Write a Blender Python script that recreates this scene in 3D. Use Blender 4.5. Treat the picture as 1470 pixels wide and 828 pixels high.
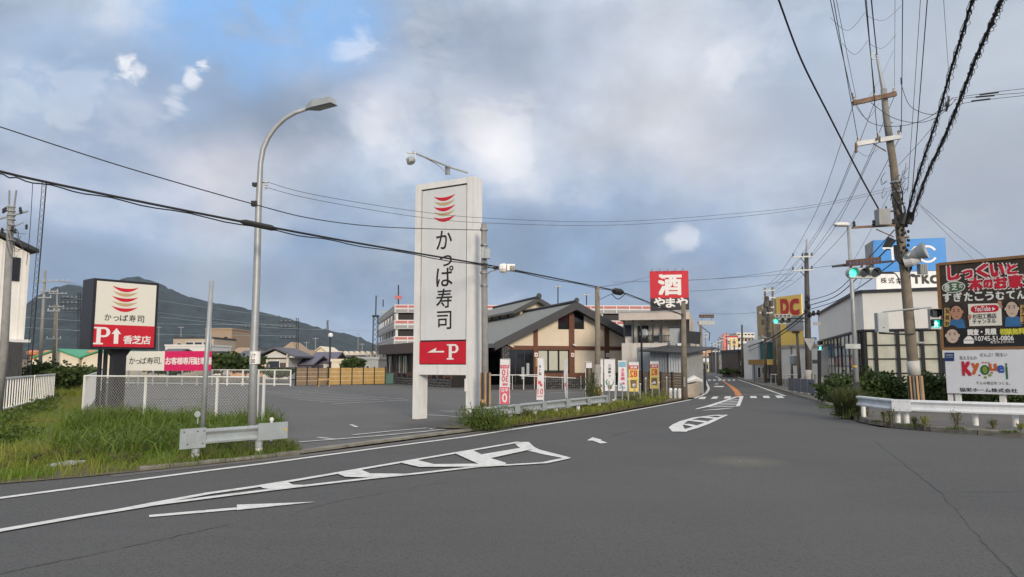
import bpy, math, random
import numpy as np
from mathutils import Vector, Matrix, noise
R = math.radians
random.seed(7)
S = bpy.context.scene
for o in list(bpy.data.objects): bpy.data.objects.remove(o)
COL = S.collection

# ------------------------------------------------------------------ camera
FOC, CX, CY, HOR, CH = 1030.0, 735.0, 414.0, 523.0, 1.8
PITCH = math.atan((HOR-CY)/FOC)
cam = bpy.data.cameras.new('camera'); camo = bpy.data.objects.new('camera', cam); COL.objects.link(camo)
camo.location = (0, 0, CH); camo.rotation_euler = (R(90)+PITCH, 0, 0)
cam.sensor_width = 36; cam.lens = 36*FOC/1470; cam.clip_start = .1; cam.clip_end = 20000
S.camera = camo
_cp, _sp = math.cos(PITCH), math.sin(PITCH)
def ray(x, y):
    a, b = x-CX, CY-y
    return Vector((a, FOC*_cp-b*_sp, FOC*_sp+b*_cp))
def P(x, y, Y):
    "the point at world distance Y that is seen at x, y of the photograph"
    r = ray(x, y); t = Y/r.y
    return Vector((r.x*t, Y, CH+r.z*t))
def G(x, y, z=0.0):
    r = ray(x, y); t = (z-CH)/r.z
    return Vector((r.x*t, r.y*t, z))
def Zat(y, Y, x=CX): return P(x, y, Y).z
def Xat(x, Y, y=HOR): return P(x, y, Y).x

# ------------------------------------------------------------------ light and sky
SUN_EL, SUN_AZ = R(16), R(163)      # azimuth clockwise from +Y: behind the camera, to the right
sun = bpy.data.lights.new('sun', 'SUN'); suno = bpy.data.objects.new('sun', sun); COL.objects.link(suno)
sd = Vector((math.sin(SUN_AZ)*math.cos(SUN_EL), math.cos(SUN_AZ)*math.cos(SUN_EL), math.sin(SUN_EL)))
suno.rotation_euler = (-sd).to_track_quat('-Z', 'Y').to_euler()
sun.energy = 2.3; sun.angle = R(14); sun.color = (1, .86, .70)
S.view_settings.view_transform = 'Standard'; S.view_settings.look = 'None'
S.view_settings.exposure = 0.32; S.view_settings.gamma = 1.0
S.view_settings.use_curve_mapping = False

W = bpy.data.worlds.new('World'); S.world = W; W.use_nodes = True
def build_sky():
    nt = W.node_tree; nt.nodes.clear(); N = nt.nodes.new; L = nt.links.new
    out = N('ShaderNodeOutputWorld'); bg = N('ShaderNodeBackground'); L(bg.outputs[0], out.inputs[0])
    sky = N('ShaderNodeTexSky'); sky.sky_type = 'NISHITA'; sky.sun_disc = False
    sky.sun_elevation = SUN_EL; sky.sun_rotation = SUN_AZ; sky.air_density = 1.0; sky.dust_density = .6; sky.ozone_density = 2
    bg.inputs['Strength'].default_value = 0.1
    tc = N('ShaderNodeTexCoord'); D = tc.outputs['Generated']
    def vm(op, a, b=None, s=None):
        n = N('ShaderNodeVectorMath'); n.operation = op
        for i, q in enumerate((a, b)):
            if q is None: continue
            if isinstance(q, (tuple, list, Vector)): n.inputs[i].default_value = tuple(q)
            else: L(q, n.inputs[i])
        if s is not None:
            if isinstance(s, (int, float)): n.inputs['Scale'].default_value = s
            else: L(s, n.inputs['Scale'])
        return n
    def m(op, a, b=None, c=None, clamp=False):
        n = N('ShaderNodeMath'); n.operation = op; n.use_clamp = clamp
        for i, q in enumerate((a, b, c)):
            if q is None: continue
            if isinstance(q, (int, float)): n.inputs[i].default_value = q
            else: L(q, n.inputs[i])
        return n.outputs[0]
    def mix(f, a, b):
        n = N('ShaderNodeMix'); n.data_type = 'RGBA'
        if isinstance(f, (int, float)): n.inputs[0].default_value = f
        else: L(f, n.inputs[0])
        for i, q in ((6, a), (7, b)):
            if isinstance(q, tuple): n.inputs[i].default_value = (*q, 1)
            else: L(q, n.inputs[i])
        return n.outputs[2]
    def noi(vec, scale, detail=6, rough=.55, dist=0):
        n = N('ShaderNodeTexNoise'); n.inputs['Scale'].default_value = scale; n.inputs['Detail'].default_value = detail
        n.inputs['Roughness'].default_value = rough; n.inputs['Distortion'].default_value = dist; L(vec, n.inputs['Vector']); return n
    def ramp(f, lo, hi, a=0., b=1.):
        n = N('ShaderNodeMapRange'); n.interpolation_type = 'SMOOTHSTEP'; L(f, n.inputs[0])
        for i, q in ((1, lo), (2, hi), (3, a), (4, b)): n.inputs[i].default_value = q
        return n.outputs[0]
    sx = N('ShaderNodeSeparateXYZ'); L(D, sx.inputs[0])
    # direction stretched towards the horizon, so far clouds lie in flatter bands
    st = N('ShaderNodeCombineXYZ'); L(sx.outputs[0], st.inputs[0]); L(sx.outputs[1], st.inputs[1]); L(m('MULTIPLY', sx.outputs[2], 1.45), st.inputs[2])
    warp = noi(st.outputs[0], 3.2, 5, .55)
    wv = vm('SUBTRACT', warp.outputs['Color'], (.5, .5, .5)).outputs[0]
    D2 = vm('ADD', D, vm('SCALE', wv, None, .20).outputs[0]).outputs[0]
    D3 = vm('ADD', D, vm('SCALE', wv, None, .10).outputs[0]).outputs[0]
    n1 = noi(vm('ADD', st.outputs[0], vm('SCALE', wv, None, .5).outputs[0]).outputs[0], 3.0, 9, .56).outputs[0]
    n2 = noi(st.outputs[0], 9.0, 9, .6, .4).outputs[0]
    def blob(x, y, rx, soft=.0, src=None, nz=.45, nn=None):
        c = ray(x, y).normalized(); r = rx/FOC
        d = vm('DISTANCE', src or D2, tuple(c)).outputs['Value']
        d = m('ADD', m('DIVIDE', d, r), m('MULTIPLY', m('SUBTRACT', nn or n1, .5), nz))
        return ramp(d, soft, 1.0, 1., 0.)
    n3 = noi(vm('ADD', st.outputs[0], (7.1, 3.3, 1.2)).outputs[0], 4.0, 9, .52, .2).outputs[0]
    cl = mix(ramp(n1, .40, .60), CLD_D, CLD_L)
    for (x, y, r, col, k) in SKYB:
        cl = mix(m('MULTIPLY', blob(x, y, r), k), cl, col)
    # broken light and dark patches inside the masses
    lum = vm('SCALE', cl, None, m('ADD', ramp(n3, .36, .66, .84, 1.16), m('MULTIPLY', m('SUBTRACT', n2, .5), .25))).outputs[0]
    det = ramp(sx.outputs[0], .15, .50, 1., .35)
    cl = mix(det, cl, lum)
    cl = mix(m('MULTIPLY', m('MULTIPLY', ramp(m('ADD', m('MULTIPLY', n3, .75), m('MULTIPLY', n2, .25)), .54, .68), .40), det), cl, CLD_W)
    # low band above the horizon
    cl = mix(m('MULTIPLY', ramp(sx.outputs[2], -.02, .16, 1., 0.), .45), cl, CLD_H)
    # mostly unseen sky overhead brightened to lift scene light, like a closed cloud deck
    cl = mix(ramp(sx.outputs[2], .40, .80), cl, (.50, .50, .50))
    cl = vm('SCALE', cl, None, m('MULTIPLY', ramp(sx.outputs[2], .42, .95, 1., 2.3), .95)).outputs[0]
    # clear gap at upper left
    bl = m('MAXIMUM', blob(360, -50, 200, .35), m('MULTIPLY', blob(290, 20, 120, .2), 0.8))
    bl = m('MULTIPLY', bl, ramp(n2, .70, .45, .25, 1.))
    bl2 = m('MULTIPLY', blob(480, 30, 120, .2), .8)
    bl = m('MAXIMUM', bl, bl2)
    skyc = vm('SCALE', sky.outputs[0], None, SKYK).outputs[0]
    skyc = mix(.6, skyc, tuple(10*c for c in (.28, .54, .97)))
    cl10 = vm('SCALE', cl, None, 10.0).outputs[0]
    fin = mix(bl, cl10, skyc)
    # small sunlit puffs
    n4 = noi(st.outputs[0], 15.0, 8, .6, .6).outputs[0]
    pf = None
    for (x, y, r, k) in PUFFS:
        d = vm('DISTANCE', D3, tuple(ray(x, y).normalized())).outputs['Value']
        b = m('ADD', m('SUBTRACT', 1.0, m('DIVIDE', d, r/FOC)), m('MULTIPLY', m('SUBTRACT', n4, .5), 3.2))
        b = m('MULTIPLY', m('MULTIPLY', ramp(b, .2, .75), ramp(d, r/FOC*.5, r/FOC*1.25, 1., 0.)), k)
        pf = b if pf is None else m('MAXIMUM', pf, b)
    fin = mix(pf, fin, tuple(10*c for c in (.86, .85, .86)))
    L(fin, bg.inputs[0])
CLD_D, CLD_L, CLD_W, CLD_H = (.27, .34, .46), (.49, .54, .62), (.68, .68, .72), (.33, .41, .52)
SKYK = 1.0
SKYB = [  # x, y, radius, colour, amount : the masses of the cloud deck as they lie
    (40, 40, 170, (.31, .40, .54), .8), (200, 170, 165, (.25, .32, .45), 1.), (350, 170, 150, (.28, .35, .47), 1.), (110, 60, 90, (.30, .42, .60), .6), (540, 125, 120, (.33, .41, .57), .8),
    (50, 285, 150, (.50, .50, .56), .65), (290, 275, 120, (.60, .57, .60), .75), (440, 270, 90, (.52, .53, .60), .5), (150, 370, 190, (.25, .36, .52), .8), (430, 410, 170, (.22, .32, .48), .75),
    (480, 320, 110, (.29, .43, .65), .6), (550, 195, 80, (.66, .66, .71), .6),(760, 90, 190, (.37, .43, .55), .9),
    (735, 215, 105, (.74, .73, .76), .9), (930, 60, 210, (.50, .54, .61), .7), (960, 190, 200, (.62, .63, .67), .7), (1060, 250, 150, (.50, .53, .60), .5),
    (850, 360, 190, (.22, .32, .48), .9), (650, 320, 130, (.28, .40, .58), .6), (1050, 350, 160, (.26, .36, .53), .75), (1140, 440, 130, (.27, .34, .46), .6),
    (1250, 110, 190, (.52, .60, .72), .7), (1400, 250, 300, (.40, .43, .49), .8), (1420, 50, 170, (.46, .51, .58), .7),
    (120, 460, 240, (.22, .32, .49), .7), (560, 470, 150, (.22, .33, .50), .6), (400, 480, 80, (.40, .47, .55), .4), (1400, 420, 120, (.36, .41, .49), .5),
]
PUFFS = [(180, 90, 26, .75), (290, 95, 19, .85), (268, 108, 17, .6), (246, 130, 24, .35), (100, 120, 60, .18), (545, 190, 60, .18), (728, 190, 80, .22), (748, 222, 50, .25), (1035, 90, 46, .18), (985, 338, 34, .4), (515, 55, 46, .35), (40, 110, 50, .14)]
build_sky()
# ------------------------------------------------------------------ materials
MATS = {}
def mat(name, col, rough=.7, metal=0., var=.12, scale=3., bump=0., bscale=60., dirt=0., dirtcol=(.08, .07, .055), streak=0., emit=None, spec=.5, fine=0.):
    if name in MATS: return MATS[name]
    m = bpy.data.materials.new(name); m.use_nodes = True; nt = m.node_tree; N = nt.nodes.new; L = nt.links.new
    b = nt.nodes['Principled BSDF']; b.inputs['Roughness'].default_value = rough; b.inputs['Metallic'].default_value = metal
    b.inputs['Specular IOR Level'].default_value = spec
    geo = N('ShaderNodeNewGeometry')
    def nz(sc, det=5, rg=.6, src=None):
        n = N('ShaderNodeTexNoise'); n.inputs['Scale'].default_value = sc; n.inputs['Detail'].default_value = det; n.inputs['Roughness'].default_value = rg
        L(src or geo.outputs['Position'], n.inputs['Vector']); return n.outputs[0]
    def mixc(f, a, c):
        n = N('ShaderNodeMix'); n.data_type = 'RGBA'; L(f, n.inputs[0])
        for i, q in ((6, a), (7, c)):
            if isinstance(q, tuple): n.inputs[i].default_value = (*q, 1)
            else: L(q, n.inputs[i])
        return n.outputs[2]
    def rg(f, lo, hi, a, c):
        n = N('ShaderNodeMapRange'); L(f, n.inputs[0])
        for i, q in ((1, lo), (2, hi), (3, a), (4, c)): n.inputs[i].default_value = q
        return n.outputs[0]
    f = rg(nz(scale), .3, .7, 0, 1)
    c = mixc(f, tuple(x*(1-var) for x in col), tuple(min(1, x*(1+var)) for x in col))
    if fine:
        c = mixc(rg(nz(bscale*1.5, 2), .35, .65, 0, 1), tuple(x*(1-fine) for x in col), c)
    if streak:
        mp = N('ShaderNodeMapping'); mp.inputs['Scale'].default_value = (5, 5, .35); L(geo.outputs['Position'], mp.inputs[0])
        c = mixc(rg(nz(1.6, 6, .65, mp.outputs[0]), .5, .78, 0, streak), c, dirtcol)
    if dirt: c = mixc(rg(nz(scale*.45, 7, .7), .5, .75, 0, dirt), c, dirtcol)
    L(c, b.inputs['Base Color'])
    if bump:
        bp = N('ShaderNodeBump'); bp.inputs['Strength'].default_value = bump; bp.inputs['Distance'].default_value = .01
        L(nz(bscale, 4), bp.inputs['Height']); L(bp.outputs[0], b.inputs['Normal'])
    if emit:
        b.inputs['Emission Color'].default_value = (*emit[0], 1); b.inputs['Emission Strength'].default_value = emit[1]
    MATS[name] = m; return m
def asphalt(name, base, patch, agg=.35, spots=None):
    m = bpy.data.materials.new(name); m.use_nodes = True; nt = m.node_tree; N = nt.nodes.new; L = nt.links.new
    b = nt.nodes['Principled BSDF']; b.inputs['Roughness'].default_value = .88; b.inputs['Specular IOR Level'].default_value = .35
    geo = N('ShaderNodeNewGeometry'); p = geo.outputs['Position']
    def nz(sc, det, rg, src=p):
        n = N('ShaderNodeTexNoise'); n.inputs['Scale'].default_value = sc; n.inputs['Detail'].default_value = det; n.inputs['Roughness'].default_value = rg; L(src, n.inputs['Vector']); return n.outputs[0]
    def rg(f, lo, hi, a=0, c=1):
        n = N('ShaderNodeMapRange'); L(f, n.inputs[0])
        for i, q in ((1, lo), (2, hi), (3, a), (4, c)): n.inputs[i].default_value = q
        return n.outputs[0]
    def mixc(f, a, c):
        n = N('ShaderNodeMix'); n.data_type = 'RGBA'; L(f, n.inputs[0])
        for i, q in ((6, a), (7, c)):
            if isinstance(q, tuple): n.inputs[i].default_value = (*q, 1)
            else: L(q, n.inputs[i])
        return n.outputs[2]
    c = mixc(rg(nz(.35, 6, .65), .35, .65), base, patch)
    # wheel tracks: long soft bands along the road
    mp = N('ShaderNodeMapping'); mp.inputs['Rotation'].default_value = (0, 0, R(-24)); mp.inputs['Scale'].default_value = (.06, .9, 1); L(p, mp.inputs[0])
    c = mixc(rg(nz(1.0, 4, .6, mp.outputs[0]), .48, .72, 0, .35), c, tuple(x*.72 for x in base))
    # aggregate
    v = N('ShaderNodeTexVoronoi'); v.inputs['Scale'].default_value = 55; L(p, v.inputs['Vector'])
    c = mixc(rg(v.outputs['Distance'], .12, .35, agg, 0), c, tuple(min(1, x*2.1) for x in base))
    v2 = N('ShaderNodeTexVoronoi'); v2.inputs['Scale'].default_value = 38; L(p, v2.inputs['Vector'])
    c = mixc(rg(v2.outputs['Distance'], .5, .8, 0, agg*1.6), c, tuple(x*.4 for x in base))
    mid = nz(7, 3, .6); c = mixc(rg(mid, .42, .7, 0, .14), c, tuple(x*.7 for x in base)); c = mixc(rg(nz(.14, 4, .55), .45, .60, 0, .4), c, tuple(x*1.2 for x in base)); c = mixc(rg(nz(.23, 5, .6), .52, .66, 0, .35), c, tuple(x*.78 for x in base)); c = mixc(rg(nz(60, 2, .6), .42, .62, 0, .5), c, tuple(x*1.7 for x in base))
    for (x, y, r, col, k) in (spots or []):
        g = G(x, y); d = N('ShaderNodeVectorMath'); d.operation = 'DISTANCE'; L(p, d.inputs[0]); d.inputs[1].default_value = g
        q = N('ShaderNodeMath'); q.operation = 'MULTIPLY'; L(rg(d.outputs['Value'], r*.1, r, k, 0), q.inputs[0]); L(rg(nz(14, 4, .7), .35, .6), q.inputs[1])
        c = mixc(q.outputs[0], c, col)
    L(c, b.inputs['Base Color'])
    bp = N('ShaderNodeBump'); bp.inputs['Strength'].default_value = .35; bp.inputs['Distance'].default_value = .005
    L(v.outputs['Distance'], bp.inputs['Height']); L(bp.outputs[0], b.inputs['Normal'])
    MATS[name] = m; return m
def foliage(name, a, b_, c_, tr=.25):
    m = bpy.data.materials.new(name); m.use_nodes = True; nt = m.node_tree; N = nt.nodes.new; L = nt.links.new
    b = nt.nodes['Principled BSDF']; b.inputs['Roughness'].default_value = .6; b.inputs['Specular IOR Level'].default_value = .3
    geo = N('ShaderNodeNewGeometry')
    r = N('ShaderNodeValToRGB'); L(geo.outputs['Random Per Island'], r.inputs[0])
    e = r.color_ramp.elements; e[0].color = (*a, 1); e[1].color = (*c_, 1); e.new(.55).color = (*b_, 1)
    n = N('ShaderNodeTexNoise'); n.inputs['Scale'].default_value = .8; n.inputs['Detail'].default_value = 4; L(geo.outputs['Position'], n.inputs['Vector'])
    mr = N('ShaderNodeMapRange'); L(n.outputs[0], mr.inputs[0]); mr.inputs[1].default_value = .35; mr.inputs[2].default_value = .65; mr.inputs[3].default_value = .0; mr.inputs[4].default_value = .6
    mx = N('ShaderNodeMix'); mx.data_type = 'RGBA'; L(mr.outputs[0], mx.inputs[0]); L(r.outputs[0], mx.inputs[6]); mx.inputs[7].default_value = (*b_, 1)
    L(mx.outputs[2], b.inputs['Base Color'])
    t = N('ShaderNodeBsdfTranslucent'); L(mx.outputs[2], t.inputs[0]); ms = N('ShaderNodeMixShader'); ms.inputs[0].default_value = tr
    L(b.outputs[0], ms.inputs[1]); L(t.outputs[0], ms.inputs[2]); L(ms.outputs[0], nt.nodes['Material Output'].inputs[0])
    MATS[name] = m; return m
def glass(name, col=(.02, .025, .03), rough=.06):
    return mat(name, col, rough, 0, .2, 1.5, spec=.8)

# ------------------------------------------------------------------ frames, mesh builder
class F:
    "a local frame: u to the right along a front, v away behind it, w up"
    def __init__(s, o, ang=0.0):
        s.o = Vector(o); s.a = ang
        s.u = Vector((math.cos(ang), math.sin(ang), 0)); s.v = Vector((-math.sin(ang), math.cos(ang), 0)); s.w = Vector((0, 0, 1))
    def __call__(s, u, v=0, w=0): return s.o+s.u*u+s.v*v+s.w*w
    def at(s, u, v=0, w=0): return F(s(u, v, w), s.a)
    def uw(s, x, y, v=0.0):
        "u, w of the point of plane v that is seen at x, y"
        r = ray(x, y); c = Vector((0, 0, CH)); n = s.v
        t = (s.o+s.v*v-c).dot(n)/r.dot(n); q = c+r*t-s.o
        return q.dot(s.u), q.z
def Fpx(xa, Ya, xb, Yb, z=0.0, yref=HOR):
    a, b = P(xa, yref, Ya), P(xb, yref, Yb); a.z = z; b.z = z
    return F(a, math.atan2(b.y-a.y, b.x-a.x)), (b-a).length
class MB:
    def __init__(s): s.v = []; s.f = []
    def add(s, vs, fs):
        n = len(s.v); s.v += [tuple(q) for q in vs]; s.f += [tuple(i+n for i in f) for f in fs]; return s
    def box(s, fr, u0, u1, v0, v1, w0, w1):
        p = [fr(u, v, w) for w in (w0, w1) for (u, v) in ((u0, v0), (u1, v0), (u1, v1), (u0, v1))]
        return s.add(p, [(0, 3, 2, 1), (4, 5, 6, 7), (0, 1, 5, 4), (1, 2, 6, 5), (2, 3, 7, 6), (3, 0, 4, 7)])
    def poly(s, pts): return s.add(pts, [tuple(range(len(pts)))])
    def prism(s, pts, vec):
        n = len(pts); vec = Vector(vec); q = [Vector(p)+vec for p in pts]
        return s.add(list(pts)+q, [tuple(range(n-1, -1, -1)), tuple(range(n, 2*n))]+[(i, (i+1) % n, n+(i+1) % n, n+i) for i in range(n)])
    def tube(s, pts, r, n=6, cap=True):
        pts = [Vector(p) for p in pts]; k = len(pts); rr = r if isinstance(r, (list, tuple)) else [r]*k; vs = []
        pv = None
        for i, p in enumerate(pts):
            t = (pts[min(i+1, k-1)]-pts[max(i-1, 0)]).normalized()
            a = t.cross(Vector((0, 0, 1)));
            if a.length < 1e-3: a = pv if pv else Vector((1, 0, 0))
            a = a.normalized()
            if pv and a.dot(pv) < 0: a = -a
            pv = a; b = t.cross(a).normalized()
            for j in range(n):
                th = 2*math.pi*j/n; vs.append(p+(a*math.cos(th)+b*math.sin(th))*rr[i])
        fs = [(i*n+j, i*n+(j+1) % n, (i+1)*n+(j+1) % n, (i+1)*n+j) for i in range(k-1) for j in range(n)]
        if cap: fs += [tuple(range(n-1, -1, -1)), tuple((k-1)*n+j for j in range(n))]
        return s.add(vs, fs)
    def bar(s, a, b, wx, wy=None, up=(0, 0, 1)):
        a, b = Vector(a), Vector(b); t = (b-a).normalized(); up = Vector(up)
        if abs(t.dot(up)) > .99: up = Vector((0, 1, 0))
        x = t.cross(up).normalized()*wx/2; y = x.cross(t).normalized()*(wy or wx)/2
        p = [q+i*x+j*y for q in (a, b) for (i, j) in ((-1, -1), (1, -1), (1, 1), (-1, 1))]
        return s.add(p, [(3, 2, 1, 0), (4, 5, 6, 7), (0, 1, 5, 4), (1, 2, 6, 5), (2, 3, 7, 6), (3, 0, 4, 7)])
    def sweep(s, path, prof, closed=False):
        "prof: (side, up) points carried along a level path"
        path = [Vector(p) for p in path]; k = len(path); n = len(prof); vs = []
        for i, p in enumerate(path):
            t = path[min(i+1, k-1)]-path[max(i-1, 0)]; t.z = 0; t.normalize(); nn = Vector((-t.y, t.x, 0))
            for (a, b) in prof: vs.append(p+nn*a+Vector((0, 0, b)))
        m = n if closed else n-1
        fs = [(i*n+j, (i+1)*n+j, (i+1)*n+(j+1) % n, i*n+(j+1) % n) for i in range(k-1) for j in range(m)]
        if closed: fs += [tuple(range(n)), tuple((k-1)*n+j for j in range(n-1, -1, -1))]
        return s.add(vs, fs)
    def lathe(s, c, prof, n=12, ax=None):
        c = Vector(c); ax = Vector(ax or (0, 0, 1)).normalized(); x = ax.orthogonal().normalized(); y = ax.cross(x); vs = []
        for (r, h) in prof:
            for j in range(n):
                th = 2*math.pi*j/n; vs.append(c+ax*h+(x*math.cos(th)+y*math.sin(th))*r)
        k = len(prof)
        fs = [(i*n+j, i*n+(j+1) % n, (i+1)*n+(j+1) % n, (i+1)*n+j) for i in range(k-1) for j in range(n)]
        fs += [tuple(range(n-1, -1, -1)), tuple((k-1)*n+j for j in range(n))]
        return s.add(vs, fs)

ROOT = {}
def tag(o, label=None, cat=None, group=None, kind=None):
    if label: o['label'] = label
    if cat: o['category'] = cat
    if group: o['group'] = group
    if kind: o['kind'] = kind
    return o
def build(name, mb, m, parent=None, loc=None, smooth=False, kind=None):
    me = bpy.data.meshes.new(name)
    if parent is not None:
        inv = ROOT[parent.name]; vs = [tuple(inv @ Vector(v)) for v in mb.v]
    else:
        loc = Vector(loc) if loc is not None else Vector((0, 0, 0)); vs = [tuple(Vector(v)-loc) for v in mb.v]
    me.from_pydata(vs, [], mb.f); me.materials.append(MATS[m] if isinstance(m, str) else m)
    if smooth: me.polygons.foreach_set('use_smooth', [True]*len(me.polygons))
    o = bpy.data.objects.new(name, me); COL.objects.link(o)
    if parent is not None: o.parent = parent; ROOT[o.name] = ROOT[parent.name]
    else: o.location = loc; ROOT[o.name] = Matrix.Translation(loc).inverted()
    if kind: o['kind'] = kind
    return o
def struct(name, mb, m, **k): return build(name, mb, m, kind='structure', **k)
def empty(name, loc, ang, label, cat, group=None):
    o = bpy.data.objects.new(name, None); COL.objects.link(o); o.location = Vector(loc); o.rotation_euler = (0, 0, ang)
    o.empty_display_size = .2
    ROOT[o.name] = (Matrix.Translation(Vector(loc)) @ Matrix.Rotation(ang, 4, 'Z')).inverted()
    return tag(o, label, cat, group)
def simple(name, mb, m, loc, label, cat, group=None, smooth=False, kind=None):
    return tag(build(name, mb, m, loc=loc, smooth=smooth), label, cat, group, kind)
def dup(root, loc, ang=None, label=None, scale=None):
    r = root.copy(); COL.objects.link(r); r.location = Vector(loc)
    if ang is not None: r.rotation_euler = (0, 0, ang)
    if scale: r.scale = (scale, scale, scale)
    if label: r['label'] = label
    def rec(src, dst):
        for ch in src.children:
            c = ch.copy(); COL.objects.link(c); c.parent = dst; rec(ch, c)
    rec(root, r); return r

# lettering: built as thin raised letters fitted to a rectangle of a frame's front
def text_pts(txt, bold=0.0, res=2):
    key = (txt, bold, res)
    if key in text_pts.c: return text_pts.c[key]
    cu = bpy.data.curves.new('t', 'FONT'); cu.body = txt; cu.resolution_u = res; cu.offset = bold; cu.fill_mode = 'FRONT'
    o = bpy.data.objects.new('t', cu); COL.objects.link(o); bpy.context.view_layer.update()
    dg = bpy.context.evaluated_depsgraph_get(); me = bpy.data.meshes.new_from_object(o.evaluated_get(dg))
    v = [(q.co.x, q.co.y) for q in me.vertices]; f = [tuple(p.vertices) for p in me.polygons]
    bpy.data.objects.remove(o); bpy.data.meshes.remove(me); bpy.data.curves.remove(cu)
    text_pts.c[key] = (v, f); return v, f
text_pts.c = {}
def text(mb, fr, txt, u0, w0, u1, w1, v=-.012, bold=0.0, res=2, mirror=False, skew=0.0, _sub=False):
    vs, fs = text_pts(txt, 0.0, res)
    if not vs: return mb
    if bold and not _sub:
        b = (u1-u0)*bold/max(1, len(txt)*.9)*.8; bw = (w1-w0)*bold*.7
        for i, (a, c) in enumerate(((-1, -1), (1, -1), (1, 1), (-1, 1), (0, 0))): text(mb, fr, txt, u0+a*b, w0+c*bw, u1+a*b, w1+c*bw, v-.0008*i, 0, res, mirror, skew, True)
        return mb
    xs = [a for a, b in vs]; ys = [b for a, b in vs]; x0, x1, y0, y1 = min(xs), max(xs), min(ys), max(ys)
    out = []
    for a, b in vs:
        p = (a-x0)/max(1e-6, x1-x0); q = (b-y0)/max(1e-6, y1-y0)
        if mirror: p = 1-p
        out.append(fr(u0+(u1-u0)*p, v, w0+(w1-w0)*q+skew*p))
    return mb.add(out, fs)
def flat(mb, fr, pts, v=-.01): return mb.poly([fr(u, v, w) for u, w in pts])
def disc(mb, fr, cu, cw, ru, rw, v=-.01, n=20, a0=0, a1=360):
    return mb.poly([fr(cu+ru*math.cos(R(a0+(a1-a0)*i/n)), v, cw+rw*math.sin(R(a0+(a1-a0)*i/n))) for i in range(n if a1-a0 == 360 else n+1)])

# painted road marks
MARKZ = [0.010]
def nz_(): MARKZ[0] = .010+((MARKZ[0]-.010+.0012) % .014); return MARKZ[0]
def gpoly(mb, pts, ox=0, oy=0, sc=1.0):
    z = nz_(); q = [G(ox+x/sc, oy+y/sc) for x, y in pts]
    a = sum(q[i].x*q[(i+1) % len(q)].y-q[(i+1) % len(q)].x*q[i].y for i in range(len(q)))
    if a < 0: q.reverse()
    return mb.poly([(p.x, p.y, z) for p in q])
def ribbon(mb, pts, w, z):
    n = len(pts); ww = w if isinstance(w, (list, tuple)) else [w]*n; L_, R_ = [], []
    for i, p in enumerate(pts):
        t = (pts[min(i+1, n-1)]-pts[max(i-1, 0)]); t.z = 0; t.normalize(); nn = Vector((-t.y, t.x, 0))*ww[i]/2
        L_.append((p.x+nn.x, p.y+nn.y, z)); R_.append((p.x-nn.x, p.y-nn.y, z))
    return mb.add(L_+R_, [(n+i, n+i+1, i+1, i) for i in range(n-1)])
def gline(mb, pts, w=.14, ox=0, oy=0, sc=1.0):
    return ribbon(mb, [G(ox+x/sc, oy+y/sc) for x, y in pts], w, nz_())
def catenary(a, b, sag, n=14):
    a, b = Vector(a), Vector(b)
    return [a.lerp(b, i/n)-Vector((0, 0, 4*sag*(i/n)*(1-i/n))) for i in range(n+1)]

ORD = ['first', 'second', 'third', 'fourth', 'fifth', 'sixth', 'seventh', 'eighth', 'ninth', 'tenth', 'eleventh', 'twelfth']
# ------------------------------------------------------------------ ground, roads, marks
asphalt('asphalt_road', (.070, .070, .070), (.086, .085, .083), .38, [(1067, 662, .9, (.24, .22, .15), .5), (1020, 690, 2.5, (.12, .115, .105), .4), (700, 760, 3, (.085, .083, .08), .4), (1200, 740, 2.5, (.09, .088, .085), .4), (930, 610, 2.5, (.08, .078, .075), .5)])
asphalt('asphalt_lot', (.096, .094, .092), (.116, .113, .110), .35, [(600, 612, 1.6, (.03, .03, .03), .8), (660, 606, 1.4, (.03, .03, .028), .8), (650, 614, 1.2, (.03, .03, .028), .7), (555, 612, 1.0, (.3, .3, .29), .25)])
mat('road_paint', (.64, .64, .62), .7, var=.14, scale=9, dirt=.75, dirtcol=(.30, .30, .29), bump=.4, bscale=90)
mat('worn_paint', (.55, .55, .54), .8, var=.25, scale=5, dirt=.7, dirtcol=(.15, .15, .15))
mat('orange_paint', (.52, .19, .05), .8, var=.15, scale=3, dirt=.3, dirtcol=(.2, .12, .08))
mat('earth', (.10, .085, .05), .95, var=.35, scale=.6, bump=.5, bscale=20)
mat('soil', (.11, .09, .055), .95, var=.35, scale=4, bump=.3, bscale=30)
mat('kerb_concrete', (.23, .215, .18), .9, var=.25, scale=4, dirt=.7, dirtcol=(.06, .055, .04), bump=.5)
mat('kerb_dark', (.17, .16, .135), .9, var=.35, scale=5, dirt=.7, dirtcol=(.06, .065, .035), bump=.5)
mat('pavement_grey', (.115, .108, .10), .9, var=.2, scale=3, dirt=.4, dirtcol=(.08, .075, .06), bump=.4)
mat('tar', (.042, .042, .042), .8, var=.3)

m = MB(); m.poly([(-3400, -3400, -.09), (3400, -3400, -.09), (3400, 3400, -.09), (-3400, 3400, -.09)]); struct('ground', m, 'earth')
LEFT = [(-900, 806), (0, 695), (130, 684), (280, 669), (430, 653), (560, 637), (670, 622), (870, 596), (955, 580), (992, 573.2), (1003, 569.5), (1010, 564), (1014, 558), (1010, 546), (1008, 540), (1007, 534)]
RIGHT = [(1040, 534), (1063, 545), (1095, 554.4), (1128, 563.5), (1150, 571), (1175, 578), (1200, 588), (1212, 598), (1232, 606.5), (1262, 612.8), (1340, 620), (1470, 629), (1700, 642), (2300, 668)]
m = MB(); m.poly([(p.x, p.y, 0) for p in reversed([G(*q) for q in LEFT+RIGHT]+[Vector((45, -30, 0)), Vector((-45, -30, 0))])]); struct('road', m, 'asphalt_road')
LOT = [(431, 650), (542, 635), (634, 623), (681, 617), (760, 606.5), (870, 590), (985, 571.5), (992, 566), (975, 556)]
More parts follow.
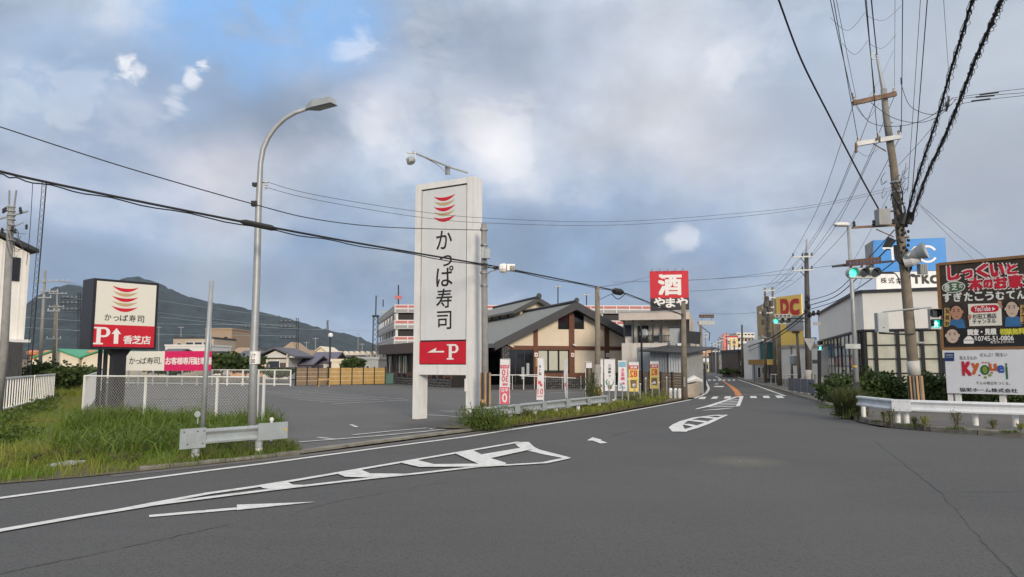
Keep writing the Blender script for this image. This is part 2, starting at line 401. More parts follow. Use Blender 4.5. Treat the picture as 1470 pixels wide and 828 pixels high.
m = MB(); m.poly([(p.x, p.y, .004) for p in reversed([G(*q) for q in LOT]+[Vector((22, 80, 0)), Vector((-30, 84, 0)), Vector((-38, 67, 0)), G(118, 603), G(390, 609), G(416, 640)])]); struct('car_park_surface', m, 'asphalt_lot')
# far side street surface, seen between the houses
m = MB(); m.poly([(p.x, p.y, -.02) for p in (Vector((38, 160, 0)), Vector((56, 160, 0)), Vector((75, 330, 0)), Vector((58, 330, 0)))]); struct('far_road', m, 'asphalt_road')

m = MB()
gline(m, [(-700, 813), (-300, 757), (0, 715.7), (171, 692.9), (286, 677.7), (380, 665.8), (533.5, 644.9), (667, 627.6), (771.8, 611.2), (860, 598.2), (940, 583.7), (992.4, 573.7)], .15)
gline(m, [(997, 571.8), (1007, 568.0), (1013.4, 564.7), (1017, 560), (1017.5, 557), (1015, 551.5), (1013, 546), (1012, 541)], .16)
gline(m, [(1060, 545), (1085, 553.3), (1105, 560.5), (1127, 568.5)], .16)
gline(m, [(1052, 566.6), (1119, 566.6)], .12)
A = dict(ox=360, oy=620, sc=6.125); B = dict(ox=580, oy=620, sc=4.9); Dd = dict(ox=940, oy=540, sc=6.682)
# first hatched island
gline(m, [(-500, 858), (-200, 804), (0, 763), (114, 743), (171, 733.8), (215, 726)], [.16]*5+[.22])
gline(m, [(213, 725.5), (300, 709.5), (360, 701), (430, 689.6), (485.7, 680), (573.9, 664.8), (675.9, 647.4), (746, 635.2)], .15)
gline(m, [(213, 727), (300, 715.8), (391, 704.2), (464.5, 695.6), (539.6, 687), (600, 680.8), (686, 671), (722.9, 669), (782, 665.4), (814, 658.6)], .15)
gpoly(m, [(80, 492), (320, 448), (368, 474), (545, 478), (190, 516), (110, 505)], **A)
gpoly(m, [(765, 378), (960, 338), (1050, 374), (1390, 378), (1100, 412), (830, 404)], **A)
gpoly(m, [(-30, 222), (92, 205), (212, 234), (505, 231), (640, 250), (110, 254)], **B)
gpoly(m, [(358, 157), (482, 135), (545, 165), (842, 115), (900, 128), (610, 192), (720, 226), (705, 244), (590, 252), (530, 236)], **B)
gline(m, [(748, 634.9), (755.5, 642.0), (765, 646.4), (790, 652.5), (815, 658.0)], [.36, .34, .30, .26, .16])
# arrows
gline(m, [(214, 742), (340, 731)], [.14, .15]); gpoly(m, [(340, 725.6), (400, 723.6), (454, 721.4), (340, 733.4)])
gpoly(m, [(1286, 63), (1325, 41), (1392, 58), (1380, 62), (1432, 80), (1382, 85), (1326, 64)], **B)
# second island
gline(m, [(240, 536), (205, 496), (220, 468), (275, 436), (390, 402), (590, 376), (695, 374)], [.40, .42, .30, .22, .20, .18, .10], **Dd)
gline(m, [(692, 374), (600, 410), (500, 455), (375, 500), (245, 536)], [.10, .18, .20, .22, .22], **Dd)
gpoly(m, [(248, 462), (330, 462), (420, 480), (375, 492)], **Dd); gpoly(m, [(310, 430), (395, 424), (530, 440), (490, 452)], **Dd)
gpoly(m, [(440, 402), (520, 393), (615, 402), (580, 414)], **Dd); gpoly(m, [(560, 383), (610, 378), (670, 382), (655, 388)], **Dd)
# third island
gline(m, [(395, 320), (520, 290), (640, 250), (720, 222), (790, 200)], [.10, .24, .22, .20, .20], **Dd)
gpoly(m, [(790, 195), (852, 195), (832, 250), (815, 293), (775, 293), (800, 250), (812, 208)], **Dd)
for a, b, y in ((700, 812, 226), (650, 806, 243), (610, 800, 258), (560, 795, 274), (505, 790, 291)):
    gline(m, [(a, y+7), (b, y)], .30, **Dd)
gline(m, [(465, 331), (600, 321), (745, 307)], [.1, .22, .12], **Dd)
# crossings
for q in ([(412, 222), (442, 200), (496, 200), (478, 222)], [(534, 220), (562, 198), (614, 198), (592, 220)], [(660, 217), (678, 195), (734, 195), (722, 217)], [(914, 193), (973, 193), (981, 213), (918, 213)], [(1034, 192), (1091, 190), (1109, 213), (1045, 213)], [(1153, 188), (1213, 188), (1245, 212), (1176, 214)]): gpoly(m, q, **Dd)
for x in (1017, 1024, 1031, 1038, 1045, 1052): gpoly(m, [(x, 546.3), (x-.6, 544.9), (x+3, 544.9), (x+3.6, 546.3)])
gpoly(m, [(1024, 555.7), (1027, 554.2), (1040, 554.2), (1038, 555.9)]); gpoly(m, [(1025, 551.7), (1027, 550.8), (1032, 550.8), (1031, 551.7)])
struct('road_markings', m, 'road_paint')
m = MB(); ribbon(m, [G(*q) for q in ((1027, 540), (1031.3, 542.2), (1036, 545.6))], .16, .012); struct('road_centre_line', m, 'road_paint')
m = MB(); ribbon(m, [G(*q) for q in ((1036.5, 546), (1041.8, 549.7), (1049, 554.3), (1053.8, 558.2), (1057.5, 562), (1061, 568.2))], [.16, .18, .3, .36, .38, .38], .012); struct('orange_centre_line', m, 'orange_paint')
m = MB(); E4 = dict(ox=380, oy=530, sc=4.324)
for q in ([(420, 217), (895, 192)], [(340, 206), (855, 183)], [(270, 197), (770, 177)], [(210, 188), (690, 169)], [(160, 180), (620, 161)], [(110, 171), (560, 154)], [(75, 162), (500, 147)], [(40, 154), (440, 140)], [(20, 147), (390, 133)], [(0, 140), (330, 127)], [(970, 283), (1100, 290), (1250, 301)], [(1080, 260), (1250, 264)], [(1110, 268), (1240, 270)], [(545, 412), (760, 390), (1010, 368), (1042, 377)], [(212, 457), (430, 440), (700, 418), (1000, 390), (1115, 376)], [(330, 424), (440, 436)], [(535, 345), (572, 360)], [(1720, 250), (1950, 240), (1980, 247)]):
    gline(m, q, .11, **E4)
for x, y in ((905, 577), (800, 561), (840, 563)): gline(m, [(x-50, y+1), (x+20, y-.5)], .14)
struct('parking_bay_lines', m, 'worn_paint')
# bays seen through the mesh fence
m = MB()
for k in range(9):
    y = 553+k*3.4; gline(m, [(150+k*2, y+3), (330, y)], .1)
struct('parking_bay_lines', m, 'worn_paint')
# cracks and joints
m = MB()
def crack(pts, w=.02, n=9, amp=.05):
    q = [G(*p) for p in pts]; out = []
    for a, b in zip(q, q[1:]):
        for i in range(n): out.append(a.lerp(b, i/n)+Vector((random.uniform(-amp, amp), random.uniform(-amp, amp), 0))*(1 if i else 0))
    out.append(q[-1]); ribbon(m, out, [w*random.uniform(.4, 1.3) for _ in out], .006)
crack([(1258, 635), (1300, 668), (1350, 707), (1400, 765), (1462, 830)], .011, 12, .02)
crack([(1350, 707), (1420, 706), (1560, 706)], .010, 8, .01)
crack([(0, 824), (60, 811), (150, 793), (250, 771), (330, 753)], .014, 10, .02)
crack([(880, 625), (955, 608)], .018, 6, .02); crack([(425, 735), (480, 721), (560, 706), (640, 692)], .010, 8, .015)
crack([(990, 579), (1010, 579)], .1, 3, .01); crack([(903, 596.5), (918, 596.5)], .06, 3, .01)
struct('road_cracks', m, 'tar')
# driveway gutter strip and kerb stones on the left
m = MB()
q = [G(x, y) for x, y in ((428, 651.5), (480, 644.5), (542, 636), (600, 628.5), (634, 624), (681, 618.2))]
m.sweep(q, [(.0, .0), (.0, .05), (.13, .055), (.26, .05), (.26, 0)]); struct('gutter_kerb', m, 'kerb_concrete')
m = MB(); ribbon(m, [G(x, y) for x, y in ((160, 683.5), (300, 668.6), (430, 654.6), (542, 640), (634, 627.5), (700, 618.5))], .28, .005); struct('road_edge_strip', m, 'pavement_grey')
q = [G(x, y) for x, y in ((200, 676.5), (285, 667.5), (360, 660), (430, 652.5))]
acc = 0
for a, b in zip(q, q[1:]):
    n = max(1, round((b-a).length/.6))
    for i in range(n):
        p0, p1 = a.lerp(b, (i+.02)/n), a.lerp(b, (i+.98)/n); h = .07+random.uniform(-.015, .02); off = Vector((0, random.uniform(0, .03), 0))
        mm = MB(); mm.sweep([p0+off, p1+off], [(0, -.02), (.0, h-.02), (.02, h), (.13, h), (.15, -.02)], True); struct('kerb_stone', mm, 'kerb_dark')
q = [G(x, y) for x, y in ((681, 618.2), (760, 607.5), (870, 592), (940, 580), (988, 571.8))]
m = MB(); m.sweep(q, [(0, -.02), (0, .05), (.02, .07), (.14, .07), (.15, .05), (1.3, .03), (1.35, -.02)]); struct('verge', m, 'soil')
# right-hand kerb and pavement
KR = [(1040, 534), (1063, 545), (1095, 554.4), (1128, 563.5), (1150, 571), (1175, 578), (1200, 588), (1212, 598), (1232, 606.5), (1262, 612.8), (1340, 620), (1470, 629), (1700, 642), (2300, 668)]
kp = [G(*q) for q in KR]
# resample smoothly
def resample(q, step):
    out = [q[0]]
    for a, b in zip(q, q[1:]):
        n = max(1, round((b-a).length/step)); out += [a.lerp(b, i/n) for i in range(1, n+1)]
    for _ in range(3): out = [out[0]]+[(out[i-1]+out[i]*2+out[i+1])/4 for i in range(1, len(out)-1)]+[out[-1]]
    return out
kq = resample(kp, 1.2); i0 = next(i for i, p in enumerate(kq) if p.y < 75)
m = MB(); m.sweep(kq[:i0+1], [(0, -.02), (0, .13), (.15, .14), (.16, .0)], True); struct('kerb', m, 'kerb_dark')
for a, b in zip(kq[i0:], kq[i0+1:]):
    if a.x > 26: break
    t = (b-a)*.012; m = MB(); e = random.uniform(-.008, .012)
    m.sweep([a+t, b-t], [(0, -.02), (.01, .11+e), (.03, .13+e), (.15, .13+e), (.15, -.02)], True); struct('kerb_stone', m, 'kerb_dark')
m = MB()
inner = [p for p in kq]; off = []
for i, p in enumerate(inner):
    t = inner[min(i+1, len(inner)-1)]-inner[max(i-1, 0)]; t.normalize(); off.append(Vector((p.x-t.y*.15, p.y+t.x*.15, 0)))
m.poly([(p.x, p.y, .115) for p in reversed(off)]+[(60, 30, .115), (70, 60, .115), (75, 165, .115)][::1] if False else [(p.x, p.y, .115) for p in off]+[(90, 40, .115), (90, 165, .115)])
struct('pavement', m, 'pavement_grey')
# left-hand pavement by the corner shop
m = MB(); q = [G(x, y) for x, y in ((985, 571.6), (1003, 567.5), (1009, 562.5), (1012, 557), (1008, 546), (1005, 538))]
m.poly([(p.x, p.y, .10) for p in q]+[(p.x-4, p.y+.2, .10) for p in reversed(q)]); struct('corner_pavement', m, 'pavement_grey')

# ------------------------------------------------------------------ vegetation
foliage('grass_bright', (.10, .18, .018), (.17, .26, .028), (.27, .31, .05), .4)
foliage('grass_yellow', (.15, .20, .025), (.23, .26, .04), (.34, .30, .08), .4)
foliage('grass_deep', (.06, .11, .014), (.11, .17, .022), (.21, .25, .05), .35)
foliage('leaf_dark', (.025, .046, .012), (.045, .075, .017), (.085, .115, .03), .25)
foliage('leaf_mid', (.05, .085, .016), (.085, .13, .022), (.15, .18, .035), .3)
foliage('leaf_weed', (.06, .09, .02), (.10, .12, .03), (.20, .17, .06), .3)
foliage('leaf_fine', (.055, .085, .03), (.095, .12, .04), (.17, .16, .07), .3)
rng = np.random.default_rng(5)
def inpoly(x, y, poly):
    c = np.zeros(len(x), bool); n = len(poly)
    for i in range(n):
        (x0, y0), (x1, y1) = poly[i], poly[(i+1) % n]
        k = ((y0 > y) != (y1 > y)) & (x < (x1-x0)*(y-y0)/(y1-y0+1e-12)+x0); c ^= k
    return c
def scatter(poly, dens, fall=0.0):
    xs = [p[0] for p in poly]; ys = [p[1] for p in poly]; A_ = (max(xs)-min(xs))*(max(ys)-min(ys)); n = int(A_*dens)
    x = rng.uniform(min(xs), max(xs), n); y = rng.uniform(min(ys), max(ys), n); k = inpoly(x, y, poly)
    if fall: k &= rng.random(n) < np.clip((fall/np.hypot(x, y))**1.5, 0, 1)
    return x[k], y[k]
def clump(x, y, s, thr):
    v = np.array([noise.noise(Vector((a*s, b*s, 3.3))) for a, b in zip(x, y)]); return v > thr
def bank_z(x, y): return 0.0
def blades(x, y, z, h, w, bend):
    n = len(x); th = rng.uniform(0, 2*np.pi, n); dx, dy = np.cos(th), np.sin(th); ph = th+np.pi/2+rng.uniform(-.6, .6, n); wx, wy = np.cos(ph), np.sin(ph)
    V = np.zeros((n, 7, 3)); lv = [0, .4, .75, 1.0]; wd = [1, .85, .55, 0]
    for i, (t, k) in enumerate(zip(lv, wd)):
        cx = x+dx*bend*h*t**2; cy = y+dy*bend*h*t**2; cz = z+h*(t-.35*bend*t**3)
        if i < 3:
            for j, sg in enumerate((-1, 1)):
                V[:, 2*i+j, 0] = cx+sg*wx*w*k/2; V[:, 2*i+j, 1] = cy+sg*wy*w*k/2; V[:, 2*i+j, 2] = cz
        else: V[:, 6, 0] = cx; V[:, 6, 1] = cy; V[:, 6, 2] = cz
    b = np.arange(n)[:, None]*7
    q = np.concatenate([b+np.array([0, 1, 3, 2]), b+np.array([2, 3, 5, 4])]); t = b+np.array([4, 5, 6])
    return V.reshape(-1, 3), q, t
def np_mesh(name, V, Q, T, m, loc=(0, 0, 0), parent=None):
    me = bpy.data.meshes.new(name); loc = np.array(loc, float); nq, ntr = len(Q), len(T)
    if parent is not None:
        M = np.array(ROOT[parent.name]); V = V@M[:3, :3].T+M[:3, 3]
    else: V = V-loc
    me.vertices.add(len(V)); me.vertices.foreach_set('co', V.astype(np.float32).ravel())
    idx = np.concatenate([Q.ravel(), T.ravel()]).astype(np.int32); me.loops.add(len(idx)); me.loops.foreach_set('vertex_index', idx)
    st = np.concatenate([np.arange(nq)*4, nq*4+np.arange(ntr)*3]).astype(np.int32); me.polygons.add(nq+ntr); me.polygons.foreach_set('loop_start', st)
    me.update(calc_edges=True); me.validate(); me.materials.append(MATS[m]); o = bpy.data.objects.new(name, me); COL.objects.link(o)
    if parent is not None: o.parent = parent; ROOT[o.name] = ROOT[parent.name]
    else: o.location = tuple(loc)
    return o
def grass(name, parts, m, label, cat='grass'):
    Vs, Qs, Ts, off = [], [], [], 0
    for a in parts:
        V, q, t = blades(*a); Vs.append(V); Qs.append(q+off); Ts.append(t+off); off += len(V)
    V = np.concatenate(Vs); c = V.mean(0); c[2] = 0
    return tag(np_mesh(name, V, np.concatenate(Qs), np.concatenate(Ts), m, c), label, cat, kind='stuff')
def leaves(c, r, n, size, shell=.55, flat_=0.0, lump=.35, seed=0, updir=0.0):
    "leaf-sized quads through an uneven ellipsoid"
    g = np.random.default_rng(seed+11); d = g.normal(size=(n, 3)); d /= np.linalg.norm(d, axis=1)[:, None]
    rad = (shell+(1-shell)*g.random(n)**.7)
    lm = np.array([noise.noise(Vector((q[0]*2.3+seed, q[1]*2.3, q[2]*2.3))) for q in d])*lump*1.6+np.array([noise.noise(Vector((q[0]*6+seed, q[1]*6, q[2]*6))) for q in d])*lump
    p = d*(rad*(1+lm))[:, None]*np.array(r)+np.array(c)
    a = g.normal(size=(n, 3)); a[:, 2] += updir*3; a /= np.linalg.norm(a, axis=1)[:, None]; b = g.normal(size=(n, 3)); b -= (a*b).sum(1)[:, None]*a; b /= np.linalg.norm(b, axis=1)[:, None]
    s = (size*g.uniform(.6, 1.3, n))[:, None]; wd = .5 if not updir else .12
    V = np.stack([p-a*s*.6, p+b*s*wd, p+a*s*.6, p-b*s*wd], 1).reshape(-1, 3); Q = np.arange(n)[:, None]*4+np.arange(4)
    return V, Q
def leafmesh(name, blobs, m, parent=None, loc=(0, 0, 0)):
    Vs, Qs, off = [], [], 0
    for b in blobs:
        V, q = leaves(*b[:4], **(b[4] if len(b) > 4 else {})); V[:, 2] = np.maximum(V[:, 2], .02); Vs.append(V); Qs.append(q+off); off += len(V)
    return np_mesh(name, np.concatenate(Vs), np.concatenate(Qs), np.zeros((0, 3), int), m, loc, parent)
mat('bark', (.09, .07, .05), .9, var=.3, scale=6, bump=.6)
def bush(name, c, r, n, size, m, label, cat='bush', blobs=None, group=None, **k):
    e = empty(name, (c[0], c[1], 0), 0, label, cat, group)
    bl = blobs or [((c[0], c[1], c[2]), r, n, size, k)]
    leafmesh('foliage', bl, m, e)
    st = MB()
    for i in range(5):
        a = random.uniform(0, 6.28); st.tube([(c[0], c[1], 0), (c[0]+math.cos(a)*r[0]*.3, c[1]+math.sin(a)*r[1]*.3, c[2]), (c[0]+math.cos(a)*r[0]*.6, c[1]+math.sin(a)*r[1]*.6, c[2]+r[2]*.6)], [.03, .02, .008], 5)
    build('stem', st, 'bark', e); return e
def tree(c, h, rr, m, label, seed=0, n=900, size=.5, group=None):
    e = empty('tree', (c[0], c[1], 0), 0, label, 'tree', group)
    g = random.Random(seed); t = MB(); t.tube([(c[0], c[1], 0), (c[0]+.1, c[1], h*.35), (c[0], c[1], h*.8)], [h*.035, h*.025, h*.008], 7)
    bl = []
    for i in range(7):
        a = g.uniform(0, 6.28); q = (c[0]+math.cos(a)*rr*.55, c[1]+math.sin(a)*rr*.55, h*g.uniform(.45, .85)); t.tube([(c[0], c[1], h*.3), q], [h*.015, h*.004], 5)
        bl.append((q, (rr*.55, rr*.55, h*.18), n//7, size, dict(shell=.3, seed=seed+i)))
    bl.append(((c[0], c[1], h*.78), (rr*.6, rr*.6, h*.2), n//4, size, dict(shell=.3, seed=seed+9)))
    build('trunk', t, 'bark', e); leafmesh('crown', bl, m, e); return e

# grass bank on the left
BK = [G(x, y) for x, y in ((-900, 806), (-300, 738), (0, 695.3), (130, 684.3), (280, 669.3), (433, 652), (420, 640), (388, 611), (118, 603))]+[Vector((-38, 67, 0)), Vector((-60, 67, 0)), Vector((-60, 12, 0))]
bank = [(p.x, p.y) for p in BK]
m = MB(); m.poly([(x, y, .012) for x, y in bank][::-1]); struct('grass_bank_soil', m, 'soil')
def zone(px): return [(p.x, p.y) for p in (G(*q) for q in px)]
x, y = scatter(bank, 190, 24); k = (y < 64) & (x > -46); x, y = x[k], y[k]
k = y < 40; x1, y1 = x[k], y[k]; sel = clump(x1, y1, .35, -.05)
n1, n2 = sel.sum(), (~sel).sum()
grass('grass', [(x1[sel], y1[sel], .01, rng.uniform(.08, .26, n1), .012, rng.uniform(.3, 1.0, n1))], 'grass_bright', 'bright green grass covering the bank left of the mesh fence')
grass('grass', [(x1[~sel], y1[~sel], .01, rng.uniform(.10, .30, n2), .012, rng.uniform(.3, 1.0, n2)), (x[~k], y[~k], .01, rng.uniform(.3, .6, (~k).sum()), .04, rng.uniform(.3, 1, (~k).sum()))], 'grass_yellow', 'yellowing grass in patches over the bank left of the mesh fence')
zt = zone([(118, 600), (388, 610), (412, 618), (330, 640), (215, 650), (120, 652), (70, 640)])
x, y = scatter(zt, 200); n = len(x)
hh = rng.uniform(.25, .68, n)*np.clip((np.array([noise.noise(Vector((a*.9, b*.9, 1))) for a, b in zip(x, y)])+1.0), .45, 1.25)
hh *= np.clip(.55+.25*(y-15.0)/3, .5, 1.0)
grass('tall_grass', [(x, y, .01, hh, .028, rng.uniform(.25, 1.1, n))], 'grass_deep', 'tall arching reed grass in front of the white mesh fence')
zt = zone([(20, 688), (110, 668), (60, 645), (-20, 650)]); x, y = scatter(zt, 35); n = len(x)
grass('tall_grass', [(x, y, .01, rng.uniform(.2, .5, n), .02, rng.uniform(.4, 1.1, n))], 'grass_yellow', 'dry bent grass stalks at the roadside left of the reed grass')
zt = zone([(60, 655), (200, 640), (330, 634), (400, 628), (300, 655), (215, 662), (110, 668)]); x, y = scatter(zt, 34); n = len(x)
grass('reed_leaves', [(x, y, .01, rng.uniform(.45, .85, n), .034, rng.uniform(.8, 1.35, n))], 'grass_deep', 'long bowed reed leaves hanging over the short grass by the barrier')
# strip at the foot of the left crash barrier
zt = zone([(240, 672), (433, 651), (420, 640), (300, 652)]); x, y = scatter(zt, 330); n = len(x)
grass('grass', [(x, y, .01, rng.uniform(.1, .36, n), .014, rng.uniform(.4, 1.2, n))], 'leaf_weed', 'rough grass along the kerb under the short crash barrier')
zt = zone([(-40, 696), (280, 668), (433, 651), (420, 642), (300, 652), (120, 660), (-20, 672)]); x, y = scatter(zt, 260); sel = clump(x, y, 1.1, -.35); x, y = x[sel], y[sel]; n = len(x)
grass('low_grass', [(x, y, .01, rng.uniform(.05, .22, n), .013, rng.uniform(.4, 1.3, n))], 'grass_bright', 'short fresh green grass along the road edge below the reeds')
WL = ['low weed clump just left of the litter scrap', 'weed clump left below the thin bare pole', 'weed clump close to the crash barrier left end', 'weed clump below the mesh fence corner post', 'weed clump nearest the left picture edge', 'weed clump under the middle of the crash barrier', 'weed clump between corner post and litter scrap', 'weed clump lowest at the road edge, middle of the bank', 'weed clump at the foot of the street lamp', 'weed clump at the right end of the crash barrier']
for i, (px, py) in enumerate(((150, 655), (205, 652), (262, 648), (95, 662), (40, 668), (320, 645), (118, 640), (180, 668), (372, 652), (402, 648))):
    c = G(px, py); bush('weed_clump', (c.x, c.y, .12), (.45, .3, .16), 300, .06, ('leaf_mid', 'leaf_weed')[i % 2], WL[i]+' on the left roadside bank', 'weed', None, 'broad leaved weeds on the left bank', shell=.1, seed=80+i, updir=.3)
# broad-leaved cover by the left railing
bl = []
for i in range(26):
    t = i/25; c = Vector(G(-60+t*150, 655-t*102)); c += Vector((random.uniform(-.6, .6), random.uniform(-.6, .6), 0)); bl.append(((c.x, c.y, .16), (.65, .65, .22), 240, .08, dict(shell=.2, seed=i)))
tag(leafmesh('ground_cover', bl, 'leaf_mid'), 'dark creeping leaves spilling under the white railing at the far left', 'ground cover', kind='stuff')
# thicket beyond the bank
for i, (px, py, Y, rx, rz, lab) in enumerate(((98, 541, 44, 1.3, .75, 'dark rounded bush left of the mesh fence corner post'), (60, 537, 48, 1.5, .85, 'dark bush behind the end of the left white railing'), (126, 538, 50, .6, .5, 'small shrub just behind the mesh fence corner'))):
    c = P(px, py, Y); bush('bush', (c.x, c.y, max(.5, c.z)), (rx, 1.0, rz), 2400, .16, 'leaf_dark', lab, shell=.35, seed=i)
# ------------------------------------------------------------------ colours of made things
mat('white_paint', (.74, .74, .72), .45, var=.05, streak=.40, dirtcol=(.35, .32, .26))
mat('white_wall', (.66, .655, .63), .7, var=.06, streak=.35, dirtcol=(.30, .28, .23))
mat('sign_face', (.66, .67, .68), .35, var=.02, streak=.12, dirtcol=(.35, .34, .30))
mat('sign_cream', (.72, .70, .62), .35, var=.02)
mat('sign_red', (.56, .012, .028), .35, var=.05)
mat('sign_tan', (.50, .36, .20), .4, var=.08)
mat('sign_black', (.018, .017, .022), .4, var=.2)
mat('ink', (.012, .012, .014), .5, var=.1)
mat('letter_white', (.78, .76, .74), .4, var=.03)
mat('letter_pink', (.60, .36, .36), .4, var=.03)
mat('magenta', (.62, .012, .11), .5, var=.05)
mat('galvanised', (.36, .38, .39), .5, .35, var=.10, scale=6, dirt=.2, dirtcol=(.2, .2, .19))
mat('galv_rusty', (.36, .40, .41), .55, .2, var=.10, scale=4, dirt=.45, dirtcol=(.22, .13, .07), bump=.2)
mat('barrier_white', (.62, .65, .68), .5, var=.08, scale=2, streak=.25, dirtcol=(.25, .24, .2))
mat('concrete_pole', (.25, .245, .235), .9, var=.14, scale=5, streak=.4, dirtcol=(.16, .15, .13), bump=.3)
mat('concrete_brown', (.20, .17, .13), .9, var=.2, scale=4, streak=.5, dirtcol=(.10, .085, .06), bump=.3)
mat('concrete', (.34, .33, .30), .9, var=.15, scale=3, dirt=.4, dirtcol=(.16, .15, .13), bump=.3)
mat('cable', (.012, .012, .013), .6, var=.2)
mat('thin_cable', (.06, .065, .07), .6, var=.2)
mat('insulator', (.55, .54, .52), .3, var=.05)
mat('insulator_dark', (.03, .03, .032), .4, var=.1)
mat('rusty_steel', (.11, .065, .045), .85, .2, var=.4, scale=8, dirt=.6, dirtcol=(.05, .03, .025))
mat('dark_steel', (.035, .037, .042), .5, .4, var=.15)
mat('box_grey', (.33, .36, .37), .5, .1, var=.06, streak=.3, dirtcol=(.2, .19, .17))
mat('lamp_glass', (.35, .36, .33), .25, var=.05)
mat('yellow', (.62, .40, .03), .5, var=.08)
mat('stripe_tan', (.38, .24, .12), .7, var=.15)
mat('wood_yellow', (.44, .28, .095), .8, var=.15, scale=3, streak=.3, dirtcol=(.2, .14, .08))
mat('wood_brown', (.25, .175, .105), .8, var=.15, scale=3, streak=.3, dirtcol=(.09, .07, .05))
mat('timber_red', (.14, .055, .03), .7, var=.12, scale=3)
mat('roof_grey', (.19, .20, .195), .65, .1, var=.07, scale=2)
mat('roof_dark', (.045, .047, .052), .6, .1, var=.12, scale=2)
mat('tile_grey', (.10, .10, .12), .7, var=.2, scale=6)
mat('tile_purple', (.12, .11, .15), .7, var=.15, scale=4)
mat('cream_wall', (.72, .62, .48), .8, var=.04, scale=2)
mat('stone', (.14, .138, .132), .85, var=.6, scale=9, bump=.5)
mat('stone_dark', (.035, .035, .037), .8, var=.4, scale=5)
mat('dark_interior', (.008, .007, .007), .6)
mat('blind', (.50, .50, .42), .8, var=.04)
mat('beige', (.42, .35, .27), .85, var=.08, streak=.2, dirtcol=(.25, .2, .15))
mat('tan', (.36, .26, .18), .85, var=.08, streak=.2)
mat('cream', (.72, .64, .50), .85, var=.06, streak=.2, dirtcol=(.4, .36, .3))
mat('orange_wall', (.55, .30, .17), .85, var=.08)
mat('green_roof', (.06, .33, .17), .5, var=.1)
mat('orange_vent', (.55, .22, .10), .7, var=.1)
glass('window_glass', (.03, .035, .045), .08)
glass('dark_glass', (.012, .013, .015), .1)
mat('corrugated', (.78, .76, .71), .6, .0, var=.06, scale=1, streak=.15, dirtcol=(.3, .26, .2))
mat('old_board', (.15, .13, .11), .9, var=.25, scale=3, streak=.5)
mat('brown_panel', (.085, .06, .05), .6, var=.1, scale=2)

mat('deck_red', (.50, .16, .15), .7, var=.1); mat('deck_white', (.66, .66, .66), .7, var=.05, streak=.2, dirtcol=(.4, .4, .38)); mat('deck_grey', (.30, .31, .31), .7, var=.1, streak=.3)
SIGN_RED, SIGN_TAN = 'sign_red', 'sign_tan'
def crescents(fr, cx, top, w, h, parent, v=-.012, skew=0):
    for k in range(5):
        c = top-k*h; mb = MB(); n = 14; lo, hi = [], []
        for i in range(n+1):
            s = -1+2*i/n; u = cx+s*w/2*(1 if k % 2 == 0 else .96)
            a = .40 if k < 4 else .42
            hi.append((u, c-h*a*(1-s*s))); lo.append((u, c-h*(a+(.70 if k % 2 == 0 else .62))*(1-s*s)))
        pts = [q for q in hi]+[q for q in reversed(lo[1:-1])]
        mb.poly([fr(u, v, q+skew*(u-cx)) for u, q in reversed(pts)]); o = build('crescent', mb, SIGN_RED if k % 2 == 0 else SIGN_TAN, parent)
def serif_P(mb, fr, u0, w0, u1, w1, v=-.014):
    W_, H_ = u1-u0, w1-w0; q = lambda a, b: (u0+a*W_, w0+b*H_)
    flat(mb, fr, [q(0, 0), q(.58, 0), q(.58, .09), q(0, .09)], v); flat(mb, fr, [q(0, .91), q(.18, .91), q(.18, 1), q(0, 1)], v)
    flat(mb, fr, [q(.17, .09), q(.42, .09), q(.42, 1), q(.17, 1)], v)
    n = 12
    for i in range(n):
        a0, a1 = R(-90+180*i/n), R(-90+180*(i+1)/n)
        o = lambda a, rx, ry: q(.62+rx*math.cos(a), .71+ry*math.sin(a))
        flat(mb, fr, [o(a0, .14, .18), o(a0, .36, .29), o(a1, .36, .29), o(a1, .14, .18)], v)
    flat(mb, fr, [q(.42, .42), q(.62, .42), q(.62, .53), q(.42, .53)], v); flat(mb, fr, [q(.42, .89), q(.62, .89), q(.62, 1), q(.42, 1)], v)

# ------------------------------------------------------------------ tall pylon sign by the drive
fr = Fpx(593, 24.1, 679, 22.9)[0]; PW = Fpx(593, 24.1, 679, 22.9)[1]; PT = 7.92; PD = .50
t = empty('pylon_sign', fr(PW/2, PD/2, 0), fr.a, 'tall white two legged pylon sign with red and gold crescents at the car park entrance', 'sign')
LW = .30
def quw(x, y): return fr.uw(x, y)
bx0 = quw(604, 300)[0]; bx1 = quw(670.5, 300)[0]; wP0 = quw(635, 522)[1]; wP1 = quw(635, 490)[1]; wB0 = wP0-.28; lw = PW-bx1
m = MB(); m.box(fr, 0, bx0, 0, PD, 0, PT); build('post', m, 'white_paint', t)
m = MB(); m.box(fr, bx1, PW, 0, PD, 0, PT); build('post', m, 'white_paint', t)
bt = PT-.20
m = MB(); m.box(fr, bx0+.001, bx1-.001, .004, PD-.004, bt, PT-.003); build('top_beam', m, 'white_paint', t)
m = MB(); m.box(fr, bx0+.001, bx1-.001, .004, PD-.004, wP0-.36, wP0-.03); build('cross_beam', m, 'white_paint', t)
m = MB(); m.box(fr, bx0+.03, bx1-.03, .05, PD-.05, wP0-.02, bt-.02); build('cabinet', m, 'ink', t)
pan = MB(); pan.box(fr, bx0+.045, bx1-.045, .028, .048, wP1+.05, bt-.05); pan = build('face_panel', pan, 'sign_face', t)
red = MB(); red.box(fr, bx0+.012, bx1-.012, .022, .049, wP0, wP1); red = build('parking_panel', red, 'sign_red', t); red['label'] = 'red parking panel with a white P and arrow'
u_l, w_t = quw(622, 283); u_r, _ = quw(653.5, 283); uc = (u_l+u_r)/2; wb = quw(637, 318)[1]
crescents(fr, uc, w_t+.02, u_r-u_l, (w_t-wb)/5.0, t, .024)
mb = MB()
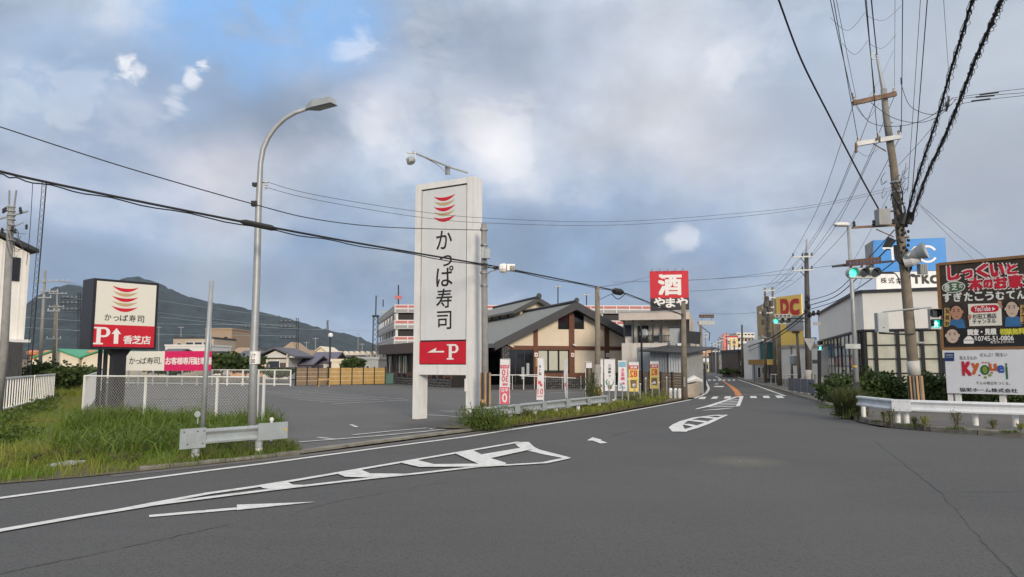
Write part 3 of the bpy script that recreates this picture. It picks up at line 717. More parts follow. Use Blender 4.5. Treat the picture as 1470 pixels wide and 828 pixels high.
for ch, y0, y1, a, b in (('か', 332, 356, 626, 648), ('っ', 367, 381, 631, 648), ('ぱ', 383, 410, 626, 650), ('寿', 415, 441, 626, 648), ('司', 447, 472, 627, 647)):
    ua, w1_ = quw(a, y0); ub, w0_ = quw(b, y1); text(mb, fr, ch, ua, w0_, ub, w1_, .024, .012, 3)
build('lettering', mb, 'ink', t)
mb = MB(); ua, w1_ = quw(641, 494); ub, w0_ = quw(658, 516); serif_P(mb, fr, ua, w0_, ub, w1_, .018)
ua, w_ = quw(613, 506); ub, _ = quw(637, 506)
flat(mb, fr, [(ua, w_), (ua+(ub-ua)*.5, w_-.0), (ub, w_), (ub, w_+.05), (ua+(ub-ua)*.5, w_+.05), (ua+(ub-ua)*.55, w_+.16)], .018)
build('lettering', mb, 'letter_white', t)
# floodlight arm on the top
a = P(645, 240, 23.6); b = P(672, 247, 23.4); e = P(590, 218, 23.0)
m = MB(); m.tube([P(672, 248, 23.5), P(648, 240.5, 23.4), P(592, 218, 22.9)], .035, 6); m.tube([P(645, 251, 23.5), P(628, 236, 23.3), P(606, 224, 23)], .014, 5); m.tube([P(641, 250, 23.6), P(641, 237, 23.4)], .05, 6); m.tube([P(645, 251, 23.5), P(645, 237, 23.4)], .03, 6)
arm = build('lamp_arm', m, 'galvanised', t)
m = MB(); c = P(589.5, 224, 22.9); fl = F(c, R(10)); m.box(fl, -.15, .15, -.03, .03, .10, .13); m.box(fl, -.16, -.135, -.03, .03, -.10, .13); m.box(fl, .135, .16, -.03, .03, -.10, .13); m.lathe(fl(0, 0, -.1), [(.13, -.12), (.15, -.06), (.14, .02), (.08, .06)], 12, (-.3, .2, 1)); build('floodlight', m, 'galvanised', t)
m = MB(); m.lathe(c+Vector((.02, -.02, -.225)), [(.13, -.012), (.14, .012)], 12, (-.3, .2, 1)); build('floodlight_lens', m, 'lamp_glass', t)
m = MB(); m.box(fr, bx1-.02, bx1+.03, -.05, -.002, .95, 1.35); build('switch_box', m, 'white_paint', t)
# ------------------------------------------------------------------ low box sign on its column
fr = Fpx(128.5, 23.0, 221.5, 24.56)[0]; SW = Fpx(128.5, 23.0, 221.5, 24.56)[1]; q = lambda x, y, v=0: fr.uw(x, y, v)
wt = q(133, 400)[1]; wb = q(133, 499)[1]; SD = .9
t = empty('box_sign', fr(SW/2, SD/2, 0), fr.a, 'black box sign with cream face, red parking strip and crescents on one dark column', 'sign')
m = MB(); m.box(fr, -.02, SW+.02, 0, SD, wb-.03, wt+.03); build('cabinet', m, 'sign_black', t)
m = MB(); wr = q(133, 465)[1]; m.box(fr, .07, SW-.07, -.022, -.002, wr+.001, wt-.05); build('face_panel', m, 'sign_cream', t)
m = MB(); m.box(fr, .065, SW-.065, -.025, -.002, wb+.04, wr); build('parking_panel', m, 'sign_red', t)
ua, w1_ = q(161, 410); ub, _ = q(199, 410); wbb = q(180, 447)[1]
crescents(fr, (ua+ub)/2, w1_, ub-ua, (w1_-wbb)/5, t, -.028, 0)
mb = MB()
for ch, a, b, y0, y1 in (('か', 150, 159, 450.5, 460), ('っ', 162, 170, 454, 460.5), ('ぱ', 172, 183, 451.5, 461), ('寿', 185, 194, 452, 462), ('司', 197, 206, 453, 463)):
    ua, w1_ = q(a, y0); ub, w0_ = q(b, y1); text(mb, fr, ch, ua, w0_, ub, w1_, -.028, .01, 3)
build('lettering', mb, 'ink', t)
mb = MB(); ua, w1_ = q(134.5, 469); ub, w0_ = q(157.2, 494.5); serif_P(mb, fr, ua, w0_, ub, w1_, -.031)
ua, w1_ = q(160, 470.5); ub, w0_ = q(172.5, 493.5); uc = (ua+ub)/2; h = w1_-w0_
flat(mb, fr, [(uc-.07, w0_), (uc+.07, w0_), (uc+.07, w1_-h*.38), (ub, w1_-h*.38), (uc, w1_), (ua, w1_-h*.38), (uc-.07, w1_-h*.38)], -.031)
for ch, a, b in (('香', 177, 189), ('芝', 190, 202), ('店', 203, 215)):
    ua, w1_ = q(a, 481.5+(a-177)*.02); ub, w0_ = q(b, 493.5+(a-177)*.02); text(mb, fr, ch, ua, w0_, ub, w1_, -.031, .035, 2)
build('lettering', mb, 'letter_white', t)
m = MB(); c = G(168, 600); c = P(169, 523, 24.3); cf = F((c.x, c.y, 0), fr.a); m.box(cf, -.19, .19, -.19, .19, 0, wb-.25); m.prism([cf(-.19, -.19, wb-.25), cf(.19, -.19, wb-.25), cf(.34, -.19, wb-.03), cf(-.34, -.19, wb-.03)], cf.v*.38); build('column', m, 'sign_black', t)
for px in (143, 151):
    m = MB(); c = P(px, 523, 24.6); m.box(F((c.x, c.y, 0)), -.05, .05, -.05, .05, 0, wb-.02); build('side_post', m, 'sign_black', t)

# ------------------------------------------------------------------ white mesh fence
fc = G(118, 604); fe = P(380, 523, 21.0); fe.z = 0; FY0 = fc.y
frf = F((fc.x, fc.y, 0), math.atan2(fe.y-fc.y, fe.x-fc.x)); FL = (fe-fc).length; FH = 1.43
t = empty('mesh_fence', frf(0, 0, 0), frf.a, 'white chain link fence running in front of the low box sign', 'fence')
for k, u in enumerate((0, FL*.365, FL*.76, FL-.22, FL)):
    m = MB(); m.box(frf, u-.028, u+.028, -.028, .028, 0, FH+(.03 if k < 3 else .08)); build('post', m, 'white_paint', t)
m = MB(); m.tube([frf(0, 0, FH), frf(FL-.2, 0, FH)], .028, 6); build('top_rail', m, 'white_paint', t)
m = MB(); m.tube([frf(0, 0, .12), frf(FL-.2, 0, .12)], .02, 6); build('bottom_rail', m, 'white_paint', t)
def chain(fr_, L_, H_, w=.0034, cell=.105, w0=.1):
    mb = MB(); n = int((L_+H_)/cell)
    for i in range(n):
        for s in (1, -1):
            u = i*cell if s < 0 else i*cell-H_
            a, b = (u, w0), (u+H_*1.0, w0+H_) if s > 0 else (u-H_, w0+H_)
            (ua, wa), (ub, wb_) = a, b
            if ua > ub: ua, wa, ub, wb_ = ub, wb_, ua, wa
            if ub <= 0 or ua >= L_: continue
            if ua < 0: wa += (wb_-wa)*(0-ua)/(ub-ua); ua = 0
            if ub > L_: wb_ += (wa-wb_)*(ub-L_)/(ub-ua); ub = L_
            v = .003*s; p, q_ = fr_(ua, v, wa), fr_(ub, v, wb_); nn = Vector((0, 0, 1))*w
            mb.poly([p-nn, q_-nn, q_+nn, p+nn])
    return mb
mat('wire_white', (.62, .62, .58), .5, var=.05)
o = build('wire_mesh', chain(frf, FL-.2, FH-.13), 'wire_white', t); o['kind'] = 'stuff'
# side run going away from the corner
fb = P(152, 523, 62); f2 = F((fc.x, fc.y, 0), math.atan2(fb.y-fc.y, fb.x-fc.x)); L2 = 38
t = empty('slat_fence', f2(0, 0, 0), f2.a, 'white upright bar fence running back from the mesh fence corner', 'fence')
m = MB(); m.box(f2, .08, L2, -.02, .02, FH-.06, FH); build('top_rail', m, 'white_paint', t)
m = MB(); m.box(f2, .08, L2, -.02, .02, .12, .17); build('bottom_rail', m, 'white_paint', t)
for i in range(1, 190):
    m = MB(); m.box(f2, i*.2-.018, i*.2+.018, -.018, .018, .172, FH-.062); build('bar', m, 'white_paint', t)
# far railing across the back of the car park
ff, Lf = Fpx(140, 66, 418, 60.5); FHf = 1.3
t = empty('railing', ff(0), ff.a, 'long white tube railing across the back of the car park', 'railing')
n = 13
for i in range(n+1):
    m = MB(); u = Lf*i/n; m.box(ff, u-.05, u+.05, -.05, .05, 0, FHf+.05); build('post', m, 'white_paint', t)
for w in (.12, FHf):
    m = MB(); m.box(ff, .055, Lf-.055, -.03, .03, w, w+.07); build('rail', m, 'white_paint', t)
m = MB(); mb = chain(ff, Lf, FHf-.15, .007, .22, .14); build('wire_mesh', mb, 'wire_white', t)['kind'] = 'stuff'
# banner on the railing
fb_, Lb = Fpx(180, 60, 303, 58); fb_ = F(P(180, 523, 60)*1, fb_.a); fb_.o.z = 0
q = lambda x, y: fb_.uw(x, y)
w0, w1 = q(240, 532)[1], q(240, 504)[1]
t = empty('banner', fb_(Lb/2), fb_.a, 'cream and magenta car park banner with white lettering behind the mesh fence', 'banner')
us = q(236, 520)[0]
m = MB(); m.box(fb_, -.4, us, 0, .04, w0, w1); build('cream_panel', m, 'sign_cream', t)
m = MB(); m.box(fb_, us+.002, Lb, 0, .04, w0, w1); build('magenta_panel', m, 'magenta', t)
for u in (.3, Lb*.5, Lb-.3):
    m = MB(); m.box(fb_, u-.05, u+.05, .05, .13, 0, w1-.1); build('post', m, 'galvanised', t)
mb = MB(); x = 187
for ch, a, b in (('か', 186, 194), ('っ', 195, 201), ('ぱ', 202, 210), ('寿', 211, 220), ('司', 221, 229), ('。', 230, 232)):
    ua, wa = q(a, 513); ub, wb_ = q(b, 522.5)
    if ch == '。': wa = wb_+.12
    if ch == 'っ': wa -= .2
    text(mb, fb_, ch, ua, wb_, ub, wa, -.01, .01)
build('lettering', mb, 'ink', t)
mb = MB()
for i, ch in enumerate('お客様専用駐車場'):
    a = 238+i*8.3; ua, wa = q(a, 513); ub, wb_ = q(a+7.6, 523); text(mb, fb_, ch, ua, wb_, ub, wa, -.01, .03)
build('lettering', mb, 'letter_white', t)
# white railing at the far left
pts = [G(-75, 625), G(-20, 603), G(38, 578), P(80, 523, 37)]; pts[3].z = 0
tops = [1.55, 1.45, 1.35, 1.3]
fl_ = F(pts[1], math.atan2(pts[3].y-pts[1].y, pts[3].x-pts[1].x)); Ll = (pts[3]-pts[1]).length
for nm, u0, u1, lab in (('railing', -4.0, Ll*.55, 'white upright bar railing in front of the brown boarded wall at far left'), ('railing', Ll*.585, Ll, 'farther length of white bar railing vanishing into the dark bush')):
    t = empty(nm, fl_((u0+u1)/2), fl_.a, lab, 'railing')
    for w in (.18, 1.28):
        m = MB(); m.box(fl_, u0, u1, -.03, .03, w, w+.06); build('rail', m, 'white_paint', t)
    for i in range(int((u1-u0)/.5)+1):
        u = u0+.03+i*.5; m = MB(); m.box(fl_, u-.02, u+.02, -.02, .02, -.05 if i % 4 == 0 else .242, 1.278); build('bar', m, 'white_paint', t)
for px, py, Y, s in ((165, 548, 40, 1),):
    pass

# ------------------------------------------------------------------ near street lamp, thin pole, short crash barrier
c = G(361, 640); YL = c.y
t = empty('street_lamp', c, 0, 'tall grey street lamp with curved neck rising behind the short crash barrier', 'street lamp')
pth = [Vector((c.x, YL, 0))]+[P(x, y, YL) for x, y in ((364, 520), (368.5, 400), (371, 300), (374, 235), (377.5, 214), (385, 197), (396, 182), (409, 170), (424, 161.5), (441, 156))]
m = MB(); m.tube(pth, [.10, .09, .082, .074, .060, .062, .058, .054, .05, .047, .045], 12); build('pole', m, 'galvanised', t, smooth=True)
m = MB(); hA, hB = P(441, 156, YL), P(479, 147, YL-.3); ax = (hB-hA).normalized(); sd_ = Vector((-.25, -1, 0)).normalized(); sd_ = (sd_-ax*sd_.dot(ax)).normalized(); up = sd_.cross(ax); up = up if up.z > 0 else -up
def hp(a, s, h): return hA+ax*a+sd_*s+up*h
Lh = (hB-hA).length+.02
vs = [hp(0, -.06, -.02), hp(0, .06, -.02), hp(0, .05, .06), hp(0, -.05, .06), hp(Lh*.3, -.15, -.05), hp(Lh*.3, .15, -.05), hp(Lh*.3, .12, .13), hp(Lh*.3, -.12, .13), hp(Lh, -.13, -.04), hp(Lh, .13, -.04), hp(Lh*.93, .10, .12), hp(Lh*.93, -.10, .12)]
fs = [(0, 1, 2, 3), (8, 11, 10, 9)]+[(i+a, i+(a+1) % 4, i+4+(a+1) % 4, i+4+a) for i in (0, 4) for a in range(4)]
m.add(vs, fs); head = build('lamp_head', m, 'box_grey', t)
m = MB(); m.add([hp(Lh*.34, -.12, -.058), hp(Lh*.34, .12, -.058), hp(Lh*.94, .105, -.052), hp(Lh*.94, -.105, -.052)], [(0, 1, 2, 3)]); build('lamp_lens', m, 'lamp_glass', head)
m = MB(); pb = P(366, 514, YL); m.lathe(pb+Vector((0, 0, -.13)), [(.116, 0), (.116, .28)], 14); pl = build('number_plate', m, 'letter_white', t)
mb = MB(); fp_ = F(pb+Vector((0, -.118, 0)), 0); text(mb, fp_, 'ソケ', -.06, .0, .06, .11, -.004, .01); text(mb, fp_, '00', -.05, -.11, .05, -.02, -.004, .02); build('lettering', mb, 'ink', pl)
m = MB(); a_ = P(370.5, 293, YL); m.box(F(a_, 0), -.13, .0, -.10, .0, -.06, .06); a2 = P(373, 265, YL); m.box(F(a2, 0), -.16, -.04, -.06, .06, -.04, .04); m.tube([P(374, 262, YL), P(383, 262, YL)], .012, 5); build('clamp', m, 'dark_steel', t)
m = MB(); m.lathe(P(382, 271, YL-.02), [(.02, 0), (.04, .03), (.02, .06), (.045, .09), (.02, .12), (.04, .15), (.02, .2)], 8); build('insulator', m, 'insulator', t)
# thin bare pole
c2 = G(290, 634)
m = MB(); m.tube([Vector((c2.x, c2.y, 0)), P(296, 520, c2.y), P(304, 403, c2.y)], [.062, .055, .05], 10)
simple('bare_pole', m, 'galvanised', c2, 'thin bare grey pole leaning slightly behind the left end of the short crash barrier', 'pole', smooth=True)

def wbeam(h0, depth=.07, hh=.33, s=1):
    h = [(0, 0), (.9, .05), (1, .18), (.2, .40), (.2, .60), (1, .82), (.9, .95), (0, 1)]
    return [(-s*a*depth, h0+b*hh) for a, b in h]
pa, pb = G(262, 661), G(414, 640)  # ground below the two ends
pa = P(262, 523, 13.3); pa.z = 0; pb = P(413, 523, 14.9); pb.z = 0
fg = F(pa, math.atan2(pb.y-pa.y, pb.x-pa.x)); Lg = (pb-pa).length; z0, z1 = fg.uw(283, 640)[1], fg.uw(283, 614.5)[1]
t = empty('crash_barrier', fg(Lg/2), fg.a, 'short dented grey crash barrier piece with flat end plates below the near street lamp', 'crash barrier')
m = MB(); m.sweep([fg(.3), fg(Lg*.5), fg(Lg*.72)], wbeam(z0+.02, .07, z1-z0-.04)); build('beam', m, 'galv_rusty', t)
m = MB(); m.box(fg, -.02, .46, -.085, -.075, z0-.03, z1+.01); ep = build('end_plate', m, 'galv_rusty', t)
m = MB(); m.box(fg, .10, .27, -.092, -.086, z0+.08, z1-.08); build('reflector_patch', m, 'box_grey', ep)
m = MB(); m.box(fg, Lg*.70, Lg, -.085, -.075, z0+.01, z1+.02); ep = build('end_plate', m, 'galv_rusty', t)
m = MB(); m.lathe(fg(Lg-.06, -.088, (z0+z1)/2+.03), [(.03, 0), (.03, .006)], 10, -fg.v); build('reflector', m, 'yellow', ep)
for u in (.33, Lg*.74):
    m = MB(); m.lathe(fg(u, .03, 0), [(.07, -.05), (.07, z1-.02)], 12); build('post', m, 'galv_rusty', t, smooth=False)
    m = MB(); m.lathe(fg(u, .03, 0), [(.075, .10), (.075, .15)], 12); build('reflective_band', m, 'letter_white', t)
for i, u in enumerate((.05, .12, .30, .40, .42, .12)):
    m = MB(); m.lathe(fg(u, -.088, z0+(.05 if i % 2 else z1-z0-.05)), [(.012, 0), (.012, .012)], 6, -fg.v); build('bolt', m, 'rusty_steel', t)
c = P(284, 600, 13.45)
m = MB(); m.tube([c-Vector((0, 0, .10)), c+Vector((0, 0, .02))], .012, 6); m.lathe(c+Vector((0, -.02, .07)), [(.055, -.008), (.06, 0), (.055, .012)], 12, (0, 1, 0)); simple('delineator', m, 'galv_rusty', c-Vector((0, 0, .10)), 'small round reflector disc on a stub above the left end of the crash barrier', 'reflector')
c = P(390, 604, 15.2); m = MB(); m.tube([c-Vector((0, 0, .42)), c+Vector((0, 0, .02))], .03, 8); m.lathe(c, [(.045, 0), (.045, .05), (.02, .07)], 8); simple('marker_post', m, 'white_paint', (c.x, c.y, c.z-.42), 'short white capped post beside the right end of the crash barrier', 'post')
m = MB(); c = G(92, 671); fr0 = F((c.x, c.y, .03), R(28)); m.prism([fr0(-.3, 0, .0), fr0(.1, -.05, .0), fr0(.32, .05, .04), (fr0(.05, .1, .05))], (0, 0, .03)); simple('litter', m, 'box_grey', c, 'crumpled grey plastic scrap lying at the grass edge of the road', 'litter')
# ------------------------------------------------------------------ hills
def skyline(px):
    K = [(-900, 470), (-400, 478), (-60, 486), (0, 455), (34, 436), (50, 423), (75, 410), (95, 406.5), (112, 409), (130, 419), (150, 409), (172, 398), (195, 395), (228, 406), (262, 422), (300, 432), (345, 439), (390, 450), (420, 457), (450, 466), (480, 474.5), (500, 478), (520, 484), (534, 491), (560, 500), (620, 508), (700, 513), (950, 514), (1000, 500), (1018, 497), (1060, 500), (1110, 505), (1300, 512), (1500, 515), (2400, 512)]
    for (a, ya), (b, yb) in zip(K, K[1:]):
        if px <= b:
            t = (px-a)/(b-a); return ya+(yb-ya)*t
    return K[-1][1]
mat('forest', (.012, .026, .030), .95, var=.6, scale=.02, dirt=.5, dirtcol=(.028, .045, .03), bump=0)  # green shifted to blue, distance haze put into the forest colour
def hills(name, x0, x1, dx, Y0, Ytop, Y1, nY, loc=(0, 0, 0)):
    cols = int((x1-x0)/dx)+1; vs = []; fs = []
    for j in range(nY+1):
        s = j/nY; Y = Y0+(Y1-Y0)*s
        for i in range(cols):
            px = x0+i*dx; H = P(px, skyline(px), Ytop); top = H.z
            k = (Y-Y0)/(Ytop-Y0) if Y < Ytop else 1-(Y-Ytop)/(Y1-Ytop)*.6
            k = max(0, k)
            X = (px-CX)*Y/FOC
            rid = abs(noise.noise(Vector((X/260, Y/330, 2.2))))*1.5+abs(noise.noise(Vector((X/95, Y/110, 7))))*.5
            prof = k**1.2
            z = top*prof*(1-.55*(1-min(1, k))*(1-rid))+ (noise.noise(Vector((X/22, Y/30, 5)))*9+noise.noise(Vector((X/6, Y/6, 5)))*2.5)*min(1, k*3)*(1 if top > 30 else .3)
            if Y > Ytop: z = min(z, top-1)
            vs.append((X, Y, z-3))
    for j in range(nY):
        for i in range(cols-1):
            a = j*cols+i; fs.append((a, a+1, a+cols+1, a+cols))
    m = MB(); m.v = vs; m.f = fs; return struct(name, m, 'forest', smooth=True)
hills('mountain', -200, 640, 2.5, 1500, 2900, 3350, 70)
hills('hills', 640, 1800, 6, 2300, 3000, 3300, 14)
hills('hills', -1200, -190, 10, 1900, 2900, 3300, 16)

# ------------------------------------------------------------------ generic town pieces
def window(fr, u0, w0, u1, w1, parent, fm='white_paint', gm='window_glass', fw=.06, v=0):
    m = MB(); m.box(fr, u0-fw, u1+fw, v-.05, v-.002, w0-fw, w0); m.box(fr, u0-fw, u1+fw, v-.05, v-.002, w1, w1+fw)
    m.box(fr, u0-fw, u0, v-.05, v-.002, w0+.001, w1-.001); m.box(fr, u1, u1+fw, v-.05, v-.002, w0+.001, w1-.001); f = build('window', m, fm, parent)
    m = MB(); m.box(fr, u0+.001, u1-.001, v-.03, v-.004, w0+.001, w1-.001); build('pane', m, gm, f); return f
def block(px0, px1, ytop, Y, depth, wall, label, cat='building', roof='flat', roofm='roof_dark', ang=0.0, wins=None, group=None, name='building', rh=None, base=0, over=.4, winm='window_glass', ridge='u'):
    "building whose front spans px0..px1 of the photograph at distance Y, top of wall at ytop"
    a = P(px0, HOR, Y); b = P(px1, HOR, Y); fr = F((a.x, Y, base), ang); Wd = (b.x-a.x)/max(.3, math.cos(ang)); H = Zat(ytop, Y)-base
    e = empty(name, fr(Wd/2, depth/2), ang, label, cat, group)
    m = MB(); m.box(fr, 0, Wd, 0, depth, 0, H); build('wall', m, wall, e)
    if roof == 'flat':
        m = MB(); m.box(fr, -.12, Wd+.12, -.12, depth+.12, H+.002, H+.35); build('parapet', m, roofm, e)
    elif roof == 'gable':
        rh = rh or Wd*.25; m = MB(); o = over
        if ridge == 'u':
            for (v0, v1) in ((-o, depth/2), (depth+o, depth/2)):
                q = [fr(-o, v0, H-.1), fr(Wd+o, v0, H-.1), fr(Wd+o, v1, H+rh), fr(-o, v1, H+rh)]; m.prism(q if v0 > v1 else q[::-1], (0, 0, .18))
        else:
            for (u0, u1) in ((-o, Wd/2), (Wd+o, Wd/2)):
                q = [fr(u0, -o, H-.1), fr(u0, depth+o, H-.1), fr(u1, depth+o, H+rh), fr(u1, -o, H+rh)]; m.prism(q, (0, 0, .18))
            g = MB(); g.prism([fr(0, .01, H), fr(Wd, .01, H), fr(Wd/2, .01, H+rh-.1)], fr.v*(depth-.02)); build('gable', g, wall, e)
        build('roof', m, roofm, e)
    elif roof == 'hip':
        rh = rh or Wd*.2; o = over; m = MB(); i = min(Wd, depth)/2
        p = [fr(-o, -o, H), fr(Wd+o, -o, H), fr(Wd+o, depth+o, H), fr(-o, depth+o, H)]
        r0, r1 = (fr(i, depth/2, H+rh), fr(Wd-i, depth/2, H+rh)) if Wd > depth else (fr(Wd/2, i, H+rh), fr(Wd/2, depth-i, H+rh))
        if Wd > depth: fs = [(0, 1, 5, 4), (1, 2, 5), (2, 3, 4, 5), (3, 0, 4), (3, 2, 1, 0)]
        else: fs = [(0, 1, 4), (1, 2, 5, 4), (2, 3, 5), (3, 0, 4, 5), (3, 2, 1, 0)]
        m.add(p+[r0, r1], fs); build('roof', m, roofm, e)
    if wins:
        nc, nr, wf, hf = wins; cw = Wd/nc; ch = H/nr
        for r_ in range(nr):
            for c in range(nc):
                u = cw*(c+.5); w = ch*(r_+.55); window(fr, u-cw*wf/2, w-ch*hf/2, u+cw*wf/2, w+ch*hf/2, e, gm=winm, fw=.05)
    return e, fr, Wd, H
def util_pole(px, ytop, Y, label, arms=(), r=.16, m_='concrete_pole', lean=0, name='utility_pole', ybase=None, cat='utility pole', group=None, extra=True, pxb=None):
    b = P(px if pxb is None else pxb, HOR, Y); b.z = 0; tp = P(px, ytop, Y)
    e = empty(name, b, 0, label, cat, group)
    m = MB(); m.tube([b, b.lerp(tp, .5), tp], [r, r*.85, r*.65], 10); build('shaft', m, m_, e, smooth=True)
    for (ya, xa, xb, am) in arms:
        A, Bq = P(xa, ya, Y-.12), P(xb, ya, Y-.12); Bq.z = A.z
        m = MB(); m.bar(A, Bq, .09, .11); arm = build('crossarm', m, am, e)
        n = max(2, int((Bq-A).length/.55)); mi = MB()
        for i in range(n+1):
            q = A.lerp(Bq, (i+.15)/(n+.3)); mi.lathe(q+Vector((0, 0, .05)), [(.02, 0), (.05, .03), (.03, .07), (.045, .10), (.015, .15)], 7)
        build('insulators', mi, 'insulator', arm)
    return e, b, tp

# ------------------------------------------------------------------ far left house, pole and mast
fr, Lw = Fpx(-80, 38, 31, 41); Hw = lambda y, x=40: fr.uw(x, y)[1]
t = empty('metal_clad_house', fr(Lw/2, 3), fr.a, 'cream ribbed metal house with outside stairs at the left edge', 'house')
zt0 = Hw(363, 40); _u, _w = fr.uw(0, 342); RS = (_w-zt0)/(1-_u/Lw)
m = MB(); m.prism([fr(0, 0, Hw(508, 40)), fr(Lw, 0, Hw(508, 40)), fr(Lw, 0, zt0), fr(0, 0, zt0+RS)], fr.v*9); build('wall', m, 'corrugated', t)
m = MB(); m.prism([fr(-.2, -.5, zt0+RS+.12), fr(Lw+.3, -.5, zt0+.02), fr(Lw+.3, -.5, zt0+.22), fr(-.2, -.5, zt0+RS+.32)], fr.v*10); build('roof', m, 'roof_dark', t)
for i in range(int(Lw/.5)):
    u = .25+i*.5; m = MB(); m.box(fr, u-.03, u+.03, -.03, -.001, Hw(505, 40), zt0+(RS-.05)*(1-u/Lw)); build('rib', m, 'corrugated', t)
m = MB(); m.box(fr, Lw-.12, Lw-.02, -.12, -.03, Hw(505, 40), zt0-.1); build('downpipe', m, 'white_paint', t)
ua, wa = fr.uw(14, 370); ub, wb_ = fr.uw(25, 402); window(fr, ua, wb_, ub, wa, t, 'dark_steel', 'dark_glass', v=-.03)
m = MB(); m.box(fr, Lw-1.9, Lw+.02, -.9, -.04, Hw(492, 40), Hw(488, 40)); m.box(fr, Lw-4.5, Lw-1.9, -.9, -.04, Hw(462, 25), Hw(458, 25)); build('landing', m, 'white_paint', t)
for i in range(9):
    m = MB(); k = i/8; u = Lw-3.6+k*2.0; w = Hw(458, 25)+(Hw(490, 40)-Hw(458, 25))*k; m.box(fr, u-.15, u+.15, -.85, -.05, w, w+.05); build('step', m, 'white_paint', t)
m = MB(); A0, B0 = fr(Lw-3.8, -.88, Hw(458, 25)), fr(Lw-1.5, -.88, Hw(492, 40)); m.bar(A0, B0, .06, .22); m.bar(A0+Vector((0, 0, .9)), B0+Vector((0, 0, .9)), .04)
for k in range(6): q_ = A0.lerp(B0, k/5); m.bar(q_, q_+Vector((0, 0, .9)), .03)
m.bar(fr(Lw-4.5, -.88, Hw(458, 25)+.9), A0+Vector((0, 0, .9)), .04); build('stair_rail', m, 'white_paint', t)
frd = Fpx(2, 32, 32, 35.5)[0]; Ld = Fpx(2, 32, 32, 35.5)[1]; frd2 = frd
t = empty('boarded_shed', frd(Ld/2, 1), frd.a, 'weathered brown boarded shed wall below the metal house', 'shed')
Hs = frd.uw(20, 491)[1]; m = MB(); m.box(frd, -4, Ld, 0, 4, 0, Hs-.01); build('wall', m, 'old_board', t)
for i in range(int((Ld+4)/.28)):
    m = MB(); u = -4+i*.28; m.box(frd, u+.01, u+.27, -.03-random.uniform(0, .012), -.001, .05, Hs); build('board', m, 'old_board', t)
# thick grey pole left
YP = 24.
b = P(2, 560, YP); b.z = 0
t = empty('utility_pole', b, 0, 'thick grey concrete pole with two prongs on top at the left edge', 'utility pole')
m = MB(); m.tube([P(-3, 590, YP)*1, P(6, 500, YP), P(16.5, 297, YP)], [.13, .125, .10], 12); build('shaft', m, 'concrete_pole', t, smooth=True)
m = MB(); m.tube([P(13, 300, YP), P(13.5, 273, YP)], .028, 6); build('prong', m, 'concrete_pole', t)
m = MB(); m.tube([P(20, 300, YP), P(23.5, 273, YP)], .028, 6); build('prong', m, 'concrete_pole', t)
for y in (297, 303, 309, 315, 323, 331, 345): m = MB(); m.lathe(P(16.3, y, YP), [(.125, -.02), (.135, .0), (.125, .025)], 10); build('band', m, 'galvanised', t)
m = MB(); m.bar(P(-12, 317, YP), P(40, 303, YP), .05); build('crossarm', m, 'galvanised', t); m = MB(); m.bar(P(-5, 335, YP), P(34, 319, YP), .03); build('crossarm', m, 'galvanised', t)
for x, y in ((8, 300), (5, 302), (30, 303), (29, 300), (38, 325), (18, 327), (3, 330), (22, 331)): m = MB(); m.lathe(P(x, y, YP-.1), [(.02, -.1), (.05, -.06), (.03, -.02), (.05, .02), (.02, .08)], 7); build('insulator', m, 'insulator_dark', t)
m = MB(); g = random.Random(3)
for i in range(10):
    p0 = P(g.uniform(8, 26), g.uniform(318, 345), YP-.15); p1 = P(g.uniform(10, 42), g.uniform(318, 385), YP-.15); m.tube(catenary(p0, p1, g.uniform(.05, .4), 8), .008, 4)
build('loose_leads', m, 'thin_cable', t)
# lattice mast
YM = 40; zb = 0; zt = Zat(262, YM); c = P(47, 523, YM); cb = P(43, 523, YM)
t = empty('lattice_mast', (cb.x, YM, 0), 0, 'slim dark lattice radio mast beside the metal clad house', 'mast')
m = MB(); dsp = .11
def mp_(z, sx, sy): k = z/zt; return Vector((cb.x+(c.x-cb.x)*k+sx*dsp, YM+sy*dsp, z))
for sx, sy in ((-1, -1), (1, -1), (0, 1)): m.bar(mp_(0, sx, sy), mp_(zt, sx, sy), .022)
build('legs', m, 'dark_steel', t); m = MB(); n = 34
cr = [(-1, -1), (1, -1), (0, 1)]
for i in range(n):
    for k in range(3):
        a_, b_ = cr[k], cr[(k+1) % 3]; m.bar(mp_(zt*i/n, *a_), mp_(zt*(i+1)/n, *b_), .011)
build('bracing', m, 'dark_steel', t)
# mast poles beyond
util_pole(65, 388, 62, 'pale grey pole with white crossarms behind the lattice mast', [(404, 52, 100, 'galvanised'), (418, 58, 84, 'galvanised'), (427, 52, 74, 'galvanised')], .16, pxb=58)
util_pole(80, 438, 58, 'brown wooden pole left of the low box sign', [(446, 68, 86, 'galvanised'), (486, 66, 88, 'galvanised')], .15, 'concrete_brown', pxb=78)
util_pole(82, 420, 95, 'thin pole with a transformer cluster near the green roofed factory', [(421, 70, 96, 'galvanised'), (440, 70, 92, 'galvanised')], .15)
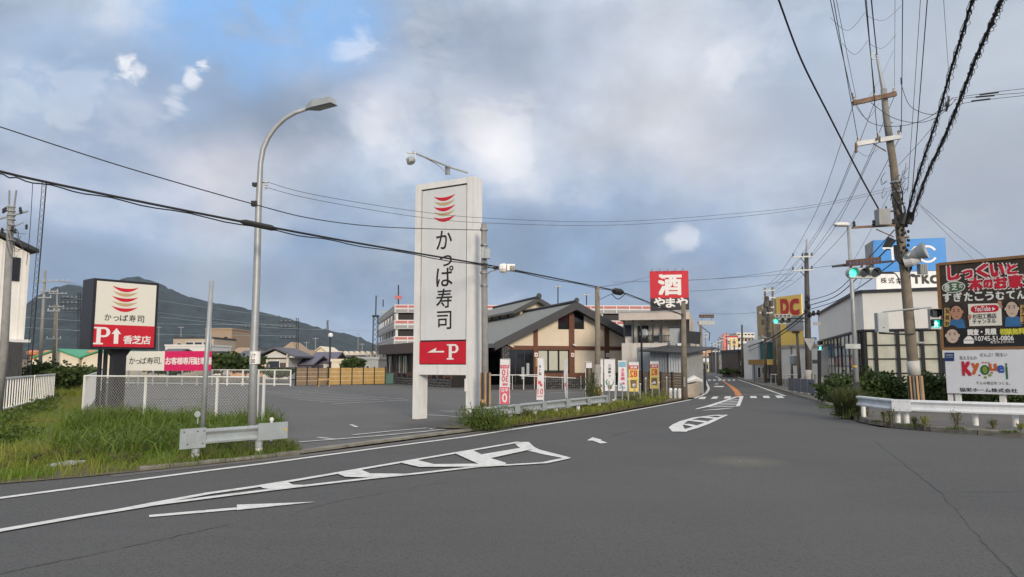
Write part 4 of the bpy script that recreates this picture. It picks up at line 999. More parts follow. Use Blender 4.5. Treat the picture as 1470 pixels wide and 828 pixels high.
# railway masts
def gantry(px, ytop, Y, x0, ys, label):
    b = P(px, HOR, Y); b.z = 0; e = empty('railway_mast', b, 0, label, 'mast'); tp = P(px, ytop, Y)
    m = MB()
    for s in (-.18, .18): m.bar(b+Vector((s, 0, 0)), tp+Vector((s, 0, 0)), .08)
    n = 16
    for i in range(n): m.bar(b.lerp(tp, i/n)+Vector((-.18*(-1)**i, 0, 0)), b.lerp(tp, (i+1)/n)+Vector((.18*(-1)**i, 0, 0)), .05)
    build('shaft', m, 'dark_steel', e)
    for y in ys:
        m = MB(); A_, B_ = P(x0, y, Y), P(px+2, y, Y); m.bar(A_, B_, .10, .12); m.bar(A_-Vector((0, 0, .4)), B_-Vector((0, 0, .4)), .05)
        for i in range(6): q_ = A_.lerp(B_, i/5); m.bar(q_-Vector((0, 0, .4)), q_, .03)
        arm = build('beam', m, 'dark_steel', e); mi = MB()
        for i in range(4): mi.lathe(A_.lerp(B_, .1+i*.22)+Vector((0, 0, .1)), [(.05, 0), (.12, .06), (.06, .1), (.12, .16), (.05, .25)], 7)
        build('insulators', mi, 'deck_grey', arm)
gantry(427, 456, 120, 401, (462, 470, 486), 'dark railway lattice mast with beams right of the tiled house')
gantry(372, 463, 150, 350, (470,), 'farther railway mast seen beside the near street lamp pole')
gantry(114, 420, 110, 88, (428, 436, 445), 'railway mast with rusty beams just left of the low box sign')
util_pole(474, 483, 95, 'black pole with a small lamp standing behind the wooden fence', (), .16, 'dark_steel', name='yard_lamp_post', cat='lamp post')
m = MB(); c = P(474.5, 484, 95); m.lathe(c, [(.1, 0), (.3, .1), (.32, .4), (.15, .55)], 8); simple('yard_lamp', m, 'letter_white', c, 'white lamp head on top of the black pole behind the wooden fence', 'lamp')
util_pole(303, 432, 70, 'slender grey pole standing in front of the tall tan block', (), .10, 'galvanised', name='flood_pole', cat='pole')

# ------------------------------------------------------------------ town behind the car park
block(45, 178, 516, 100, 30, 'cream', 'long cream factory wall under the green roof', 'factory', roof='none')
e, fr, Wd, H = block(52, 112, 513, 96, 26, 'cream', 'green roofed factory hall with orange vents at the far left', 'factory', roof='gable', roofm='green_roof', rh=1.0, ridge='v')
e2, fr2, Wd2, H2 = block(117, 172, 513.5, 96.5, 26, 'cream', 'second green roofed factory hall partly behind the low box sign', 'factory', roof='gable', roofm='green_roof', rh=.9, ridge='v')
gv = 'orange vents on the factory roofs'
for k, px in enumerate((48, 71, 92, 103, 134, 152, 160)):
    c = P(px, 506, 101); m = MB(); m.lathe((c.x, c.y, Zat(516, 100)), [(.35, 0), (.35, .5), (.8, .7), (.85, 1.1), (.5, 1.3)], 10); simple('roof_vent', m, 'orange_vent', (c.x, c.y, Zat(516, 100)), ORD[k]+' round orange vent from the left on the green roofed factory', 'vent', gv)
def wn(fr, e, L): 
    for u0, w0, u1, w1 in L: window(fr, u0, w0, u1, w1, e)
e, fr, Wd, H = block(247, 305, 486, 150, 12, 'beige', 'beige three storey block with balconies left of the tall tan tower', 'apartment block', roof='flat', roofm='roof_dark')
fr_ = fr
for k in range(3):
    w = .9+k*2.15
    if k: 
        m = MB(); m.box(fr, Wd*.28, Wd-.2, -1.2, -.05, w-.4, w-.2); m.box(fr, Wd*.28, Wd-.2, -1.2, -1.12, w-.199, w+.7); build('balcony', m, 'cream', e)
    for i in range(3): window(fr, Wd*(.32+i*.22), w, Wd*(.32+i*.22)+1.5, w+1.2, e)
    window(fr, Wd*.1, w, Wd*.1+.9, w+1.0, e)
block(236, 302, 497, 140, 10, 'white_wall', 'low white building in front of the beige balcony block', 'building', roof='flat', roofm='white_wall', wins=(8, 1, .4, .2))
e, fr, Wd, H = block(293, 331, 473, 160, 12, 'tan', 'tall tan concrete tower block at left centre', 'apartment block', roof='flat', roofm='tan')
for i in range(4): window(fr, Wd*.72, 1+i*2.0, Wd*.72+.7, 1.9+i*2.0, e, 'tan', 'dark_glass')
for i in range(2): window(fr, Wd*.42, 4+i*2.1, Wd*.42+.4, 4.5+i*2.1, e, 'tan', 'dark_glass')
block(304, 318, 507, 120, 8, 'white_wall', 'narrow white house with a dark window below the tan tower', 'house', wins=(1, 2, .5, .4), winm='dark_glass')
block(331, 352, 509, 110, 8, 'orange_wall', 'small orange house right of the tan tower', 'house', roof='gable', roofm='tan', rh=1.0, wins=(3, 2, .35, .3))
block(340, 378, 513, 105, 8, 'orange_wall', 'low peach house behind the near street lamp pole', 'house', roof='gable', roofm='tile_grey', rh=.9, wins=(4, 1, .4, .3))
block(228, 250, 508, 120, 8, 'cream', 'small cream house at the left end of the banner', 'house', roof='gable', roofm='tile_grey', rh=.8, wins=(2, 1, .3, .3))
# traditional house
e, fr, Wd, H = block(379, 414, 513, 88, 7.5, 'white_wall', 'two storey traditional house with dark tiled gable roofs at centre left', 'house', roof='none')
m = MB(); m.box(fr, .3, Wd-.3, -.07, -.002, 1.2, 2.0); m.box(fr, .3, Wd-.3, -.07, -.002, 2.45, 3.0); build('dark_siding', m, 'brown_panel', e)
window(fr, .7, 1.35, 1.9, 2.2, e, v=-.08); window(fr, .5, 2.05, 1.5, 2.45, e, 'blind', 'blind', v=-.01); window(fr, 1.8, 2.05, 2.7, 2.45, e, 'blind', 'blind', v=-.01)
m = MB()
for (u0, u1, h, v0, lo) in ((-1.1, Wd/2, H+1.05, -1.0, H-.05), (Wd+1.1, Wd/2, H+1.05, -1.0, H-.05)):
    m.prism([fr(u0, v0, lo), fr(u0, 8, lo), fr(u1, 8, h), fr(u1, v0, h)], (0, 0, .22))
build('roof', m, 'tile_grey', e)
m = MB(); m.prism([fr(-.2, -.3, H-.02), fr(Wd+.2, -.3, H-.02), fr(Wd/2, -.3, H+.85)], fr.v*.2); build('gable', m, 'white_wall', e)
m = MB(); m.prism([fr(-1.3, -1.6, 1.9-.9+1.6), fr(Wd+1.0, -1.6, 2.6), fr(Wd+.6, -.1, 3.1), fr(-.9, -.1, 3.1)], (0, 0, -.15)) if False else m.prism([fr(-1.4, -1.5, .95), fr(Wd+1.2, -1.5, .95), fr(Wd+.9, -.08, 1.35), fr(-1.0, -.08, 1.35)], (0, 0, .12)); build('lower_roof', m, 'tile_grey', e)
block(410, 436, 517, 112, 10, 'white_wall', 'white walled house with grey roof right of the tiled house', 'house', roof='gable', roofm='tan', rh=1.6, ridge='v', wins=(3, 1, .3, .3))
block(404, 424, 503, 130, 8, 'cream', 'cream house peeking above the tiled house roof', 'house', roof='hip', roofm='tan', rh=1.6)
block(416, 447, 523, 92, 9, 'tile_purple', 'low house with purple grey roof behind the wooden fence', 'house', roof='gable', roofm='tile_purple', rh=1.0)
block(444, 476, 520, 98, 9, 'white_wall', 'low white house with long purple grey roof', 'house', roof='gable', roofm='tile_purple', rh=1.3, wins=(3, 1, .3, .3))
block(447, 473, 510, 140, 10, 'cream', 'cream gabled hall lit by the low sun', 'house', roof='gable', roofm='cream', rh=1.6, ridge='v')
block(476, 499, 519, 92, 6, 'cream', 'cream corrugated shed behind the yellow wooden fence', 'shed', roof='flat', roofm='cream')
block(478, 545, 510, 135, 8, 'white_wall', 'row of small white gabled buildings behind the yellow fence', 'building', roof='flat', roofm='tile_grey', wins=(12, 1, .45, .3))
for i in range(8):
    c0 = 483+i*8; block(c0, c0+5, 509.5, 133, 3, 'white_wall', ORD[i]+' little white gabled bay from the left, behind the yellow fence', 'building', roof='gable', roofm='cream', rh=.55, ridge='v', group='white gabled bays behind the yellow fence', over=.1)
block(513, 543, 516, 88, 6, 'galvanised', 'grey metal container shed behind the yellow fence', 'shed', roof='flat', roofm='galvanised', wins=(1, 1, .12, .25))
block(498, 516, 513, 105, 5, 'rusty_steel', 'brown low shed beside the grey container shed', 'shed', roof='flat', roofm='tile_grey')
# distant settlement under the mountain
g = random.Random(21); grp = 'tiny houses at the foot of the mountain'
for i in range(46):
    px = g.uniform(175, 545); Y = g.uniform(190, 420); wpx = g.uniform(6, 16); 
    if i % 6 == 0: px = g.uniform(-40, 60)
    wc, rt_, rc = ('cream', 'white_wall', 'beige', 'tan')[i % 4], ('gable', 'hip', 'flat')[(i//4) % 3], ('tile_grey', 'tile_purple', 'tan', 'roof_dark')[(i//12) % 4]
    block(px, px+wpx, 523-g.uniform(5, 9)*220/Y*1.35, Y, g.uniform(7, 12), wc, 'tiny '+{'cream': 'cream', 'white_wall': 'white', 'beige': 'beige', 'tan': 'tan'}[wc]+' house with a '+{'tile_grey': 'grey', 'tile_purple': 'purple grey', 'tan': 'tan', 'roof_dark': 'black'}[rc]+' '+rt_+' roof far under the mountain', 'house', roof=rt_, roofm=rc, rh=g.uniform(1.5, 2.4), ang=g.uniform(-.3, .3), group=grp, ridge=g.choice('uv'))
trs = 'trees among the far houses'
_tp = sum([sorted(g.uniform(170, 545) for _ in range(10)) for _ in range(3)], [])
for i in range(30):
    if i % 2: continue
    px = _tp[i]; Y = (g.uniform(120, 170), g.uniform(180, 230), g.uniform(240, 300))[i//10]; c = P(px, HOR, Y); tree((c.x, c.y), g.uniform(2.2, 3.8), g.uniform(1.8, 3), 'leaf_dark', (ORD[i%10]+' dark tree in the '+('near','middle','far')[i//10]+' rank among the far houses'), seed=i, n=160, size=1.0, group=trs)
for px, Y, h, r_, lab in ((318, 72, 3.0, 2.2, 'dark rounded shrub at the right end of the magenta banner'), (352, 75, 2.6, 2.0, 'green shrub behind the railing left of the street lamp pole'), (505, 86, 2.6, 1.6, 'small green tree above the yellow fence'), (240, 80, 2.2, 2.4, 'low dark shrub behind the banner'), (400, 74, 1.4, 2.2, 'low green shrub behind the railing below the tiled house')):
    c = P(px, HOR, Y); tree((c.x, c.y), h, r_, 'leaf_dark', lab, seed=px, n=900, size=.35)
for k, (px, yt, Y) in enumerate(sorted(((345, 487, 190), (362, 490, 200), (440, 490, 210), (453, 484, 205), (514, 478, 260), (520, 492, 240), (540, 492, 240), (228, 468, 230), (260, 468, 200), (330, 478, 250), (470, 500, 200)))):
    util_pole(px, yt, Y, ORD[k]+' thin utility pole by count from the left among the far houses', [(yt+2, px-4, px+4, 'galvanised')], .16, group='utility poles among the far houses')
# pylons on the ridge
for px, Yr, h, lab in ((470, 2850, 45, 'steel pylon standing on the mountain ridge'), (538, 330, 20, 'lattice tower rising left of the parking deck')):
    if px == 470: b = P(px, 476, Yr)
    else: b = P(px, HOR, 100); b.z = 0; h = Zat(455, 100)
    e = empty('pylon', b, 0, lab, 'pylon'); m = MB(); s0, s1 = (4, 1) if px == 470 else (.38, .3); th = 1.2 if px == 470 else .07
    for sx in (-1, 1):
        for sy in (-1, 1): m.bar(b+Vector((sx*s0, sy*s0, 0)), b+Vector((sx*s1, sy*s1, h)), th)
    n = 12
    for i in range(n):
        for sg in (-1, 1): a0 = s0+(s1-s0)*i/n; a1 = s0+(s1-s0)*(i+1)/n; m.bar(b+Vector((sg*a0, -a0, h*i/n)), b+Vector((-sg*a1, -a1, h*(i+1)/n)), th*.6)
    build('lattice', m, 'dark_steel', e)
    m = MB()
    if px == 470:
        for k in (.7, .85, 1): m.bar(b+Vector((-8, 0, h*k)), b+Vector((8, 0, h*k)), 1)
    else: m.box(F(b), -.42, .42, -.42, .42, h, h+.25); m.bar(b+Vector((0, 0, h+.2)), b+Vector((0, 0, h+3)), .15)
    build('top', m, 'dark_steel', e)
# wooden panel fence across the back
for x0, x1, Y0, Y1, mt, lab in ((425, 472, 61, 63.5, 'wood_brown', 'brown wooden panel fence right of the back railing'), (472, 553, 62.5, 66, 'wood_yellow', 'yellow sunlit wooden panel fence beside the green container')):  # sunlight on the right part is put into its yellower board colour
    ff, Lf = Fpx(x0, Y0, x1, Y1); e = empty('wooden_fence', ff(Lf/2), ff.a, lab, 'fence'); n = 3 if x0 < 450 else 5; Hf = 1.52
    for i in range(n+1):
        m = MB(); u = Lf*i/n; m.box(ff, u-.04, u+.04, -.06, .06, 0, Hf+.08); build('post', m, 'dark_steel', e)
    for i in range(n):
        u0, u1 = Lf*i/n+.045, Lf*(i+1)/n-.045
        for k in range(4):
            w = .06+k*.37
            for j in range(3): m = MB(); m.box(ff, u0, u1, -.02-random.uniform(0, .012), .015, w+j*.112, w+j*.112+.106); build('board', m, mt, e)
        for k in range(1, 4):
            m = MB(); m.box(ff, u0, u1, -.035, -.0345+.03, .06+k*.37-.032, .06+k*.37-.006); build('batten', m, 'cream', e)
c = G(545, 551.5); fr = F((c.x-1.6, c.y, 0), R(8)); e = empty('storage_container', fr(0), fr.a, 'dark green container box against the end of the yellow fence', 'container')
mat('teal_box', (.03, .11, .085), .5, var=.15)
m = MB(); m.box(fr, 0, 2.8, 0, 1.2, .05, .85); build('body', m, 'teal_box', e); m = MB(); m.box(fr, -.05, 2.85, -.05, 1.25, .851, .98); build('lid', m, 'teal_box', e)
m = MB()
for x, y, Y in ((462, 545, 60), (474, 545, 60)):
    pass
fr = Fpx(458, 58.5, 474, 58.8)[0]; L_ = Fpx(458, 58.5, 474, 58.8)[1]; m = MB(); m.box(fr, 0, .07, 0, .07, 0, .55); m.box(fr, L_-.07, L_, 0, .07, 0, .55); m.box(fr, -.05, L_+.1, -.01, .08, .552, .66); simple('bicycle_rail', m, 'wood_yellow', fr(0), 'low pale rail standing in front of the wooden fence', 'rail')
# ------------------------------------------------------------------ sushi restaurant
def spath(pts, n=8):
    "smooth curve through the points"
    p = [Vector(q) for q in pts]; out = []
    for i in range(len(p)-1):
        a, b, c, d = p[max(i-1, 0)], p[i], p[i+1], p[min(i+2, len(p)-1)]
        for k in range(n):
            t = k/n; out.append(.5*((2*b)+(c-a)*t+(2*a-5*b+4*c-d)*t*t+(3*b-a-3*c+d)*t**3))
    return out+[p[-1]]
fr, WW = Fpx(716, 53.6, 917, 57.6)
q = lambda x, y, v=0: fr.uw(x, y, v)
t = empty('restaurant', fr(WW/2, 6), fr.a, 'low restaurant with cream gable, brown timbers, grey roof and stone base', 'restaurant')
uL, wL = q(712, 491.8, -1); uR, wR = q(827.3, 433.8, -1); uE = 2*uR-uL; RD = 19.; TH = .34
sl = (wR-wL)/(uR-uL)
m = MB()
m.prism([fr(uL, -1, wL-TH), fr(uL, RD, wL-TH), fr(uR, RD, wR-TH), fr(uR, -1, wR-TH)][::-1], (0, 0, TH-.03)); m.prism([fr(uE, -1, wL-TH), fr(uR, -1, wR-TH), fr(uR, RD, wR-TH), fr(uE, RD, wL-TH)][::-1], (0, 0, TH-.03)); roof = build('roof', m, 'roof_grey', t)
for a, b in ((uL, uR), (uE, uR)):
    m = MB(); s_ = 1 if b > a else -1
    m.prism([fr(a-.1*s_, -1.08, wL-TH-.22), fr(b, -1.08, wR-TH-.22), fr(b, -1.08, wR+.06), fr(a-.1*s_, -1.08, wL+.02)], fr.v*.075); build('bargeboard', m, 'roof_dark', roof)
    m = MB(); m.prism([fr(a, -.98, wL-TH-.02), fr(b, -.98, wR-TH-.02), fr(b, 0, wR-TH-.02), fr(a, 0, wL-TH-.02)], (0, 0, -.03)); build('soffit', m, 'roof_dark', roof)
n = 26
for i in range(n):      # standing seams of the metal roof
    v = -.8+i*(RD/n); m = MB()
    for a in (uL, uE): m.bar(fr(a, v, wL-.02), fr(uR, v, wR-.02), .035, .03)
    build('roof_seam', m, 'roof_grey', roof)
m = MB(); m.tube([fr(uR, -1.1, wR+.08), fr(uR, RD, wR+.08)], .12, 8); m.lathe(fr(uR, -1.1, wR+.16), [(.16, -.06), (.2, 0), (.16, .1)], 10, fr.v); build('ridge_cap', m, 'roof_dark', roof)
def rh(u, v=0): return (wL+(u-uL)*sl if u < uR else wR-(u-uR)*sl)-TH-.05
m = MB(); m.prism([fr(.2, .12, 0), fr(WW, .12, 0), fr(WW, .12, rh(WW)), fr(uR, .12, rh(uR)), fr(.2, .12, rh(.2))], fr.v*.1); build('front_wall', m, 'dark_interior', t)
m = MB(); m.box(fr, WW-.2, WW-.02, .23, 17, 0, rh(WW)); m.box(fr, .2, .4, 4, 17, 0, rh(.2)); build('side_wall', m, 'cream_wall', t)
bt_, bb_ = q(800, 496.5)[1], q(800, 502.2)[1]; lb_t, lb_b = q(800, 535.2)[1], q(800, 542)[1]
posts = [q(a, 520)[0] for a in (765.6, 771.7, 816.7, 824.3, 868, 874.3, 911, 917.5)]
for i in range(4):
    a, b = posts[2*i], posts[2*i+1]; m = MB(); m.prism([fr(a, -.09, lb_b if i else .3), fr(b, -.09, lb_b if i else .3), fr(b, -.09, rh(b)), fr((a+b)/2, -.09, rh((a+b)/2)), fr(a, -.09, rh(a))], fr.v*.2); build('timber_post', m, 'timber_red', t)
spans = [(q(729, 500)[0], posts[0]), (posts[1], posts[2]), (posts[3], posts[4]), (posts[5], posts[6])]
for a, b in spans:
    m = MB(); m.box(fr, a+.002, b-.002, -.07, .1, bb_, bt_); build('timber_beam', m, 'timber_red', t)
for a, b in spans[1:]:
    m = MB(); m.box(fr, a+.002, b-.002, -.06, .1, lb_b, lb_t); build('timber_beam', m, 'timber_red', t)
# cream panels above the beam
for i, (a, b) in enumerate(spans):
    bx = []
    if i == 1: lo = q(801, 472.6); bx = (lo[0], lo[1], b, 'r')
    if i == 2: lo = q(838.5, 472.6); bx = (a, lo[1], lo[0], 'l')
    m = MB()
    if not bx:
        u_hi = b if rh(b) > rh(a) else a
        pts = [fr(a+.003, -.02, bt_+.003), fr(b-.003, -.02, bt_+.003), fr(b-.003, -.02, max(bt_+.01, rh(b)-.02)), fr(a+.003, -.02, max(bt_+.01, rh(a)-.02))]; m.prism(pts, fr.v*.1)
    else:
        x0, zz, x1, sd_ = bx
        m.prism([fr(a+.003, -.02, bt_+.003), fr(b-.003, -.02, bt_+.003), fr(b-.003, -.02, zz), fr(a+.003, -.02, zz)], fr.v*.1)
        if sd_ == 'r': m.prism([fr(a+.003, -.02, zz), fr(x0, -.02, zz), fr(x0, -.02, rh(x0)), fr(a+.003, -.02, rh(a))], fr.v*.1)
        else: m.prism([fr(x1, -.02, zz), fr(b-.003, -.02, zz), fr(b-.003, -.02, rh(b)), fr(x1, -.02, rh(x1))], fr.v*.1)
        g_ = MB(); g_.prism([fr(x0+.05, .03, zz+.05), fr(x1-.05, .03, zz+.05), fr(x1-.05, .03, rh(x1)-.1), fr(x0+.05, .03, rh(x0)-.1)], fr.v*.04)
        gw = build('gable_window', g_, 'dark_glass', t)
    build('wall_panel', m, 'cream_wall', t)
for i in (2, 3):
    a, b = spans[i]; m = MB(); m.box(fr, a+.003, b-.003, -.02, .1, lb_t+.003, bb_-.003); build('wall_panel', m, 'cream_wall', t)
# blinds window
a, b = spans[1]; n = 3
for i in range(n):
    u0, u1 = a+(b-a)*i/n, a+(b-a)*(i+1)/n; m = MB(); m.box(fr, u0+.04, u1-.04, .02, .04, lb_t+.05, bb_-.05); w_ = build('window', m, 'dark_steel', t)
    m = MB(); m.box(fr, u0+.08, u1-.08, .0, .018, lb_t+.2, bb_-.08); build('blind', m, 'blind', w_)
# stone base and piers
rs = random.Random(4)
def stones(frm, u0, u1, w0, w1, vv, parent, s=.16, kind=True):
    back = MB(); back.box(frm, u0, u1, vv, vv+.2, w0, w1); bk = build('stone_base', back, 'stone_dark', parent)
    m = MB(); nu, nw = int((u1-u0)/s), max(1, int((w1-w0)/s))
    for i in range(nu):
        for j in range(nw):
            cu, cw = u0+(i+.5+rs.uniform(-.2, .2))*(u1-u0)/nu, w0+(j+.5+rs.uniform(-.2, .2))*(w1-w0)/nw; r = s*rs.uniform(.28, .52); k = 6; a0 = rs.uniform(0, 6)
            p = [frm(cu+r*math.cos(a0+6.283*h/k)*rs.uniform(.8, 1.2), vv-.003, max(w0, min(w1, cw+r*.85*math.sin(a0+6.283*h/k)))) for h in range(k)]; c_ = frm(cu, vv-rs.uniform(.03, .06), cw)
            m.add(p+[c_], [(h, (h+1) % k, k) for h in range(k)])
    o = build('stones', m, 'stone', bk); o['kind'] = 'stuff'
sb0 = q(778, 520)[0]
stones(fr, sb0, WW, 0, lb_b-.01, -.12, t)
stones(fr, q(716, 520)[0], q(726.5, 520)[0], 0, q(716, 497)[1], -.75, t, .17)
# entrance
e0, e1 = q(727, 520)[0], posts[0]
m = MB(); m.box(fr, e0, e1, .02, .06, .25, bb_-.02); build('entrance_glass', m, 'dark_glass', t)
for k in range(4):
    u = e0+(e1-e0)*k/3.; m = MB(); m.box(fr, u-.03, u+.03, -.0, .018, .25, bb_-.03); build('door_frame', m, 'dark_steel', t)
for u0, w0, w1 in ((e0+1.2, .7, 1.6), (e0+1.6, 1.0, 1.9)):
    m = MB(); m.box(fr, u0, u0+.22, -.02, -.001, w0, w1); build('door_notice', m, 'box_grey', t)
for k in range(3):
    m = MB(); m.box(fr, e0-3.2, e1+.7, -1.6+.4*k, -.125 if k == 2 else -1.6+.4*(k+1)-.002, .0, .10*(k+1)); build('step', m, 'stone_dark', t)
m = MB()
ra = [fr(-2.2, -2.0, 1.05), fr(e1-.2, -2.0, 1.05)]; m.tube(ra, .03, 6); m.tube([fr(e0+.2, -2.3, 1.0), fr(e1+2.4, -2.4, .8)], .03, 6)
for k in range(7): u = -2.2+k*.85; m.tube([fr(u, -2.0, 0), fr(u, -2.0, 1.05)], .018, 5)
for k in range(4): u = e0+.5+k*1.5; m.tube([fr(u, -2.33, 0), fr(u, -2.33, .97)], .018, 5)
build('handrail', m, 'white_paint', t)
# crest boards and cameras
for x, y in ((768.7, 509), (821, 509.3), (871.5, 509.6), (914.5, 510)):
    u, w = q(x, y); m = MB(); m.box(fr, u-.13, u+.13, -.14, -.095, w-.15, w+.15); bd = build('crest_board', m, 'letter_white', t)
    m = MB(); flat(m, fr, [(u-.05, w-.07), (u+.05, w-.07), (u+.05, w+.07), (u-.05, w+.07)], -.143); build('crest', m, 'sign_red', bd)
for x, y in ((733, 497), (822.5, 495.5), (906, 498)):
    u, w = q(x, y); m = MB(); m.lathe(fr(u, -.3, w), [(.06, -.15), (.07, .05), (.03, .18)], 8, fr.u+Vector((0, 0, -.4))); build('wall_camera', m, 'letter_white', t)
u, w = q(769, 519); m = MB(); m.box(fr, u-.05, u+.05, -.13, -.095, w-.35, w+.35); build('wall_plate', m, 'wood_yellow', t)
# raised rear roof
V1 = 9.5
u0, w0 = q(773, 427.5, V1); ul, wl = q(738, 445.6, V1); ur, wr = 2*u0-ul, wl; D1 = 13
m = MB(); m.prism([fr(ul, V1, wl-.2), fr(ul, V1+D1, wl-.2), fr(u0, V1+D1, w0-.2), fr(u0, V1, w0-.2)][::-1], (0, 0, .2)); m.prism([fr(ur, V1, wr-.2), fr(u0, V1, w0-.2), fr(u0, V1+D1, w0-.2), fr(ur, V1+D1, wr-.2)][::-1], (0, 0, .2)); r2 = build('upper_roof', m, 'roof_grey', t)
for a in (ul, ur):
    m = MB(); m.prism([fr(a, V1-.08, wl-.32), fr(u0, V1-.08, w0-.32), fr(u0, V1-.08, w0+.05), fr(a, V1-.08, wl+.03)], fr.v*.07); build('bargeboard', m, 'roof_dark', r2)
for i in range(16):
    m = MB(); v = V1+.3+i*.8; m.bar(fr(ul, v, wl+.01), fr(u0, v, w0+.01), .035, .03); build('roof_seam', m, 'roof_grey', r2)
m = MB(); m.tube([fr(u0, V1-.1, w0+.08), fr(u0, V1+D1, w0+.08)], .13, 8); m.lathe(fr(u0, V1-.15, w0+.18), [(.18, -.06), (.26, 0), (.18, .1)], 10, fr.v); build('ridge_cap', m, 'roof_dark', r2)
wb0 = 3.2; m = MB(); m.prism([fr(ul+.9, V1+.9, wb0), fr(ur-.9, V1+.9, wb0), fr(ur-.9, V1+.9, wl+.1), fr(u0, V1+.9, w0-.25), fr(ul+.9, V1+.9, wl+.1)], fr.v*(D1-1)); uw_ = build('upper_wall', m, 'cream_wall', t)
fs_ = F(fr(ul+.9, V1+D1, 0), fr.a-R(90))
for x in (690, 697, 707, 718, 729.6):
    a, b = fs_.uw(x, 455.5); window(fs_, a-.28, b-.25, a+.28, b+.25, t, 'cream_wall', 'dark_glass')
m = MB(); m.box(fs_, 0, D1-.95, -.02, -.001, fs_.uw(720, 463)[1]-.6, fs_.uw(720, 449)[1]+.0); build('clerestory_wall', m, 'beige', t) if False else None
# rear wing with dark fascia
fw, LwW = Fpx(556, 71, 648, 56.5); qq = lambda x, y, v=0: fw.uw(x, y, v)
t2 = empty('restaurant_wing', fw(LwW/2, 3), fw.a, 'long dark fascia wing of the restaurant with tall windows left of the pylon sign', 'restaurant')
wf0, wf1 = qq(575, 508)[1], qq(575, 494)[1]
m = MB(); m.box(fw, 0, LwW, .02, 7, 0, wf0+.1); build('wall', m, 'dark_interior', t2)
m = MB(); m.box(fw, -.4, LwW+.6, -.8, 8, wf0, wf1); build('fascia', m, 'brown_panel', t2)
stones(fw, -.02, LwW, 0, qq(620, 543)[1], -.12, t2, .19)
for k in range(12):
    u = LwW*k/11; m = MB(); m.box(fw, u-.1, u+.1, -.06, .015, qq(620, 543)[1], wf0-.002); build('timber_post', m, 'timber_red' if k > 4 else 'brown_panel', t2)
    if k < 11:
        ua, ub = u+.25, LwW*(k+1)/11-.25
        if k % 3 != 1:
            for j in range(3):
                c = ua+(ub-ua)*(j+.5)/3; m = MB(); m.box(fw, c-.13, c+.13, -.0, .015, qq(620, 537)[1], wf0-.2); build('curtain_window', m, 'blind' if (j+k) % 2 else 'window_glass', t2)
        else:
            m = MB(); m.box(fw, ua, ub, 0, .015, qq(620, 541)[1], qq(620, 535)[1]); build('timber_panel', m, 'timber_red', t2)

# ------------------------------------------------------------------ parking deck
fd, Ld_ = Fpx(565.5, 95, 960, 97); qd = lambda x, y, v=0: fd.uw(x, y, v)
t = empty('parking_deck', fd(Ld_/2, 10), fd.a, 'three level parking deck with white and red parapets behind the pylon sign', 'parking deck')
fl2 = Fpx(541.5, 124, 565.5, 95)[0]; L2_ = Fpx(541.5, 124, 565.5, 95)[1]
lv = [(448.5, 437), (472, 459), (494.5, 482.5)]
m = MB(); m.box(fd, .5, Ld_, .6, 1.0, 0, qd(570, 440)[1]); m.box(fl2, .5, L2_-1.2, 1.0, 1.3, 0, qd(570, 443)[1]); build('dark_inside', m, 'dark_interior', t)  # near-black sheet stands in for the shade between the decks
for (y0, y1) in lv:
    w0, w1 = qd(570, y0)[1], qd(570, y1)[1]; h = w1-w0
    for fx, LL in ((fd, Ld_), (fl2, L2_)):
        m = MB(); m.box(fx, .003, LL-.003, 0, .3, w0, w1); pr = build('parapet', m, 'deck_white', t)
        m = MB(); m.box(fx, .1, LL-.1, -.06, -.001, w0+h*.08, w0+h*.42); build('panel_band', m, 'deck_grey', pr)
        m = MB(); m.box(fx, .1, LL-.1, -.06, -.001, w0+h*.62, w0+h*.90); build('panel_band', m, 'deck_red' if fx is fd else 'deck_grey', pr)
        n = int(LL/1.7)
        for i in range(n+1): m = MB(); u = LL*i/n; m.box(fx, max(0, u-.06), min(LL, u+.06), -.09, -.061, w0+.02, w1-.02); build('parapet_post', m, 'deck_white', pr)
    if fx is not None:
        m = MB(); m.box(fd, 0.31, Ld_, .31, 18, w0, w0+.3); build('slab', m, 'deck_grey', t)
for fx, LL, s in ((fd, Ld_, 5.5), (fl2, L2_, 5)):
    for i in range(int(LL/s)+1):
        u = .25+i*s; m = MB(); m.box(fx, u-.16, u+.16, .31, .58, 0, qd(570, 440)[1]); build('column', m, 'deck_white', t)
for x, y0, Y, lab in ((572, 409, 97, 'tall thin aerial on the corner of the parking deck'), (550, 430, 115, 'short aerial with a pale box at the left end of the parking deck'), (801, 409, 105, 'thin lamp mast behind the restaurant roof ridge'), (842, 421, 110, 'short mast with a flat top right of the restaurant ridge')):
    b = P(x, 440, Y); m = MB(); m.tube([b, P(x, y0, Y)], .09, 6); c = P(x, y0+(18 if x < 600 else 1), Y)
    e = empty('aerial', b, 0, lab, 'aerial'); build('mast', m, 'dark_steel', e); m = MB(); m.box(F(c), -.45, .45, -.15, .15, -.2, .25 if x < 600 else 0); build('head', m, 'deck_red' if x == 572 else 'box_grey', e)
mat('mall_white', (.62, .62, .62), .8, var=.05)
block(720, 932, 438.2, 120, 15, 'mall_white', 'long white upper storey seen above the restaurant roof', 'building', roof='none')
block(876, 931, 437, 118.5, 1, 'deck_red', 'pale red striped rooftop parapet above the restaurant right eave', 'parapet', roof='none') if False else None

